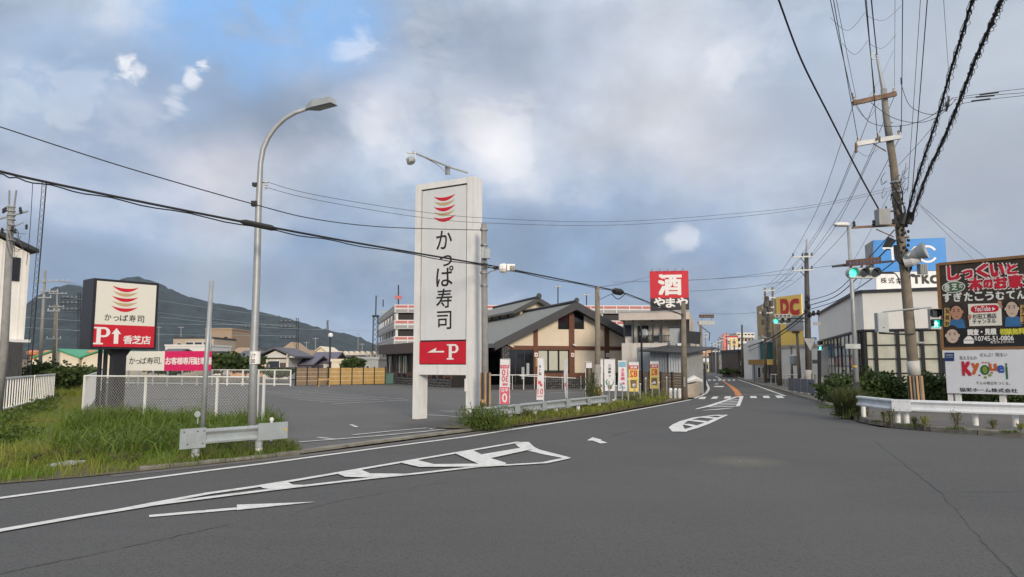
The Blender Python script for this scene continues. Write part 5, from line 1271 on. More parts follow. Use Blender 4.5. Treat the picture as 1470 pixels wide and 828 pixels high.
# ------------------------------------------------------------------ liquor shop
fr, WY = Fpx(893, 48.7, 991, 47.5); q = lambda x, y, v=0: fr.uw(x, y, v)
t = empty('shop_building', fr(WY/2, 5), fr.a, 'pale two storey shop building with upstairs balcony under the red and black sign', 'shop')
wtop = q(940, 446)[1]; w2 = q(940, 459)[1]; wfl = q(940, 492)[1]; wrail = q(940, 482)[1]
u1 = q(935, 480)[0]; mat('shop_wall', (.58, .55, .50), .85, var=.06, streak=.45, dirtcol=(.2, .18, .15)); mat('shop_side', (.56, .50, .45), .85, var=.05, streak=.3, dirtcol=(.35, .28, .24))
m = MB(); m.box(fr, 0, WY, 1.6, 12, 0, w2-.001); build('wall', m, 'shop_wall', t)
m = MB(); m.box(fr, 0, WY, 0, 1.58, 0, wfl); build('lower_wall', m, 'shop_wall', t)
m = MB(); m.box(fr, -.15, WY+.02, -.2, 12.1, w2, wtop); build('parapet', m, 'shop_side', t)
m = MB(); m.box(fr, -.17, WY+.04, -.22, -.201, wtop-.12, wtop-.02); build('coping', m, 'galvanised', t)
m = MB(); m.box(fr, WY+.002, WY+.03, .2, 15, 0, wtop-.003); build('side_wall', m, 'shop_side', t)
for x in (896, 909, 937, 949): u = q(x, 470)[0]; m = MB(); m.box(fr, u-.05, u+.05, -.05, .05, wfl+.002, w2-.002); build('post', m, 'dark_steel', t)
m = MB(); ua, ub = q(922, 480)[0], WY+.1; m.bar(fr(ua, -.05, wrail), fr(ub, -.05, wrail), .05); m.bar(fr(ua, -.05, wfl+.08), fr(ub, -.05, wfl+.08), .04); build('rail', m, 'dark_steel', t)
n = 26
for i in range(n+1): m = MB(); u = ua+(ub-ua)*i/n; m.bar(fr(u, -.05, wfl+.1), fr(u, -.05, wrail-.02), .022); build('baluster', m, 'dark_steel', t)
ua, ub = q(916, 480, 1.6)[0], q(931, 480, 1.6)[0]; m = MB(); m.box(fr, ua, ub, 1.5, 1.59, wfl, w2-.3); build('dark_doorway', m, 'dark_interior', t)
ua, ub = q(897, 480, 1.6)[0], q(907, 480, 1.6)[0]; window(fr, ua, wfl+.5, ub, wfl+1.3, t, 'galvanised', 'window_glass', v=1.598)
ua, ub = q(948, 480, 1.6)[0], q(951, 480, 1.6)[0]; m = MB(); m.box(fr, ua, ub, 1.5, 1.59, wfl, w2-.4); build('brown_post', m, 'timber_red', t)
ua, ub = q(962, 480)[0], q(976, 480)[0]; m = MB(); m.box(fr, ua, ub, -.3, -.001, q(970, 505)[1], q(970, 471)[1]); build('service_cupboard', m, 'galvanised', t); m = MB(); m.box(fr, ua-.06, ub+.06, -.36, -.0, q(970, 471)[1]+.002, q(970, 467)[1]); build('cupboard_cap', m, 'dark_steel', t)
m = MB(); m.box(fr, q(973, 500)[0], q(979, 500)[0], -.5, -.31, q(970, 505)[1], q(970, 493)[1]); build('white_box', m, 'letter_white', t)
m = MB(); m.bar(fr(WY-.6, -.5, q(980, 483)[1]), fr(WY+.7, -.5, q(980, 486)[1]), .05, .8); build('side_awning', m, 'dark_steel', t)
# air conditioner, dish and pipes on the balcony
c = fr(q(924, 478)[0], .3, q(924, 478)[1]); m = MB(); m.lathe(c, [(.32, 0), (.3, .04), (.18, .1), (.02, .13)], 14, -fr.v+Vector((-.3, 0, .3))); simple('satellite_dish', m, 'box_grey', c, 'small satellite dish on the shop balcony by the dark doorway', 'satellite dish')
m = MB(); c = fr(q(943, 488)[0], .4, wfl); fx = F(c, fr.a); m.box(fx, -.4, .4, -.15, .15, 0, .6); ac = empty('air_conditioner', c, fr.a, 'outdoor air conditioner unit standing on the shop balcony', 'air conditioner'); build('body', m, 'box_grey', ac); m = MB(); m.lathe(fx(-.08, -.155, .3), [(.22, 0), (.22, .01)], 14, -fr.v); build('fan_grille', m, 'dark_steel', ac)
# lean-to annexe
fa, WA = Fpx(934, 45.2, 987, 43.2); qa = lambda x, y: fa.uw(x, y)
t = empty('lean_to_shed', fa(WA/2, 1), fa.a, 'grey and white corrugated lean to shed with a thin sloping dark roof', 'shed')
h0, h1 = qa(935, 504)[1], qa(985, 508)[1]; us = qa(959, 520)[0]; mat('corrugated_grey', (.30, .32, .33), .6, .1, var=.08, streak=.4); mat('corrugated_white', (.62, .63, .63), .6, .1, var=.06, streak=.3)
for a, b, mt in ((0, us, 'corrugated_grey'), (us+.06, WA-.3, 'corrugated_white')):
    m = MB(); n = int((b-a)/.09)
    pts = []
    for i in range(n+1): pts.append((a+(b-a)*i/n, 0 if i % 2 else -.035))
    vs = [fa(u, v, 0) for u, v in pts]+[fa(u, v, h0-.05) for u, v in pts]; k = len(pts); m.add(vs, [(i, i+1, k+i+1, k+i) for i in range(k-1)]); build('wall_sheet', m, mt, t)
m = MB(); m.box(fa, us+.001, us+.055, -.06, .02, 0, h0-.05); build('post', m, 'dark_steel', t)
m = MB(); m.box(fa, .05, WA-.35, .05, 2.2, 0, h0-.08); build('inner_wall', m, 'deck_grey', t)
m = MB(); m.prism([fa(-.5, -.5, h0-.02), fa(WA+.4, -.5, h1-.03), fa(WA+.4, 2.6, h1+.35), fa(-.5, 2.6, h0+.35)], (0, 0, .09)); build('roof', m, 'roof_dark', t)
fa2, WA2 = Fpx(917, 48.2, 937, 47.6); m = MB(); m.box(fa2, 0, WA2, 0, 1.2, 0, fa2.uw(925, 498)[1]); simple('tank_box', m, 'corrugated_grey', fa2(0), 'plain grey box shed between the restaurant corner and the lean to', 'shed')
# roadside roof sign
fs, WS = Fpx(935.5, 47.8, 991.5, 47.4); q = lambda x, y: fs.uw(x, y)
z0, zm, z1 = q(960, 444.7)[1], q(960, 427.8)[1], q(960, 388.8)[1]
t = empty('roof_sign', fs(WS/2, .2, z0), fs.a, 'square red and black roof sign with large white characters', 'sign')
m = MB(); m.box(fs, 0, WS, 0, .5, z0, z1); build('cabinet', m, 'sign_red', t)
m = MB(); m.box(fs, .0, WS, -.02, -.001, zm, z1); build('red_panel', m, 'sign_red', t); m = MB(); m.box(fs, 0, WS, -.02, -.001, z0, zm-.001); build('black_panel', m, 'sign_black', t)
mb = MB(); a, b = q(945.5, 394.5), q(978, 422.5); text(mb, fs, '酒', a[0], b[1], b[0], a[1], -.03, .05, 3)
for ch, x0, x1 in (('や', 939, 954.5), ('ま', 956, 969), ('や', 971, 987)): a, b = q(x0, 427.5 if ch == 'や' else 428), q(x1, 441); text(mb, fs, ch, a[0], b[1], b[0], a[1], -.03, .05, 3)
build('lettering', mb, 'letter_white', t)
for i in range(5): m = MB(); u = WS*(i+.3)/5; m.tube([fs(u, 0, z1), fs(u, -.35, z1+.08)], .015, 5); m.lathe(fs(u, -.38, z1+.06), [(.05, -.04), (.06, .04)], 6); build('sign_light', m, 'box_grey', t)
for px in (940, 985):
    m = MB(); u = q(px, 440)[0]; m.box(fs, u-.08, u+.08, .1, .3, wtop, z0-.001); build('support', m, 'dark_steel', t)
# plank fence and low curved wall
ff, Lf = Fpx(904, 46, 982, 40.5); e = empty('plank_fence', ff(Lf/2), ff.a, 'brown horizontal plank fence in front of the lean to shed', 'fence'); Hf = ff.uw(945, 534)[1]
npn = 5
for i in range(npn+1): m = MB(); u = Lf*i/npn; m.box(ff, u-.05, u+.05, -.06, .05, 0, Hf+.03); build('post', m, 'dark_steel', e)
for i in range(npn):
    for k in range(9): m = MB(); h = Hf/9; m.box(ff, Lf*i/npn+.055, Lf*(i+1)/npn-.055, -.02-random.uniform(0, .015), .015, h*k+.01, h*(k+1)-.012); build('board', m, 'wood_brown', e)
    for k in (2, 5): m = MB(); m.box(ff, Lf*i/npn+.055, Lf*(i+1)/npn-.055, -.05, -.037, Hf*k/8.5, Hf*k/8.5+.05); build('batten', m, 'wood_yellow', e)
m = MB(); path = spath([P(984, HOR, 39.5), P(993, HOR, 39.7), P(1000, HOR, 41), P(1003.5, HOR, 43.5), P(1004, HOR, 47)], 5)
for p in path: p.z = 0
m.sweep(path, [(0, 0), (0, .72), (.22, .72), (.22, 0)], True); simple('curved_wall', m, 'beige', path[4], 'low curved tan concrete wall at the shop corner', 'wall')
m = MB(); c = P(996, HOR, 43.5); m.tube([(c.x-.6, c.y, .74), (c.x, c.y+.1, .95), (c.x+.6, c.y+.6, .80)], [.12, .22, .1], 8); simple('rolled_hose', m, 'white_paint', c, 'pale rounded cover lying on the low curved wall', 'cover')
for px in (990, 995, 1000): m = MB(); c = P(px, HOR, 47+(px-990)*.3); m.box(F((c.x, c.y, 0), -1.2), -.05, .9, -.1, .1, .2, 2.0 if px < 1000 else 1.5); simple('stacked_board', m, ('galvanised', 'deck_grey', 'dark_steel')[(px-990)//5], (c.x, c.y, 0), ('tall pale board leaning nearest the shop corner', 'grey board leaning in the middle of the row along the shop side', 'dark short board farthest along the shop side wall')[(px-990)//5], 'board')

# ------------------------------------------------------------------ poles in the middle
def boxat(name, c, a, b, h, mt, parent, ang=0):
    m = MB(); m.box(F(c, ang), -a/2, a/2, -b/2, b/2, -h/2, h/2); return build(name, m, mt, parent)
YA = 22.3; b = P(697, 523, YA); b.z = 0
t = empty('concrete_pole', b, 0, 'grey concrete pole with a side camera right behind the pylon sign', 'utility pole')
m = MB(); m.tube([b, P(696, 480, YA), P(694.5, 321, YA)], [.112, .104, .088], 14); build('shaft', m, 'concrete_pole', t, smooth=True)
for i in range(5):
    a0 = R(-160+i*35); m = MB(); cc = Vector((math.cos(a0)*.15, math.sin(a0)*.15, 0)); m.bar(b+cc+Vector((0, 0, .35)), b+cc+Vector((0, 0, 1.55)), .05, .03); build('guard_strip', m, 'stripe_tan' if i % 2 == 0 else 'ink', t)
m = MB(); m.lathe(b+Vector((-.12, -.05, 0)), [(.36, -.05), (.34, .30), (.30, .38), (.1, .40)], 10); build('base_block', m, 'concrete', t)
m = MB()
for y in (330, 352, 378, 392, 410): m.lathe(P(695, y, YA), [(.125, -.02), (.13, 0), (.125, .02)], 12)
for k, y in enumerate((330, 352, 378, 392, 410)): m.bar(P(691, y, YA-.1), P(690+(k % 3)*4, y-3, YA-.25), .03)
build('bands', m, 'galvanised', t)['kind'] = 'stuff'
boxat('junction_box', P(700, 364, YA-.2), .16, .14, .30, 'box_grey', t); boxat('junction_box', P(693.5, 363, YA-.2), .10, .14, .34, 'box_grey', t)
m = MB(); m.tube([P(697, 384, YA-.1), P(712, 383, YA-.2), P(722, 385, YA-.3)], .025, 6); m.tube([P(697, 396, YA-.1), P(703, 390, YA-.2), P(716, 386, YA-.3)], .018, 6); arm = build('camera_arm', m, 'galvanised', t)
m = MB(); m.lathe(P(722, 385, YA-.4), [(.06, -.12), (.14, -.08), (.16, .05), (.12, .12)], 10, (1, -.2, 0)); m.box(F(P(733, 384, YA-.4), R(8)), -.12, .12, -.1, .1, -.10, .10); build('camera', m, 'letter_white', arm)
boxat('camera_glass', P(736, 384.5, YA-.53), .16, .02, .14, 'dark_glass', arm, R(8))
m = MB(); c = P(711, 384, YA-.25); m.lathe(c, [(.05, -.05), (.07, 0), (.05, .06)], 8, (1, 0, 0)); build('clamp', m, 'insulator_dark', arm)
m = MB(); c = P(692.5, 576, YA-.35); m.lathe(c, [(.06, -.005), (.06, .005)], 12, (0, 1, 0)); build('reflector_disc', m, 'stripe_tan', t)

YB = 31; b = P(857.5, 523, YB); b.z = 0
t = empty('concrete_pole', b, 0, 'slim concrete pole with a pale lower sleeve among the tall banners', 'utility pole')
m = MB(); m.tube([b, P(857.5, 411, YB)], [.135, .10], 12); build('shaft', m, 'concrete_brown', t, smooth=True)
m = MB(); m.lathe((b.x, b.y, Zat(556, YB)), [(.142, 0), (.138, Zat(523, YB)-Zat(556, YB))], 14); build('sleeve', m, 'concrete', t)
for i in range(4):
    m = MB(); a0 = R(-150+i*40); cc = Vector((math.cos(a0)*.145, math.sin(a0)*.145, 0)); m.bar(b+cc+Vector((0, 0, .02)), b+cc+Vector((0, 0, Zat(558, YB))), .06, .03); build('guard_strip', m, 'stripe_tan' if i % 2 else 'yellow', t)
m = MB(); m.bar(P(854, 414, YB), P(862, 416, YB), .05); m.lathe(P(860, 426, YB-.12), [(.04, 0), (.05, .2), (.03, .25)], 8); build('bracket', m, 'galvanised', t)
YC = 37.5; b = P(981.5, 523, YC); b.z = 0
t = empty('utility_pole', b, 0, 'brown concrete pole in front of the shop beside the plank fence', 'utility pole')
m = MB(); m.tube([b, P(981, 434, YC)], [.165, .12], 12); build('shaft', m, 'concrete_brown', t, smooth=True); boxat('notice', P(982.5, 548, YC-.18), .1, .02, .5, 'concrete_pole', t)
YD = 43; b = P(921.5, 523, YD); b.z = 0
t = empty('yard_lamp_post', b, 0, 'thin black lamp post at the right corner of the restaurant', 'lamp post')
m = MB(); m.tube([b, P(920.5, 475, YD), P(919.5, 468, YD), P(917, 466, YD)], [.075, .06, .05, .05], 8); build('post', m, 'dark_steel', t, smooth=True); m = MB(); m.lathe(P(917, 467.5, YD), [(.08, -.06), (.13, 0), (.06, .07)], 8); build('lamp', m, 'dark_steel', t)
# rear-facing traffic signal on its own pole
YE = 50; b = P(1006.5, 523, YE); b.z = 0
t = empty('traffic_signal', b, 0, 'traffic signal seen from behind on a brown pole at the left kerb', 'traffic signal')
m = MB(); m.tube([b, P(1006, 466, YE)], [.15, .10], 12); build('pole', m, 'concrete_brown', t, smooth=True)
m = MB(); m.tube([P(1006, 468, YE), P(1019, 478, YE), P(1018, 489, YE)], .03, 6); m.tube([P(1003, 462, YE), P(1026, 461, YE)], .04, 6); build('arm', m, 'dark_steel', t)
m = MB(); fx = F(P(1014, 463.3, YE), R(4)); m.box(fx, -.58, .58, -.09, .09, -.15, .15); hd = build('signal_back', m, 'box_grey', t)
for k in range(3): m = MB(); m.lathe(fx(-.38+k*.38, .09, 0), [(.16, 0), (.15, .22)], 12, fx.v); build('visor', m, 'dark_steel', hd)
m = MB(); m.box(fx, -.5, .55, -.02, .02, .35, .58); build('name_plate', m, 'rusty_steel', t); m = MB(); m.bar(fx(-.3, 0, .15), fx(-.3, 0, .35), .03); build('plate_bracket', m, 'dark_steel', t); m = MB(); m.bar(fx(.4, 0, .15), fx(.4, 0, .35), .03); build('plate_bracket', m, 'dark_steel', t)
mb = MB()
for i in range(4): text(mb, fx, '香芝駅北'[i] if False else '―', -.4+i*.24, .45, -.24+i*.24, .47, -.024)
build('plate_marks', mb, 'box_grey', t)['kind'] = 'stuff'

# ------------------------------------------------------------------ verge barrier and posts
pa = P(676, 523, 20.9); pa.z = 0; pb = P(869, 523, 29.8); pb.z = 0; fg = F(pa, math.atan2(pb.y-pa.y, pb.x-pa.x)); Lg = (pb-pa).length
t = empty('crash_barrier', fg(Lg/2), fg.a, 'long dull white crash barrier on the verge between pylon sign and banners', 'crash barrier')
zt = fg.uw(760, 578)[1]; n = 5
for i in range(n):
    u0, u1 = .7+(Lg-.7)*i/n, .7+(Lg-.7)*(i+1)/n
    m = MB(); m.sweep([fg(u0+.004), fg(u1-.004)], wbeam(zt-.29-.004*i*0, .08, .29)); build('beam', m, 'galv_rusty', t)
    m = MB(); m.box(fg, u1-.16, u1+(.0 if i == n-1 else .16), -.10, -.085, zt-.30, zt+.01); build('splice_plate', m, 'galv_rusty', t)
for x in (735, 770, 800, 832, 862):
    u = fg.uw(x, 580)[0]; m = MB(); m.lathe(fg(u, .06, 0), [(.07, -.05), (.07, zt-.1)], 10); build('post', m, 'concrete' if x == 735 else 'white_paint', t)
m = MB(); m.sweep([fg(.0), fg(.35), fg(.7)], wbeam(zt-.29, .08, .29)); build('end_terminal', m, 'galv_rusty', t)
grp = 'thin marker stakes along the verge'
stk = None
for i, x in enumerate((873.5, 883.5, 892.5, 901, 909.5, 918, 926, 935, 945, 956)):
    Y = 31+(x-873)*.085; c = P(x, 523, Y); h = 1.1 if i % 3 == 0 else .85
    if stk is None:
        e = empty('verge_stake', (c.x, c.y, 0), 0, 'x', 'stake', grp); m = MB(); m.tube([(c.x, c.y, 0), (c.x+.02, c.y, 1)], .028, 6); build('rod', m, 'galvanised', e); m = MB(); m.lathe((c.x+.02, c.y, 1), [(.04, 0), (.035, .05)], 6); build('cap', m, 'white_paint', e); stk = e; o = e
    else: o = dup(stk, (c.x, c.y, 0))
    o.scale = (1, 1, h)
    o['label'] = ('thin grey stake on the verge, ' + ['first right of the barrier end', 'below the white bowl banner', 'below the blue and pink banner', 'between the pink and the first yellow banner', 'below the first yellow banner', 'right of the first yellow banner', 'beside the black lamp post', 'under the last yellow banner', 'right of the last yellow banner', 'nearest the three white bollards'][i])
for i, x in enumerate((962, 969, 975)):
    Y = 38.2-.3*i; c = P(x, 523, Y); m = MB(); m.lathe((c.x, c.y, 0), [(.10, 0), (.10, .46), (.07, .54), (.02, .57)], 12)
    simple('bollard', m, 'white_paint', (c.x, c.y, 0), 'short white rounded bollard, ' + ['left', 'middle', 'right'][i]+' one of the three before the plank fence', 'bollard', 'three white bollards', smooth=False)

# ------------------------------------------------------------------ banners on poles
class FlagF(F):
    def __init__(s, o, ang, amp, ph, H): super().__init__(o, ang); s.amp, s.ph, s.H = amp, ph, H
    def __call__(s, u, v=0, w=0):
        k = math.sin(w*2.1+s.ph+u*2)*s.amp*(.4+abs(u)*1.6)
        return s.o+s.u*(u+.06*math.sin(w*1.6+s.ph)*(u))+s.v*(v+k)+s.w*w
def grid(mb, fr, u0, w0, u1, w1, v, nu=4, nw=10):
    pts = [fr(u0+(u1-u0)*i/nu, v, w0+(w1-w0)*j/nw) for j in range(nw+1) for i in range(nu+1)]
    return mb.add(pts, [(j*(nu+1)+i, j*(nu+1)+i+1, (j+1)*(nu+1)+i+1, (j+1)*(nu+1)+i) for j in range(nw) for i in range(nu)])
mat('flag_white', (.66, .66, .68), .8, var=.04, scale=4); mat('flag_pink', (.60, .10, .16), .8, var=.1); mat('flag_blue', (.20, .38, .50), .8, var=.25, scale=8)
mat('flag_yellow', (.68, .52, .14), .8, var=.08); mat('flag_red', (.55, .05, .05), .8, var=.15); mat('flag_dark', (.03, .028, .03), .8, var=.6, scale=12); mat('flag_green', (.12, .25, .18), .8, var=.2)
mat('flag_photo', (.16, .12, .07), .8, var=.7, scale=20)
def flag(x, ytop, ybot, wpx, Y, label, base, items, side=1, ang=0, amp=.05, ph=0, yb=None):
    b = P(x, HOR, Y); b.z = 0; z1, z0 = P(x, ytop, Y).z, P(x, ybot, Y).z; Wf = max(.05, wpx*Y/FOC/max(.12, math.cos(ang))); H = z1-z0
    e = empty('banner_flag', b, ang, label, 'banner', None)
    f = FlagF((b.x, b.y, z0), ang, amp, ph, H); pu = Wf*side/2
    m = MB(); m.tube([F(b, ang)(pu, 0, .05), F(b, ang)(pu+.02, 0, z1+.03)], .014, 6); build('pole', m, 'white_paint', e)
    m = MB(); m.tube([F(b, ang)(-pu, 0, z1+.01), F(b, ang)(pu, 0, z1+.03)], .009, 5); build('cross_arm', m, 'white_paint', e)
    m = MB(); m.lathe(F(b, ang)(pu, 0, 0), [(.16, 0), (.16, .04), (.05, .10), (.03, .16)], 10); build('base', m, 'white_paint', e)
    m = MB(); grid(m, f, -Wf/2, 0, Wf/2, H, 0, 5, 14); cl = build('cloth', m, base, e, smooth=True)
    for k in range(3):
        m = MB(); w = H*(.15+.3*k); m.box(f, pu-.02 if side > 0 else pu-.03, pu+.03 if side > 0 else pu+.02, -.012, .012, w, w+.03); build('tab', m, 'white_paint', cl)
    for it in items:
        if it[0] == 'p': _, mt, a, b_, c, d = it; m = MB(); grid(m, f, (a-.5)*Wf, b_*H, (c-.5)*Wf, d*H, -.006, 4, 8); build('print_patch', m, mt, cl)
        elif it[0] == 'c': _, mt, a, b_, r = it; m = MB(); m.poly([f((a-.5)*Wf+r*Wf*math.cos(R(i*24)), -.009, b_*H+r*Wf*math.sin(R(i*24))) for i in range(15)]); build('print_patch', m, mt, cl)
        else:
            _, tx, mt, a, b_, c, d = it; m = MB(); text(m, f, tx, (a-.5)*Wf, b_*H, (c-.5)*Wf, d*H, -.012, .04, 2, mirror=True); build('lettering', m, mt, cl)
    return e
flag(724.5, 516, 580, 13.5, 29.5, 'tall white banner with red numerals nearest the pylon sign', 'flag_white',
     [('p', 'flag_pink', .03, .80, .97, .88), ('t', 'ランチ', 'flag_white', .15, .815, .85, .865), ('t', '10', 'flag_pink', .2, .64, .85, .78), ('t', '30', 'flag_pink', .2, .50, .85, .63), ('t', '時間', 'flag_pink', .3, .41, .8, .47), ('p', 'flag_pink', .05, .0, .98, .38), ('t', '平日', 'flag_white', .2, .27, .85, .35), ('t', '0', 'flag_white', .25, .04, .75, .24)], 1, R(8), .04, 1.0)
flag(775.5, 514.5, 574, 9.5, 31, 'narrow white banner with a pink blossom print, second from the left', 'flag_white',
     [('t', 'か', 'ink', .2, .78, .55, .84), ('t', 'っ', 'ink', .25, .70, .5, .74), ('t', 'ぱ', 'ink', .2, .60, .6, .67), ('c', 'flag_pink', .35, .42, .25), ('c', 'flag_pink', .6, .36, .2), ('t', '01', 'flag_pink', .1, .14, .9, .27), ('p', 'flag_pink', .08, .08, .9, .10)], 1, R(30), .05, 2.2)
flag(812.5, 517, 571, 4.5, 31.5, 'furled white banner hanging almost edge on from a leaning pole', 'flag_white', [('p', 'flag_pink', .1, .3, .6, .4)], 1, R(70), .06, 0)
flag(845, 520, 566, 10, 33, 'dark patterned banner behind the dry weeds left of the slim pole', 'flag_dark', [('p', 'flag_white', .05, .82, .95, .99), ('p', 'flag_photo', .4, .35, .75, .8)], -1, R(15), .04, 1.4)
flag(861.5, 516, 563, 7, 35, 'white banner mostly hidden by the slim concrete pole', 'flag_white', [('t', '三', 'ink', .4, .6, .7, .75), ('c', 'flag_photo', .6, .2, .3)], 1, R(10), .03, .5)
flag(875, 516, 561, 14.5, 36, 'white banner with black characters above a bowl picture', 'flag_white',
     [('t', '三', 'ink', .38, .76, .62, .84), ('t', '味', 'ink', .38, .66, .62, .74), ('t', '噌', 'ink', .38, .56, .62, .64), ('c', 'flag_green', .5, .27, .40), ('c', 'flag_white', .5, .29, .33), ('c', 'flag_photo', .5, .12, .22), ('t', 'り', 'ink', .42, .44, .58, .51)], 1, R(4), .03, .2)
flag(893, 518, 561, 13, 37, 'white banner with blue fish print and pink letters', 'flag_white',
     [('p', 'flag_blue', .05, .80, .95, .97), ('t', '生', 'flag_pink', .35, .62, .7, .76), ('t', '本', 'flag_pink', .3, .48, .75, .61), ('t', '鮪', 'flag_pink', .3, .36, .75, .47), ('c', 'flag_blue', .35, .22, .18), ('c', 'flag_pink', .62, .25, .14), ('t', '海鮮丼', 'flag_blue', .1, .08, .8, .14)], 1, R(12), .05, 2.9)
for x, yt, yb, w, Y, lab, ph in ((909.5, 520, 562, 13.5, 38, 'yellow and red price banner left of the black lamp post', .3), (939, 519, 557.5, 12.5, 40.5, 'yellow and red price banner farthest right before the plank fence', 1.9)):
    flag(x, yt, yb, w, Y, lab, 'flag_yellow', [('p', 'flag_white', .0, .90, 1, 1.0), ('p', 'flag_red', .02, .76, .98, .895), ('t', '黄金', 'flag_white', .15, .79, .85, .87), ('t', '82', 'flag_red', .12, .50, .85, .72), ('p', 'flag_photo', .15, .12, .80, .40), ('c', 'flag_white', .5, .22, .16)], 1, R(6), .04, ph)
# low weeds on the verge
def vz(px): return zone(px)
zt = vz([(684, 619), (760, 608.5), (870, 592.6), (955, 578.5), (956, 577), (676, 617), (760, 606), (870, 590.5), (955, 576.5), (960, 572), (870, 583), (760, 598), (672, 609)])
x, y = scatter(zt, 260); sel = clump(x, y, .8, -.12); x, y = x[sel], y[sel]; n = len(x)
grass('grass', [(x, y, .05, rng.uniform(.08, .32, n), .02, rng.uniform(.3, 1.1, n))], 'grass_yellow', 'uneven yellow green grass along the verge under the banners')
x, y = scatter(zt, 150); n = len(x); grass('grass', [(x, y, .05, rng.uniform(.06, .22, n), .02, rng.uniform(.3, 1.1, n))], 'leaf_weed', 'short dull weeds growing on the verge beside the white edge line')
c = P(696, 523, 19.9); bush('weed_bush', (c.x, c.y, .30), (.85, .5, .42), 2600, .10, 'leaf_mid', 'dense green weed bush at the right foot of the pylon sign', 'bush', shell=.15, seed=3, updir=.5)
c = P(735, 523, 23.5); bush('weed_bush', (c.x, c.y, .2), (1.0, .35, .25), 1400, .09, 'leaf_weed', 'low weed clump under the left half of the verge barrier', 'bush', shell=.15, seed=5, updir=.5)
for px, Y, rz, lab in ((848, 29.3, .9, 'tall dry brown weed in front of the dark banner'), (855, 29.8, .6, 'leafy green weed at the foot of the slim concrete pole'), (833, 28.5, .28, 'small weed tuft under the right part of the verge barrier')):
    c = P(px, 523, Y); bush('weed', (c.x, c.y, rz*.8), (.38, .3, rz), 1100, .09, 'leaf_fine' if rz > .8 else 'leaf_weed', lab, 'weed', shell=.1, seed=px, updir=.6)
for i, (px, Y) in enumerate(((902, 34), (915, 35.3), (930, 36.5), (945, 37.8))):
    c = P(px, 523, Y); bush('weed_clump', (c.x, c.y, .22), (.8, .35, .28), 700, .09, ('leaf_weed', 'grass_yellow')[i % 2], 'weed clump on the verge, '+['under the blue and pink banner', 'beside the black lamp post', 'left of the last yellow banner', 'right of the last yellow banner'][i], 'weed', shell=.15, seed=i+40, updir=.4)
# ------------------------------------------------------------------ glazed corner building on the right
mat('tkc_wall', (.68, .67, .64), .75, var=.03, scale=1, streak=.10, dirtcol=(.4, .38, .34))
mat('blue_sign', (.005, .22, .62), .4, var=.04)
mat('pane_pale', (.50, .50, .41), .2, var=.15, scale=1.2)
mat('painted_refl_grey', (.36, .37, .37), .12, var=.75, scale=1.6)  # grey, white and pink panes: street reflections put into the colour
mat('painted_refl_white', (.72, .70, .64), .15, var=.3, scale=2); mat('painted_refl_pink', (.48, .22, .22), .15, var=.6, scale=2)
mat('pane_blue', (.06, .14, .24), .12, var=.6, scale=1.5)
fR, WR = Fpx(1243, 45, 1356, 43.2); fL, WL = Fpx(1177, 66, 1232, 46.2)
qR = lambda x, y, v=0: fR.uw(x, y, v); qL = lambda x, y, v=0: fL.uw(x, y, v)
t = empty('corner_office', fR(0, 6), fR.a, 'large cream office with glazed ground floor rounding the right street corner', 'building')
EXT = 12
zt_ = qR(1300, 416.8)[1]; zb_ = qR(1300, 474)[1]
# outline of the front: straight left side, rounded corner, straight right side
A0, A1 = fL(0), fL(WL); B0, B1 = fR(.0), fR(WR+EXT)
mid = (A1+B0)/2+Vector((-.05, -.45, 0))
crn = [A1.lerp(mid, .5)*0+(A1*(1-s)**2+mid*2*s*(1-s)+B0*s*s) for s in (0, .2, .4, .6, .8, 1)]
outl = [A0]+crn+[B1]
m = MB(); back = [Vector((B1.x+6, 75, 0)), Vector((A0.x+6, 75, 0))]
m.prism([Vector((p.x, p.y, zb_)) for p in outl+back], (0, 0, zt_-zb_)); build('upper_wall', m, 'tkc_wall', t)
m = MB(); m.sweep([Vector((p.x, p.y, 0)) for p in outl], [(-.16, zt_-.05), (-.16, zt_+.12), (.1, zt_+.12), (.1, zt_+.001)], False); m.sweep([Vector((p.x, p.y, 0)) for p in outl], [(-.06, zb_-.01), (-.06, zb_+.10), (-.001, zb_+.10)], False); build('roof_edge', m, 'dark_steel', t)
inn = [A0]+crn+[B1]
m = MB()
def inset(p, d): return Vector((p.x+d*1.3, p.y+d*.8, 0))
m.prism([Vector((p.x, p.y, 0)) for p in [inset(p, .35) for p in outl]+back], (0, 0, zb_-.02)); build('inner_wall', m, 'pane_pale', t)
xs = [1243, 1258, 1290, 1325, 1350]; ys = [474, 495, 515, 535.6, 557]
us = [qR(x, 510, .1)[0] for x in xs]; step = us[3]-us[2]
while us[-1] < WR+EXT: us.append(us[-1]+step)
ws = [qR(1300, y, .1)[1] for y in ys]; ws[-1] = max(.25, ws[-1]); ws[0] = zb_-.03
for i, u in enumerate(us):
    m = MB(); k = .10 if i in (1, 2, 3) else .075; m.box(fR, u-k, u+k, .0, .2, 0, zb_-.02); build('mullion', m, 'ink', t)
for i in range(len(us)-1):
    for j in range(4):
        m = MB(); m.box(fR, us[i]+.105, us[i+1]-.105, .10, .13, ws[j+1]+.04, ws[j]-.04); build('pane', m, 'pane_pale' if (i, j) != (4, 2) else 'window_glass', t)
    for j in range(1, 5):
        m = MB(); m.box(fR, us[i]+.101, us[i+1]-.101, .04, .17, ws[j]-.035, ws[j]+.035); build('transom', m, 'ink', t)
m = MB(); m.box(fR, us[0], WR+EXT, .02, .34, 0, ws[4]-.036); build('plinth', m, 'concrete', t)
us2 = [WL*i/11 for i in range(12)]
for i, u in enumerate(us2):
    m = MB(); m.box(fL, u-.06, u+.06, .02, .2, 0, zb_-.02); build('mullion', m, 'ink' if i % 4 else 'pane_blue', t)
gl = random.Random(8)
wl_ = [.25+(zb_-.3)*k/5 for k in range(6)]
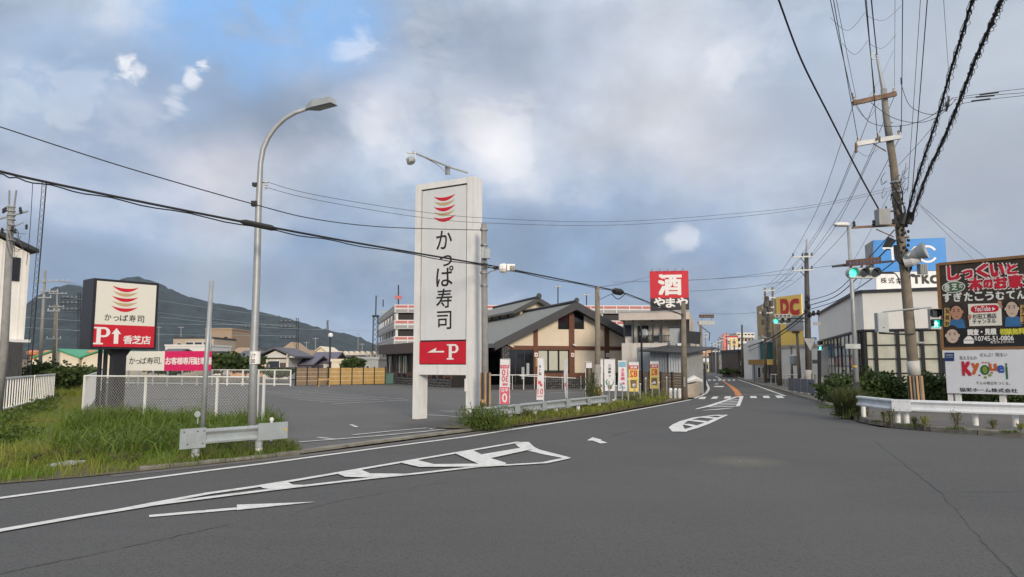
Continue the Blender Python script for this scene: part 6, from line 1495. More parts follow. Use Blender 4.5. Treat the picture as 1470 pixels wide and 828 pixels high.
for i in range(11):
    for j in range(5):
        m = MB(); m.box(fL, us2[i]+.062, us2[i+1]-.062, .08, .11, wl_[j]+.03, wl_[j+1]-.03); mt = 'pane_blue' if (i in (3, 4, 6) and j >= 3) else gl.choice(['painted_refl_grey', 'painted_refl_white', 'window_glass', 'painted_refl_white', 'window_glass', 'pane_pale', 'painted_refl_pink']); build('pane', m, mt, t)  # mixed pane colours stand in for contrasty reflections in the glass
for j in range(6): m = MB(); m.box(fL, 0, WL, .03, .14, wl_[j]-.028, wl_[j]+.028); build('transom', m, 'ink', t)
m = MB(); c0, c1 = inset(A1, .12), inset(B0, .12)
cp = [Vector((p.x, p.y, 0)) for p in crn]
for a, b in zip(cp, cp[1:]):
    for j in range(5):
        mm = MB(); a_, b_ = a.lerp(b, .04)+Vector((.03, .1, 0)), b.lerp(a, .04)+Vector((.03, .1, 0)); mm.poly([a_+Vector((0, 0, wl_[j]+.03)), b_+Vector((0, 0, wl_[j]+.03)), b_+Vector((0, 0, wl_[j+1]-.03)), a_+Vector((0, 0, wl_[j+1]-.03))]); build('pane', mm, 'pane_pale' if j < 4 else 'painted_refl_grey', t)
    mm = MB(); mm.bar(b+Vector((0, .06, 0)), b+Vector((0, .06, zb_-.02)), .08); build('mullion', mm, 'ink', t)
# roof signs
fs, WS = Fpx(1262.5, 47, 1368.5, 46); q = lambda x, y: fs.uw(x, y)
z0, z1 = q(1300, 389)[1], q(1300, 343)[1]
t = empty('roof_sign', fs(WS/2, .5, z0), fs.a, 'large blue rooftop sign with thin white letters on the corner office', 'sign')
m = MB(); m.box(fs, 0, WS, .02, 2.2, z0, z1); build('cabinet', m, 'deck_grey', t)
m = MB(); m.box(fs, 0, WS, 0, .019, z0, z1); build('face_panel', m, 'blue_sign', t)
mb = MB(); H_ = z1-z0
a, b = q(1271, 356), q(1281, 377); T = .14
uT0, wT = q(1268, 355); uT1 = q(1289, 355)[0]; wB = q(1280, 377)[1]
flat(mb, fs, [(uT0, wT-T), (uT1, wT-T), (uT1, wT), (uT0, wT)], -.01); uc = q(1281, 360)[0]; flat(mb, fs, [(uc-T/2, wB), (uc+T/2, wB), (uc+T/2, wT-T-.002), (uc-T/2, wT-T-.002)], -.01)
uk = q(1298, 360)[0]; flat(mb, fs, [(uk, wB), (uk+T, wB), (uk+T, wT), (uk, wT)], -.01); hm = (wT+wB)/2; ur = q(1313, 360)[0]
flat(mb, fs, [(uk+T+.002, hm), (ur, wT), (ur+.18, wT), (uk+T+.18, hm)], -.01); flat(mb, fs, [(uk+T+.18, hm-.002), (ur+.18, wB), (ur, wB), (uk+T+.002, hm-.002)], -.01)
cu, cw = q(1331.5, 364.5); ro = (wT-wB)*.56; ri = ro-T
for i in range(30):
    a0, a1 = R(28+304*i/30), R(28+304*(i+1)/30); flat(mb, fs, [(cu+ri*math.cos(a0), cw+ri*math.sin(a0)), (cu+ro*math.cos(a0), cw+ro*math.sin(a0)), (cu+ro*math.cos(a1), cw+ro*math.sin(a1)), (cu+ri*math.cos(a1), cw+ri*math.sin(a1))], -.01)
build('lettering', mb, 'letter_white', t)
fs2 = fs.at(0, -.25); q = lambda x, y: fs2.uw(x, y); ua, ub = q(1257.5, 400)[0], q(1352, 400)[0]; z2, z3 = q(1300, 417.5)[1], q(1300, 390)[1]
t = empty('name_panel', fs2((ua+ub)/2, .2, z2), fs.a, 'white company name panel with black letters below the blue rooftop sign', 'sign')
m = MB(); m.box(fs2, ua, ub, .0, .22, z2-.1, z3); build('panel', m, 'white_paint', t)
mb = MB()
for ch, x in zip('株式会社', (1264, 1275, 1286, 1297)): a, b = q(x, 398.5), q(x+9, 406.5); text(mb, fs2, ch, a[0], b[1], b[0], a[1], -.01, .02, 3)
for ch, x, x2 in (('T', 1310, 1321), ('K', 1323.5, 1334), ('C', 1335.5, 1347)): a, b = q(x, 395.5), q(x2, 406.2); text(mb, fs2, ch, a[0], b[1], b[0], a[1], -.01, .12, 3)
build('lettering', mb, 'ink', t)

# ------------------------------------------------------------------ billboards
fb, WB = Fpx(1355, 29.0, 1477, 26.9); q = lambda x, y: fb.uw(x, y); Z = lambda X, Y: q(1340+X/6.13, 365+Y/6.13); WBx = WB*1.46
z0, z1 = q(1348, 500)[1], q(1348, 381.5)[1]; z1 = max(z1, q(1470, 369)[1])
mat('board_dark', (.035, .026, .020), .7, var=.4, scale=2.5, streak=.4, dirtcol=(.075, .05, .03)); mat('frame_wood', (.22, .115, .045), .7, var=.15); mat('text_red', (.50, .008, .03), .5, var=.03); mat('text_rim', (.72, .58, .56), .5, var=.03)
mat('chalk', (.66, .68, .66), .7, var=.08, scale=8); mat('skin', (.42, .22, .14), .6, var=.05); mat('skin_pale', (.52, .40, .32), .6, var=.05); mat('hair', (.02, .016, .014), .7); mat('shirt_blue', (.03, .13, .30), .7, var=.1); mat('chalk_green', (.05, .12, .05), .7); mat('print_yellow', (.62, .60, .06), .5)
t = empty('billboard', fb(WBx/2, .1, 0), fb.a, 'dark wooden billboard with red lettering and cartoon portraits at the right edge', 'billboard')
m = MB(); m.box(fb, .0, WBx, 0, .12, z0, z1); build('board', m, 'board_dark', t)
for a in ((-.06, .05, z0-.06, z1+.06), (WBx, WBx+.1, z0-.06, z1+.06)): m = MB(); m.box(fb, a[0], a[1], -.05, .15, a[2], a[3]); build('frame_side', m, 'frame_wood', t)
for a in ((z0-.08, z0+.03), (z1-.03, z1+.08)): m = MB(); m.box(fb, .051, WBx-.001, -.05, .15, a[0], a[1]); build('frame_bar', m, 'frame_wood', t)
def put(mb, ch, X0, Y0, X1, Y1, v=-.02, bold=.05, res=3, fr_=None, zz=None):
    zz = zz or Z; a, b = zz(X0, Y0), zz(X1, Y1); text(mb, fr_ or fb, ch, a[0], b[1], b[0], a[1], v, bold, res)
rim, red = MB(), MB()
for ch, x0, y0, x1, y1 in (('し', 128, 118, 228, 215), ('っ', 262, 145, 345, 205), ('く', 385, 95, 480, 195), ('い', 505, 95, 620, 185), ('と', 650, 90, 735, 165), ('木', 318, 212, 425, 308), ('の', 445, 228, 520, 292), ('お', 540, 205, 645, 292), ('家', 668, 190, 785, 285)):
    put(red, ch, x0, y0, x1, y1, -.03, .085); put(rim, ch, x0-4, y0-4, x1+4, y1+4, -.018, .20, 3)
build('lettering_rim', rim, 'text_rim', t); build('lettering', red, 'text_red', t)
m = MB(); a, b = Z(72, 245), Z(285, 333); cu, cw = (a[0]+b[0])/2, (a[1]+b[1])/2; disc(m, fb, cu, cw, (b[0]-a[0])/2, (a[1]-b[1])/2, -.012); build('oval_rim', m, 'chalk', t); m = MB(); disc(m, fb, cu, cw, (b[0]-a[0])/2-.03, (a[1]-b[1])/2-.03, -.016); build('oval', m, 'chalk_green', t)
ck = MB(); put(ck, '香', 95, 262, 148, 320, -.02, .03); put(ck, '芝', 160, 258, 212, 312, -.02, .03); put(ck, 'の', 225, 262, 258, 295, -.02, .03)
for i, ch in enumerate('すぎたこうむてん'): x = 85+i*93; put(ck, ch, x, 345-i*3, x+74, 415-i*4, -.02, .06)
build('lettering', ck, 'chalk', t)
def qd_(m, pts, v): flat(m, fb, [Z(*p) for p in reversed(pts)], v)
m = MB(); qd_(m, [(305, 437), (598, 430), (606, 625), (318, 632)], -.03); build('paper_panel', m, 'sign_cream', t)
m = MB(); a, b = Z(328, 455), Z(580, 505); r = (a[1]-b[1])/2
pts = [(b[0]-r+r*math.cos(R(x)), b[1]+r+r*math.sin(R(x))) for x in range(-90, 91, 30)]+[(a[0]+r+r*math.cos(R(x)), b[1]+r+r*math.sin(R(x))) for x in range(90, 271, 30)]; flat(m, fb, pts, -.034); build('red_button', m, 'text_red', t)
m = MB(); put(m, 'YouTube', 362, 462, 505, 496, -.04, .05); qd_(m, [(520, 464), (548, 480), (520, 496)], -.04); build('lettering', m, 'letter_white', t)
m = MB(); put(m, '杉田工務店', 348, 526, 558, 562, -.04, .01); put(m, 'チャンネル', 348, 572, 556, 606, -.04, .01); build('lettering', m, 'ink', t)
m = MB(); qd_(m, [(100, 650), (800, 650), (800, 800), (100, 800)], -.012); build('lower_band', m, 'ink', t)
m = MB(); put(m, '調査・見積', 300, 660, 555, 705, -.02, .06); put(m, '0745-51-0806', 392, 722, 708, 756, -.02, .04); put(m, '香芝市上中194-5', 500, 763, 712, 780, -.02, .01); put(m, '℡', 362, 722, 388, 756, -.02, .02)
qd_(m, [(265, 752), (300, 720), (330, 720), (360, 752)], -.02); qd_(m, [(265, 757), (360, 757), (355, 785), (270, 785)], -.02); build('lettering', m, 'letter_white', t)
m = MB(); put(m, '相談無料', 585, 655, 805, 702, -.02, .06); build('lettering', m, 'print_yellow', t)
for x0, y0, x1, y1, tx in ((97, 472, 155, 637, '瓦設計'), (765, 445, 823, 612, '大工')):
    m = MB(); qd_(m, [(x0, y0), (x1, y0), (x1, y1), (x0, y1)], -.03); pl = build('name_plate', m, 'wood_yellow', t); m = MB(); n = len(tx)
    for i, ch in enumerate(tx): h = (y1-y0)/n; put(m, ch, x0+10, y0+h*i+8, x1-10, y0+h*(i+1)-8, -.035, .02)
    build('lettering', m, 'ink', pl)
# plain cartoon faces painted on the board
def face(cx, cy, rx, ry, skin, hairtop, shirt, hair='hair'):
    a, b = Z(cx-rx, cy-ry), Z(cx+rx, cy+ry); u, w = (a[0]+b[0])/2, (a[1]+b[1])/2; ru, rw = (b[0]-a[0])/2, (a[1]-b[1])/2
    if shirt:
        m = MB(); flat(m, fb, [(u-ru*1.3, w-rw*2.0), (u+ru*1.35, w-rw*2.0), (u+ru*1.1, w-rw*1.0), (u+ru*.4, w-rw*.7), (u-ru*.4, w-rw*.7), (u-ru*1.1, w-rw*1.0)], -.034); build('shirt', m, shirt, t)
    m = MB(); disc(m, fb, u, w+rw*.18, ru*1.12, rw*(1.0 if hairtop else 1.15), -.036); 
    if not hairtop: flat(m, fb, [(u-ru*1.15, w-rw*1.0), (u+ru*1.15, w-rw*1.0), (u+ru*1.12, w+.1*rw), (u-ru*1.12, w+.1*rw)], -.0365)
    build('hair', m, hair, t)
    m = MB(); disc(m, fb, u, w-rw*.08, ru*.95, rw*.88, -.040); disc(m, fb, u-ru*.98, w, ru*.18, rw*.2, -.0395, 8); disc(m, fb, u+ru*.98, w, ru*.18, rw*.2, -.0395, 8); build('face', m, skin, t)
    m = MB()
    for s in (-1, 1): disc(m, fb, u+s*ru*.38, w+rw*.10, ru*.15, rw*.07, -.044, 8); flat(m, fb, [(u+s*ru*.38-ru*.2, w+rw*.28), (u+s*ru*.38+ru*.2, w+rw*.28), (u+s*ru*.38+ru*.2, w+rw*.36), (u+s*ru*.38-ru*.2, w+rw*.36)], -.044)
    flat(m, fb, [(u-ru*.3, w-rw*.45), (u, w-rw*.58), (u+ru*.3, w-rw*.45), (u, w-rw*.50)], -.044); build('features', m, 'hair', t)['kind'] = 'stuff'
face(205, 510, 58, 68, 'skin', True, 'shirt_blue'); face(693, 480, 62, 75, 'skin_pale', True, 'shirt_blue'); face(170, 715, 62, 68, 'skin_pale', False, None)
for x0, y0, x1, y1 in ((318, 575, 322, 545), (600, 470, 585, 425)):
    m = MB(); a = Z(x0, y0); b = Z(x1, y1); disc(m, fb, b[0], b[1], .07, .08, -.042, 10); flat(m, fb, [(a[0]-.05, a[1]), (a[0]+.05, a[1]), (b[0]+.04, b[1]), (b[0]-.04, b[1])], -.041); build('hand', m, 'skin', t)
for px in (1362, 1372, 1436, 1500):
    m = MB(); u = q(px, 520)[0]; m.box(fb, u-.06, u+.06, .13, .27, 0, z1-.1); build('post', m, 'white_paint', t)
# lower white board
f2, W2 = Fpx(1357, 28.8, 1475, 26.9); K = lambda X, Y: f2.uw(1340+X/7.53, 490+Y/7.53); z0, z1 = f2.uw(1356, 564)[1], f2.uw(1354, 503)[1]
t = empty('billboard', f2(W2/2, .1, 0), f2.a, 'pale grey billboard with a multicoloured logo under the dark wooden one', 'billboard')
mat('board_pale', (.62, .64, .68), .5, var=.03); mat('navy', (.01, .03, .14), .5); mat('c_red', (.45, .01, .03), .5); mat('c_orange', (.48, .10, .02), .5); mat('c_green', (.02, .12, .03), .5); mat('c_blue', (.03, .08, .35), .5); mat('c_lime', (.20, .28, .05), .5)
m = MB(); m.box(f2, 0, W2*1.40, 0, .1, z0, z1); build('board', m, 'board_pale', t)
m = MB(); flat(m, f2, [K(225, 212), K(225, 120), K(120, 120), K(120, 212)][::-1] if False else [K(120, 212), K(225, 212), K(225, 120), K(120, 120)], -.012); lg = build('logo_square', m, 'navy', t)
m = MB()
for y in (140, 152, 168): a, b = K(132, y), K(212, y+5); flat(m, f2, [(a[0], b[1]), (b[0], b[1]), (b[0], a[1]), (a[0], a[1])], -.016)
build('logo_lines', m, 'box_grey', lg)['kind'] = 'stuff'
def put2(tx, X0, Y0, X1, Y1, mt, bold, v=-.014):
    m = MB(); a, b = K(X0, Y0), K(X1, Y1); text(m, f2, tx, a[0], b[1], b[0], a[1], v, bold, 3); return build('lettering', m, mt, t)
put2('K', 312, 225, 412, 362, 'c_red', .10); put2('y', 415, 240, 498, 350, 'c_orange', .10); put2('u', 605, 245, 682, 312, 'c_orange', .12); put2('e', 692, 262, 765, 335, 'c_blue', .10); put2('i', 780, 258, 806, 385, 'c_green', .25)
m = MB(); a, b = K(503, 255), K(610, 362); disc(m, f2, (a[0]+b[0])/2, (a[1]+b[1])/2, (b[0]-a[0])/2, (a[1]-b[1])/2, -.014); build('logo_disc', m, 'c_green', t)
m = MB(); a, b = K(530, 270), K(588, 345); disc(m, f2, (a[0]+b[0])/2, (a[1]+b[1])/2, (b[0]-a[0])/2, (a[1]-b[1])/2, -.018); build('logo_disc', m, 'c_lime', t)
for X, Y, r, mt in ((500, 365, 10, 'c_red'), (562, 388, 15, 'c_lime'), (612, 365, 16, 'c_lime'), (632, 338, 12, 'c_orange'), (535, 228, 9, 'c_orange'), (568, 228, 9, 'c_orange'), (600, 230, 9, 'c_lime')):
    m = MB(); a = K(X, Y); disc(m, f2, a[0], a[1], r/7.53*28/1030, r/7.53*28/1030*.9, -.014, 10); build('logo_dot', m, mt, t)
put2('見えるもの', 282, 160, 470, 198, 'ink', 0); put2('ぜんぶ！明るい', 500, 125, 800, 165, 'ink', 0); put2('そんな毎日をつくる。', 462, 430, 832, 470, 'ink', 0); put2('協栄ホーム株式会社', 285, 498, 912, 555, 'ink', .015)
for X in (175, 255, 735, 1150):
    m = MB(); u = K(X, 600)[0]; m.box(f2, u-.09, u+.09, .11, .25, 0, z1-.1); build('post', m, 'white_paint', t)

# ------------------------------------------------------------------ big utility pole with its gear
YB_ = 26.
def Q(x, y, d=0): return P(x, y, YB_+d)
b = P(1313, 523, YB_); b.z = 0
t = empty('utility_pole', b, 0, 'large leaning concrete utility pole carrying crossarms, horns and thick cables', 'utility pole')
m = MB(); m.tube([b, Q(1306, 470), Q(1300, 400), Q(1291, 325), Q(1283, 240), Q(1278, 206)], [.20, .18, .165, .15, .135, .13], 16); build('shaft', m, 'concrete_brown', t, smooth=True); m = MB(); m.tube([Q(1278, 206.5), Q(1272, 165), Q(1268.5, 128)], [.13, .12, .11], 14); build('upper_shaft', m, 'concrete_pole', t, smooth=True)
m = MB(); m.tube([Q(1268.4, 129), Q(1263, 103), Q(1258, 76)], [.085, .055, .04], 12); m.bar(Q(1251, 78), Q(1259, 76), .03); m.bar(Q(1251, 85), Q(1260, 84), .03); m.bar(Q(1251, 77), Q(1251, 86), .03); build('steel_top', m, 'galvanised', t, smooth=False)
mat('sleeve', (.50, .49, .46), .8, var=.1); s0, s1 = Q(1312.5, 538), Q(1310, 518)
m = MB(); m.tube([s0, s1], .215, 16); build('sleeve', m, 'sleeve', t, smooth=True)
for i in range(8):
    a0 = R(-180+i*26); cc = Vector((math.cos(a0)*.235, math.sin(a0)*.235, 0)); m = MB(); m.bar(b+cc+Vector((0, 0, .3)), Vector((s0.x, s0.y, s0.z-.03))+cc, .07, .03); build('guard_strip', m, 'stripe_tan' if i % 2 else 'old_board', t)
def arm(A, B, mt, w, n, ins='insulator'):
    m = MB(); m.bar(A, B, w, w*1.15); o = build('crossarm', m, mt, t)
    for i in range(n):
        p = A.lerp(B, (i+.1)/(n-1+.2)); m = MB(); m.lathe(p+Vector((0, -.02, w/2)), [(.03, 0), (.07, .04), (.04, .09), (.06, .13), (.02, .2)], 8); build('insulator', m, ins, o)
    return o
mat('arm_rusty', (.20, .13, .09), .8, .1, var=.5, scale=5, dirt=.6, dirtcol=(.12, .06, .035))
arm(Q(1224.5, 148, -.25), Q(1286, 134.5, -.25), 'arm_rusty', .14, 3); arm(Q(1229, 207, -.25), Q(1293, 196, -.25), 'galvanised', .14, 3)
arm(Q(1223, 326.5, -.25), Q(1285, 323, -.25), 'arm_rusty', .07, 3, 'insulator_dark')
m = MB(); m.bar(Q(1229, 206, -.3), Q(1229, 219, -.3), .07); m.bar(Q(1250, 204, -.2), Q(1272, 217), .03); m.bar(Q(1258, 329, -.2), Q(1283, 340), .03); m.tube([Q(1262, 204, -.3), Q(1262, 196, -.3)], .05, 6); build('braces', m, 'arm_rusty', t)['kind'] = 'stuff'
boxat('transformer', Q(1267, 312, -.45), .42, .34, .58, 'deck_grey', t); m = MB(); m.bar(Q(1270, 303, -.2), Q(1287, 303, -.1), .05); m.bar(Q(1272, 296, -.2), Q(1272, 322, -.2), .05); build('transformer_bracket', m, 'dark_steel', t)
for x, y, s in ((1296, 315, .24), (1306, 314, .20)): m = MB(); a_ = Q(x-2, y+7, -.3); m.tube([a_, Q(x+3, y-9, -.35)], [.12, .10], 8); build('splice_closure', m, 'cable', t)
m = MB(); m.tube([Q(1272, 356, -.3), Q(1280, 343, -.35)], .14, 8); build('splice_closure', m, 'cable', t)
boxat('white_tag', Q(1272.5, 356, -.5), .3, .03, .05, 'letter_white', t)
# bundled gear around the neck
g = random.Random(9); m = MB()
for i in range(46):
    y0 = g.uniform(255, 385); x0 = 1283+(y0-240)*.14; a0 = g.uniform(0, 6.28); r_ = .19
    p = [Q(x0, y0+k*g.uniform(6, 10), 0)+Vector((math.cos(a0+k*.5)*r_, math.sin(a0+k*.5)*r_-.02, 0)) for k in range(4)]; m.tube(p, g.uniform(.008, .028), 4)
for i in range(14):
    y0 = g.uniform(325, 372); m.lathe(Q(1283+(y0-240)*.14, y0, 0)+Vector((g.uniform(-.16, .16), -.2, 0)), [(.03, -.05), (.05, 0), (.03, .06)], 6)
build('leads', m, 'cable', t)['kind'] = 'stuff'
m = MB()
for k in range(3): m.tube(spath([Q(1284+k*3, 352, -.3), Q(1286+k*3, 370, -.4), Q(1296+k*2, 379-k, -.45), Q(1312, 378-k, -.4)], 5), .035, 6)
build('cable_loops', m, 'cable', t)['kind'] = 'stuff'
m = MB()
for i, y in enumerate((262, 276, 292, 340, 395, 443, 492)): x = 1283+(y-240)*.14; m.lathe(Q(x, y), [(.19, -.035), (.205, 0), (.19, .035)], 14)
build('steel_bands', m, 'galvanised', t)['kind'] = 'stuff'
m = MB()
for i, y in enumerate((238, 252, 268, 284, 300)): x = 1283+(y-240)*.14; m.bar(Q(x-3, y), Q(x+(7 if i % 2 else -8), y, -.05), .022)
for i, y in enumerate((176, 196)): m.bar(Q(1274, y), Q(1282, y, -.1), .022)
build('climbing_pegs', m, 'dark_steel', t)['kind'] = 'stuff'
m = MB()   # small looped leads at the upper neck
for i in range(12): x = g.uniform(1268, 1302); y = g.uniform(232, 275); m.tube(spath([Q(x, y, -.2), Q(x-6*g.random(), y+8, -.25), Q(x-3, y+16, -.25), Q(x+3, y+g.uniform(5, 15), -.2)], 4), .009, 4)
build('thin_leads', m, 'cable', t)['kind'] = 'stuff'
# horn loudspeakers and junction box
sp_ = empty('loudspeaker', Q(1310, 366, -.6), 0, 'grey horn loudspeakers fixed to the large leaning utility pole', 'loudspeaker')
m = MB(); ax = (Q(1325, 361, -.9)-Q(1298, 371, -.5)).normalized(); c = Q(1299, 370, -.5); L_ = .75; m.lathe(c, [(.10, 0), (.14, .1), (.20, .4), (.30, .66), (.31, .70), (.2, .6)], 16, ax); build('horn', m, 'box_grey', sp_, smooth=False)
m = MB(); c2 = Q(1314, 372, -.62); m.lathe(c2, [(.2, -.35), (.22, -.1), (.16, .1), (.10, .16)], 14, (ax.x, ax.y, ax.z-.1)); build('horn', m, 'deck_white', sp_)
m = MB(); m.prism([Q(1302, 366, -.72), Q(1316, 354, -.82), Q(1317, 364, -.82), Q(1307, 369, -.72)], (0, .12, 0)); build('horn_cover', m, 'sign_cream', sp_)
m = MB(); m.lathe(Q(1326, 368, -.85), [(.06, -.1), (.09, 0), (.05, .12)], 8, (1, 0, .2)); m.lathe(Q(1328, 366, -.8), [(.05, -.1), (.07, 0)], 8); build('driver', m, 'galvanised', sp_)
jb = empty('ribbed_box', Q(1324, 386, -.5), R(15), 'small ribbed grey box hanging below the horn loudspeakers', 'box'); m = MB(); fx = F(Q(1324, 386, -.5), R(15)); m.box(fx, -.16, .16, -.08, .08, -.19, .17); build('body', m, 'deck_grey', jb)
for k in range(4): m = MB(); m.box(fx, -.14+k*.075, -.11+k*.075, -.10, -.081, -.17, .15); build('rib', m, 'galvanised', jb)
# signal cabinet on a bracket and its arm
t2 = empty('control_cabinet', Q(1265.5, 463, -.5), 0, 'plain grey control cabinet hung on the signal arm left of the large pole', 'cabinet')
m = MB(); fx = F(Q(1265.5, 463, -.5), 0); m.box(fx, -.19, .19, -.12, .12, -.34, .34); build('body', m, 'box_grey', t2); m = MB(); m.box(fx, -.17, .17, -.128, -.1205, -.30, .30); build('door', m, 'box_grey', t2); m = MB(); m.box(fx, -.03, .03, -.135, -.1285, -.20, -.17); build('latch', m, 'dark_steel', t2)
m = MB(); m.tube([Q(1265, 455, -.4), Q(1265, 450, -.4), Q(1268, 447.5, -.4), Q(1303, 444, -.25), Q(1336, 441, -.35), Q(1339, 445, -.4), Q(1339, 449, -.4)], .03, 7); build('bracket_arm', m, 'galvanised', t2); m = MB(); m.tube([Q(1262, 478, -.4), Q(1305, 480, -.2), Q(1312, 479, -.2)], .03, 7); build('lower_bracket', m, 'dark_steel', t2)

# ------------------------------------------------------------------ traffic signals
mat('lens_green', (.02, .5, .36), .3, var=0, emit=((.03, .85, .55), .9)); mat('lens_dark', (.012, .014, .016), .15, var=.3); mat('signal_grey', (.42, .44, .43), .45, var=.05, streak=.2)
def signal(c, s, ang, label, plate_w=1.0, plate_dx=.04, tilt=0):
    e = empty('traffic_signal', c, ang, label, 'traffic signal'); f = F(c, ang)
    n = 20; r = .185*s; pts = [(math.cos(R(a))*r+.40*s, math.sin(R(a))*r) for a in range(-90, 91, 18)]+[(math.cos(R(a))*r-.40*s, math.sin(R(a))*r) for a in range(90, 271, 18)]
    m = MB(); m.prism([f(u, 0, w) for u, w in pts], f.v*.16*s); hd = build('housing', m, 'signal_grey', e)
    for k in range(3):
        cu = (-.40+k*.40)*s; m = MB(); m.lathe(f(cu, -.012, 0), [(.15*s, 0), (.15*s, .01)], 20, f.v); build('lens', m, 'lens_green' if k == 0 else 'lens_dark', hd)
        m = MB(); rr = .168*s; vs = []; kk = 14
        for i in range(kk+1):
            a = R(-35+250*i/kk); dpt = .26*s*(.45+.55*max(0, math.sin(a)))
            vs += [f(cu+math.cos(a)*rr, -.001, math.sin(a)*rr), f(cu+math.cos(a)*rr*1.04, -dpt, math.sin(a)*rr*1.04)]
        m.add(vs, [(2*i, 2*i+1, 2*i+3, 2*i+2) for i in range(kk)]); build('visor', m, 'signal_grey', hd)
    return e, f
e, f = signal(P(1239.5, 391.8, 24), .93, 0, 'green lit traffic signal with three round lamps on the arm of the large pole')
for k in range(3): m = MB(); m.box(f, -.37+k*.37-.02, -.37+k*.37+.02, .05, .09, .17, .30); build('hanger', m, 'dark_steel', e)
m = MB(); m.bar(P(1195, 382.5, 24.08), P(1282, 374.8, 24.4), .07); m.bar(P(1265, 392, 24.1), P(1283, 392, 24.5), .05); m.tube(spath([P(1268, 391, 24.1), P(1281, 391, 24.6), P(1288, 396, 25.2), P(1292, 408, 25.9)], 5), .02, 5); build('arm', m, 'dark_steel', e)
m = MB(); fp = F(P(1239.5, 375.5, 23.98), 0); m.prism([P(1215, 373.5, 23.97), P(1265, 368.5, 23.97), P(1265, 378, 23.97), P(1215.5, 382.5, 23.97)][::-1], (0, .04, 0)); pl = build('name_plate', m, 'rusty_steel', e)
m = MB(); gg = random.Random(2)
for i in range(9): x = 1219+i*5; y = 378-i*.45; m.prism([P(x, y+2, 23.95), P(x+gg.uniform(1, 3.2), y+1.6, 23.95), P(x+gg.uniform(1, 3), y-2, 23.95), P(x+.2, y-1.4, 23.95)], (0, .01, 0))
build('faded_plate_marks', m, 'navy', pl)['kind'] = 'stuff'
e, f = signal(P(1122.2, 461, 46), .95, R(-3), 'farther green lit traffic signal on the long arm before the yellow building')
m = MB(); m.bar(P(1111, 456.2, 46.1), P(1160, 457.4, 47.8), .07); m.bar(P(1140, 461.5, 46.1), P(1160, 461.8, 47.8), .05); build('arm', m, 'dark_steel', e); m = MB(); m.box(f, -.42, .62, .0, .04, .24, .46); pl = build('name_plate', m, 'box_grey', e)
m = MB()
for i in range(4): m.box(f, -.38+i*.25, -.2+i*.25, -.012, -.001, .28, .42)
build('plate_marks', m, 'brown_panel', pl)['kind'] = 'stuff'
def ped(c, s, ang, label):
    e = empty('pedestrian_signal', c, ang, label, 'pedestrian signal'); f = F(c, ang)
    m = MB(); m.box(f, -.2*s, .2*s, 0, .22*s, -.42*s, .42*s); build('housing', m, 'signal_grey', e)
    for z in (.21*s, -.21*s):
        lit = z < 0; m = MB(); m.box(f, -.15*s, .15*s, -.012, -.001, z-.15*s, z+.15*s); l = build('lens', m, 'lens_dark' if not lit else 'lens_teal', e)
        m = MB(); m.box(f, -.18*s, .18*s, -.26*s, -.001, z+.165*s, z+.185*s); m.box(f, .165*s, .185*s, -.24*s, -.001, z-.1*s, z+.164*s); m.box(f, -.185*s, -.165*s, -.24*s, -.001, z-.1*s, z+.164*s); build('visor', m, 'dark_steel', e)
        if lit:
            m = MB(); z_ = z; disc(m, f, 0, z_+.105*s, .03*s, .03*s, -.02, 8); flat(m, f, [(-.035*s, z_-.02*s), (.035*s, z_-.02*s), (.04*s, z_+.07*s), (-.04*s, z_+.07*s)], -.02); flat(m, f, [(-.035*s, z_-.022*s), (.0, z_-.022*s), (-.05*s, z_-.13*s), (-.085*s, z_-.13*s)], -.021); flat(m, f, [(0, z_-.022*s), (.035*s, z_-.022*s), (.08*s, z_-.13*s), (.045*s, z_-.13*s)], -.021)
            flat(m, f, [(.04*s, z_+.065*s), (.03*s, z_+.04*s), (.085*s, z_-.01*s), (.10*s, z_+.01*s)], -.021); flat(m, f, [(-.04*s, z_+.065*s), (-.1*s, z_+.0), (-.085*s, z_-.02*s), (-.03*s, z_+.04*s)], -.021); build('walking_figure', m, 'lens_white', l)
    return e
mat('lens_teal', (.01, .28, .26), .3, var=0, emit=((.0, .55, .48), .8)); mat('lens_white', (.5, .9, .85), .3, var=0, emit=((.5, 1, .9), 1.0))
ped(P(1343, 457.5, 25.2), .86, R(-6), 'pedestrian signal showing a green walking figure beside the dark billboard')
ped(P(1177, 496, 38), .62, R(-5), 'small pedestrian signal showing green at the left edge of the glazed office')
b = P(1174.5, 523, 38.2); b.z = 0; m = MB(); m.tube([b, P(1176, 502, 38.2)], .10, 8); m.box(F(P(1172, 519, 38.2)), -.2, .1, -.05, .05, -.1, .1); simple('signal_post', m, 'dark_steel', b, 'black post carrying the small pedestrian signal by the glazed office', 'post')
# street lamp on the right
YS = 30.; b = P(1228, 523, YS); b.z = 0
t = empty('street_lamp', b, 0, 'slim grey street lamp with a flat head rising out of the dark hedge', 'street lamp')
m = MB(); m.tube([b, P(1224.5, 440, YS), P(1217.5, 324, YS)], [.11, .085, .055], 12); build('pole', m, 'galvanised', t, smooth=True)
m = MB(); m.tube([b+Vector((0, 0, .02)), P(1228, 548, YS)], .15, 12); build('base', m, 'dark_steel', t, smooth=True)
for y in (551, 527): m = MB(); c = P(1227.5, y, YS); m.lathe(c, [(.13 if y > 540 else .105, 0), (.13 if y > 540 else .105, .07)], 12); build('yellow_band', m, 'yellow', t)
m = MB(); A_, B_ = P(1219, 322, YS), P(1197, 322, YS-.2); d = (B_-A_); n_ = 6
prof = [(0, .06, .04), (.15, .13, .07), (.6, .16, .08), (.9, .13, .06), (1, .05, .03)]; vs = []
for k, hw, hh in prof:
    c = A_+d*k; vs += [c+Vector((0, -hw, -hh*.6)), c+Vector((0, hw, -hh*.6)), c+Vector((0, hw*.7, hh)), c+Vector((0, -hw*.7, hh))]
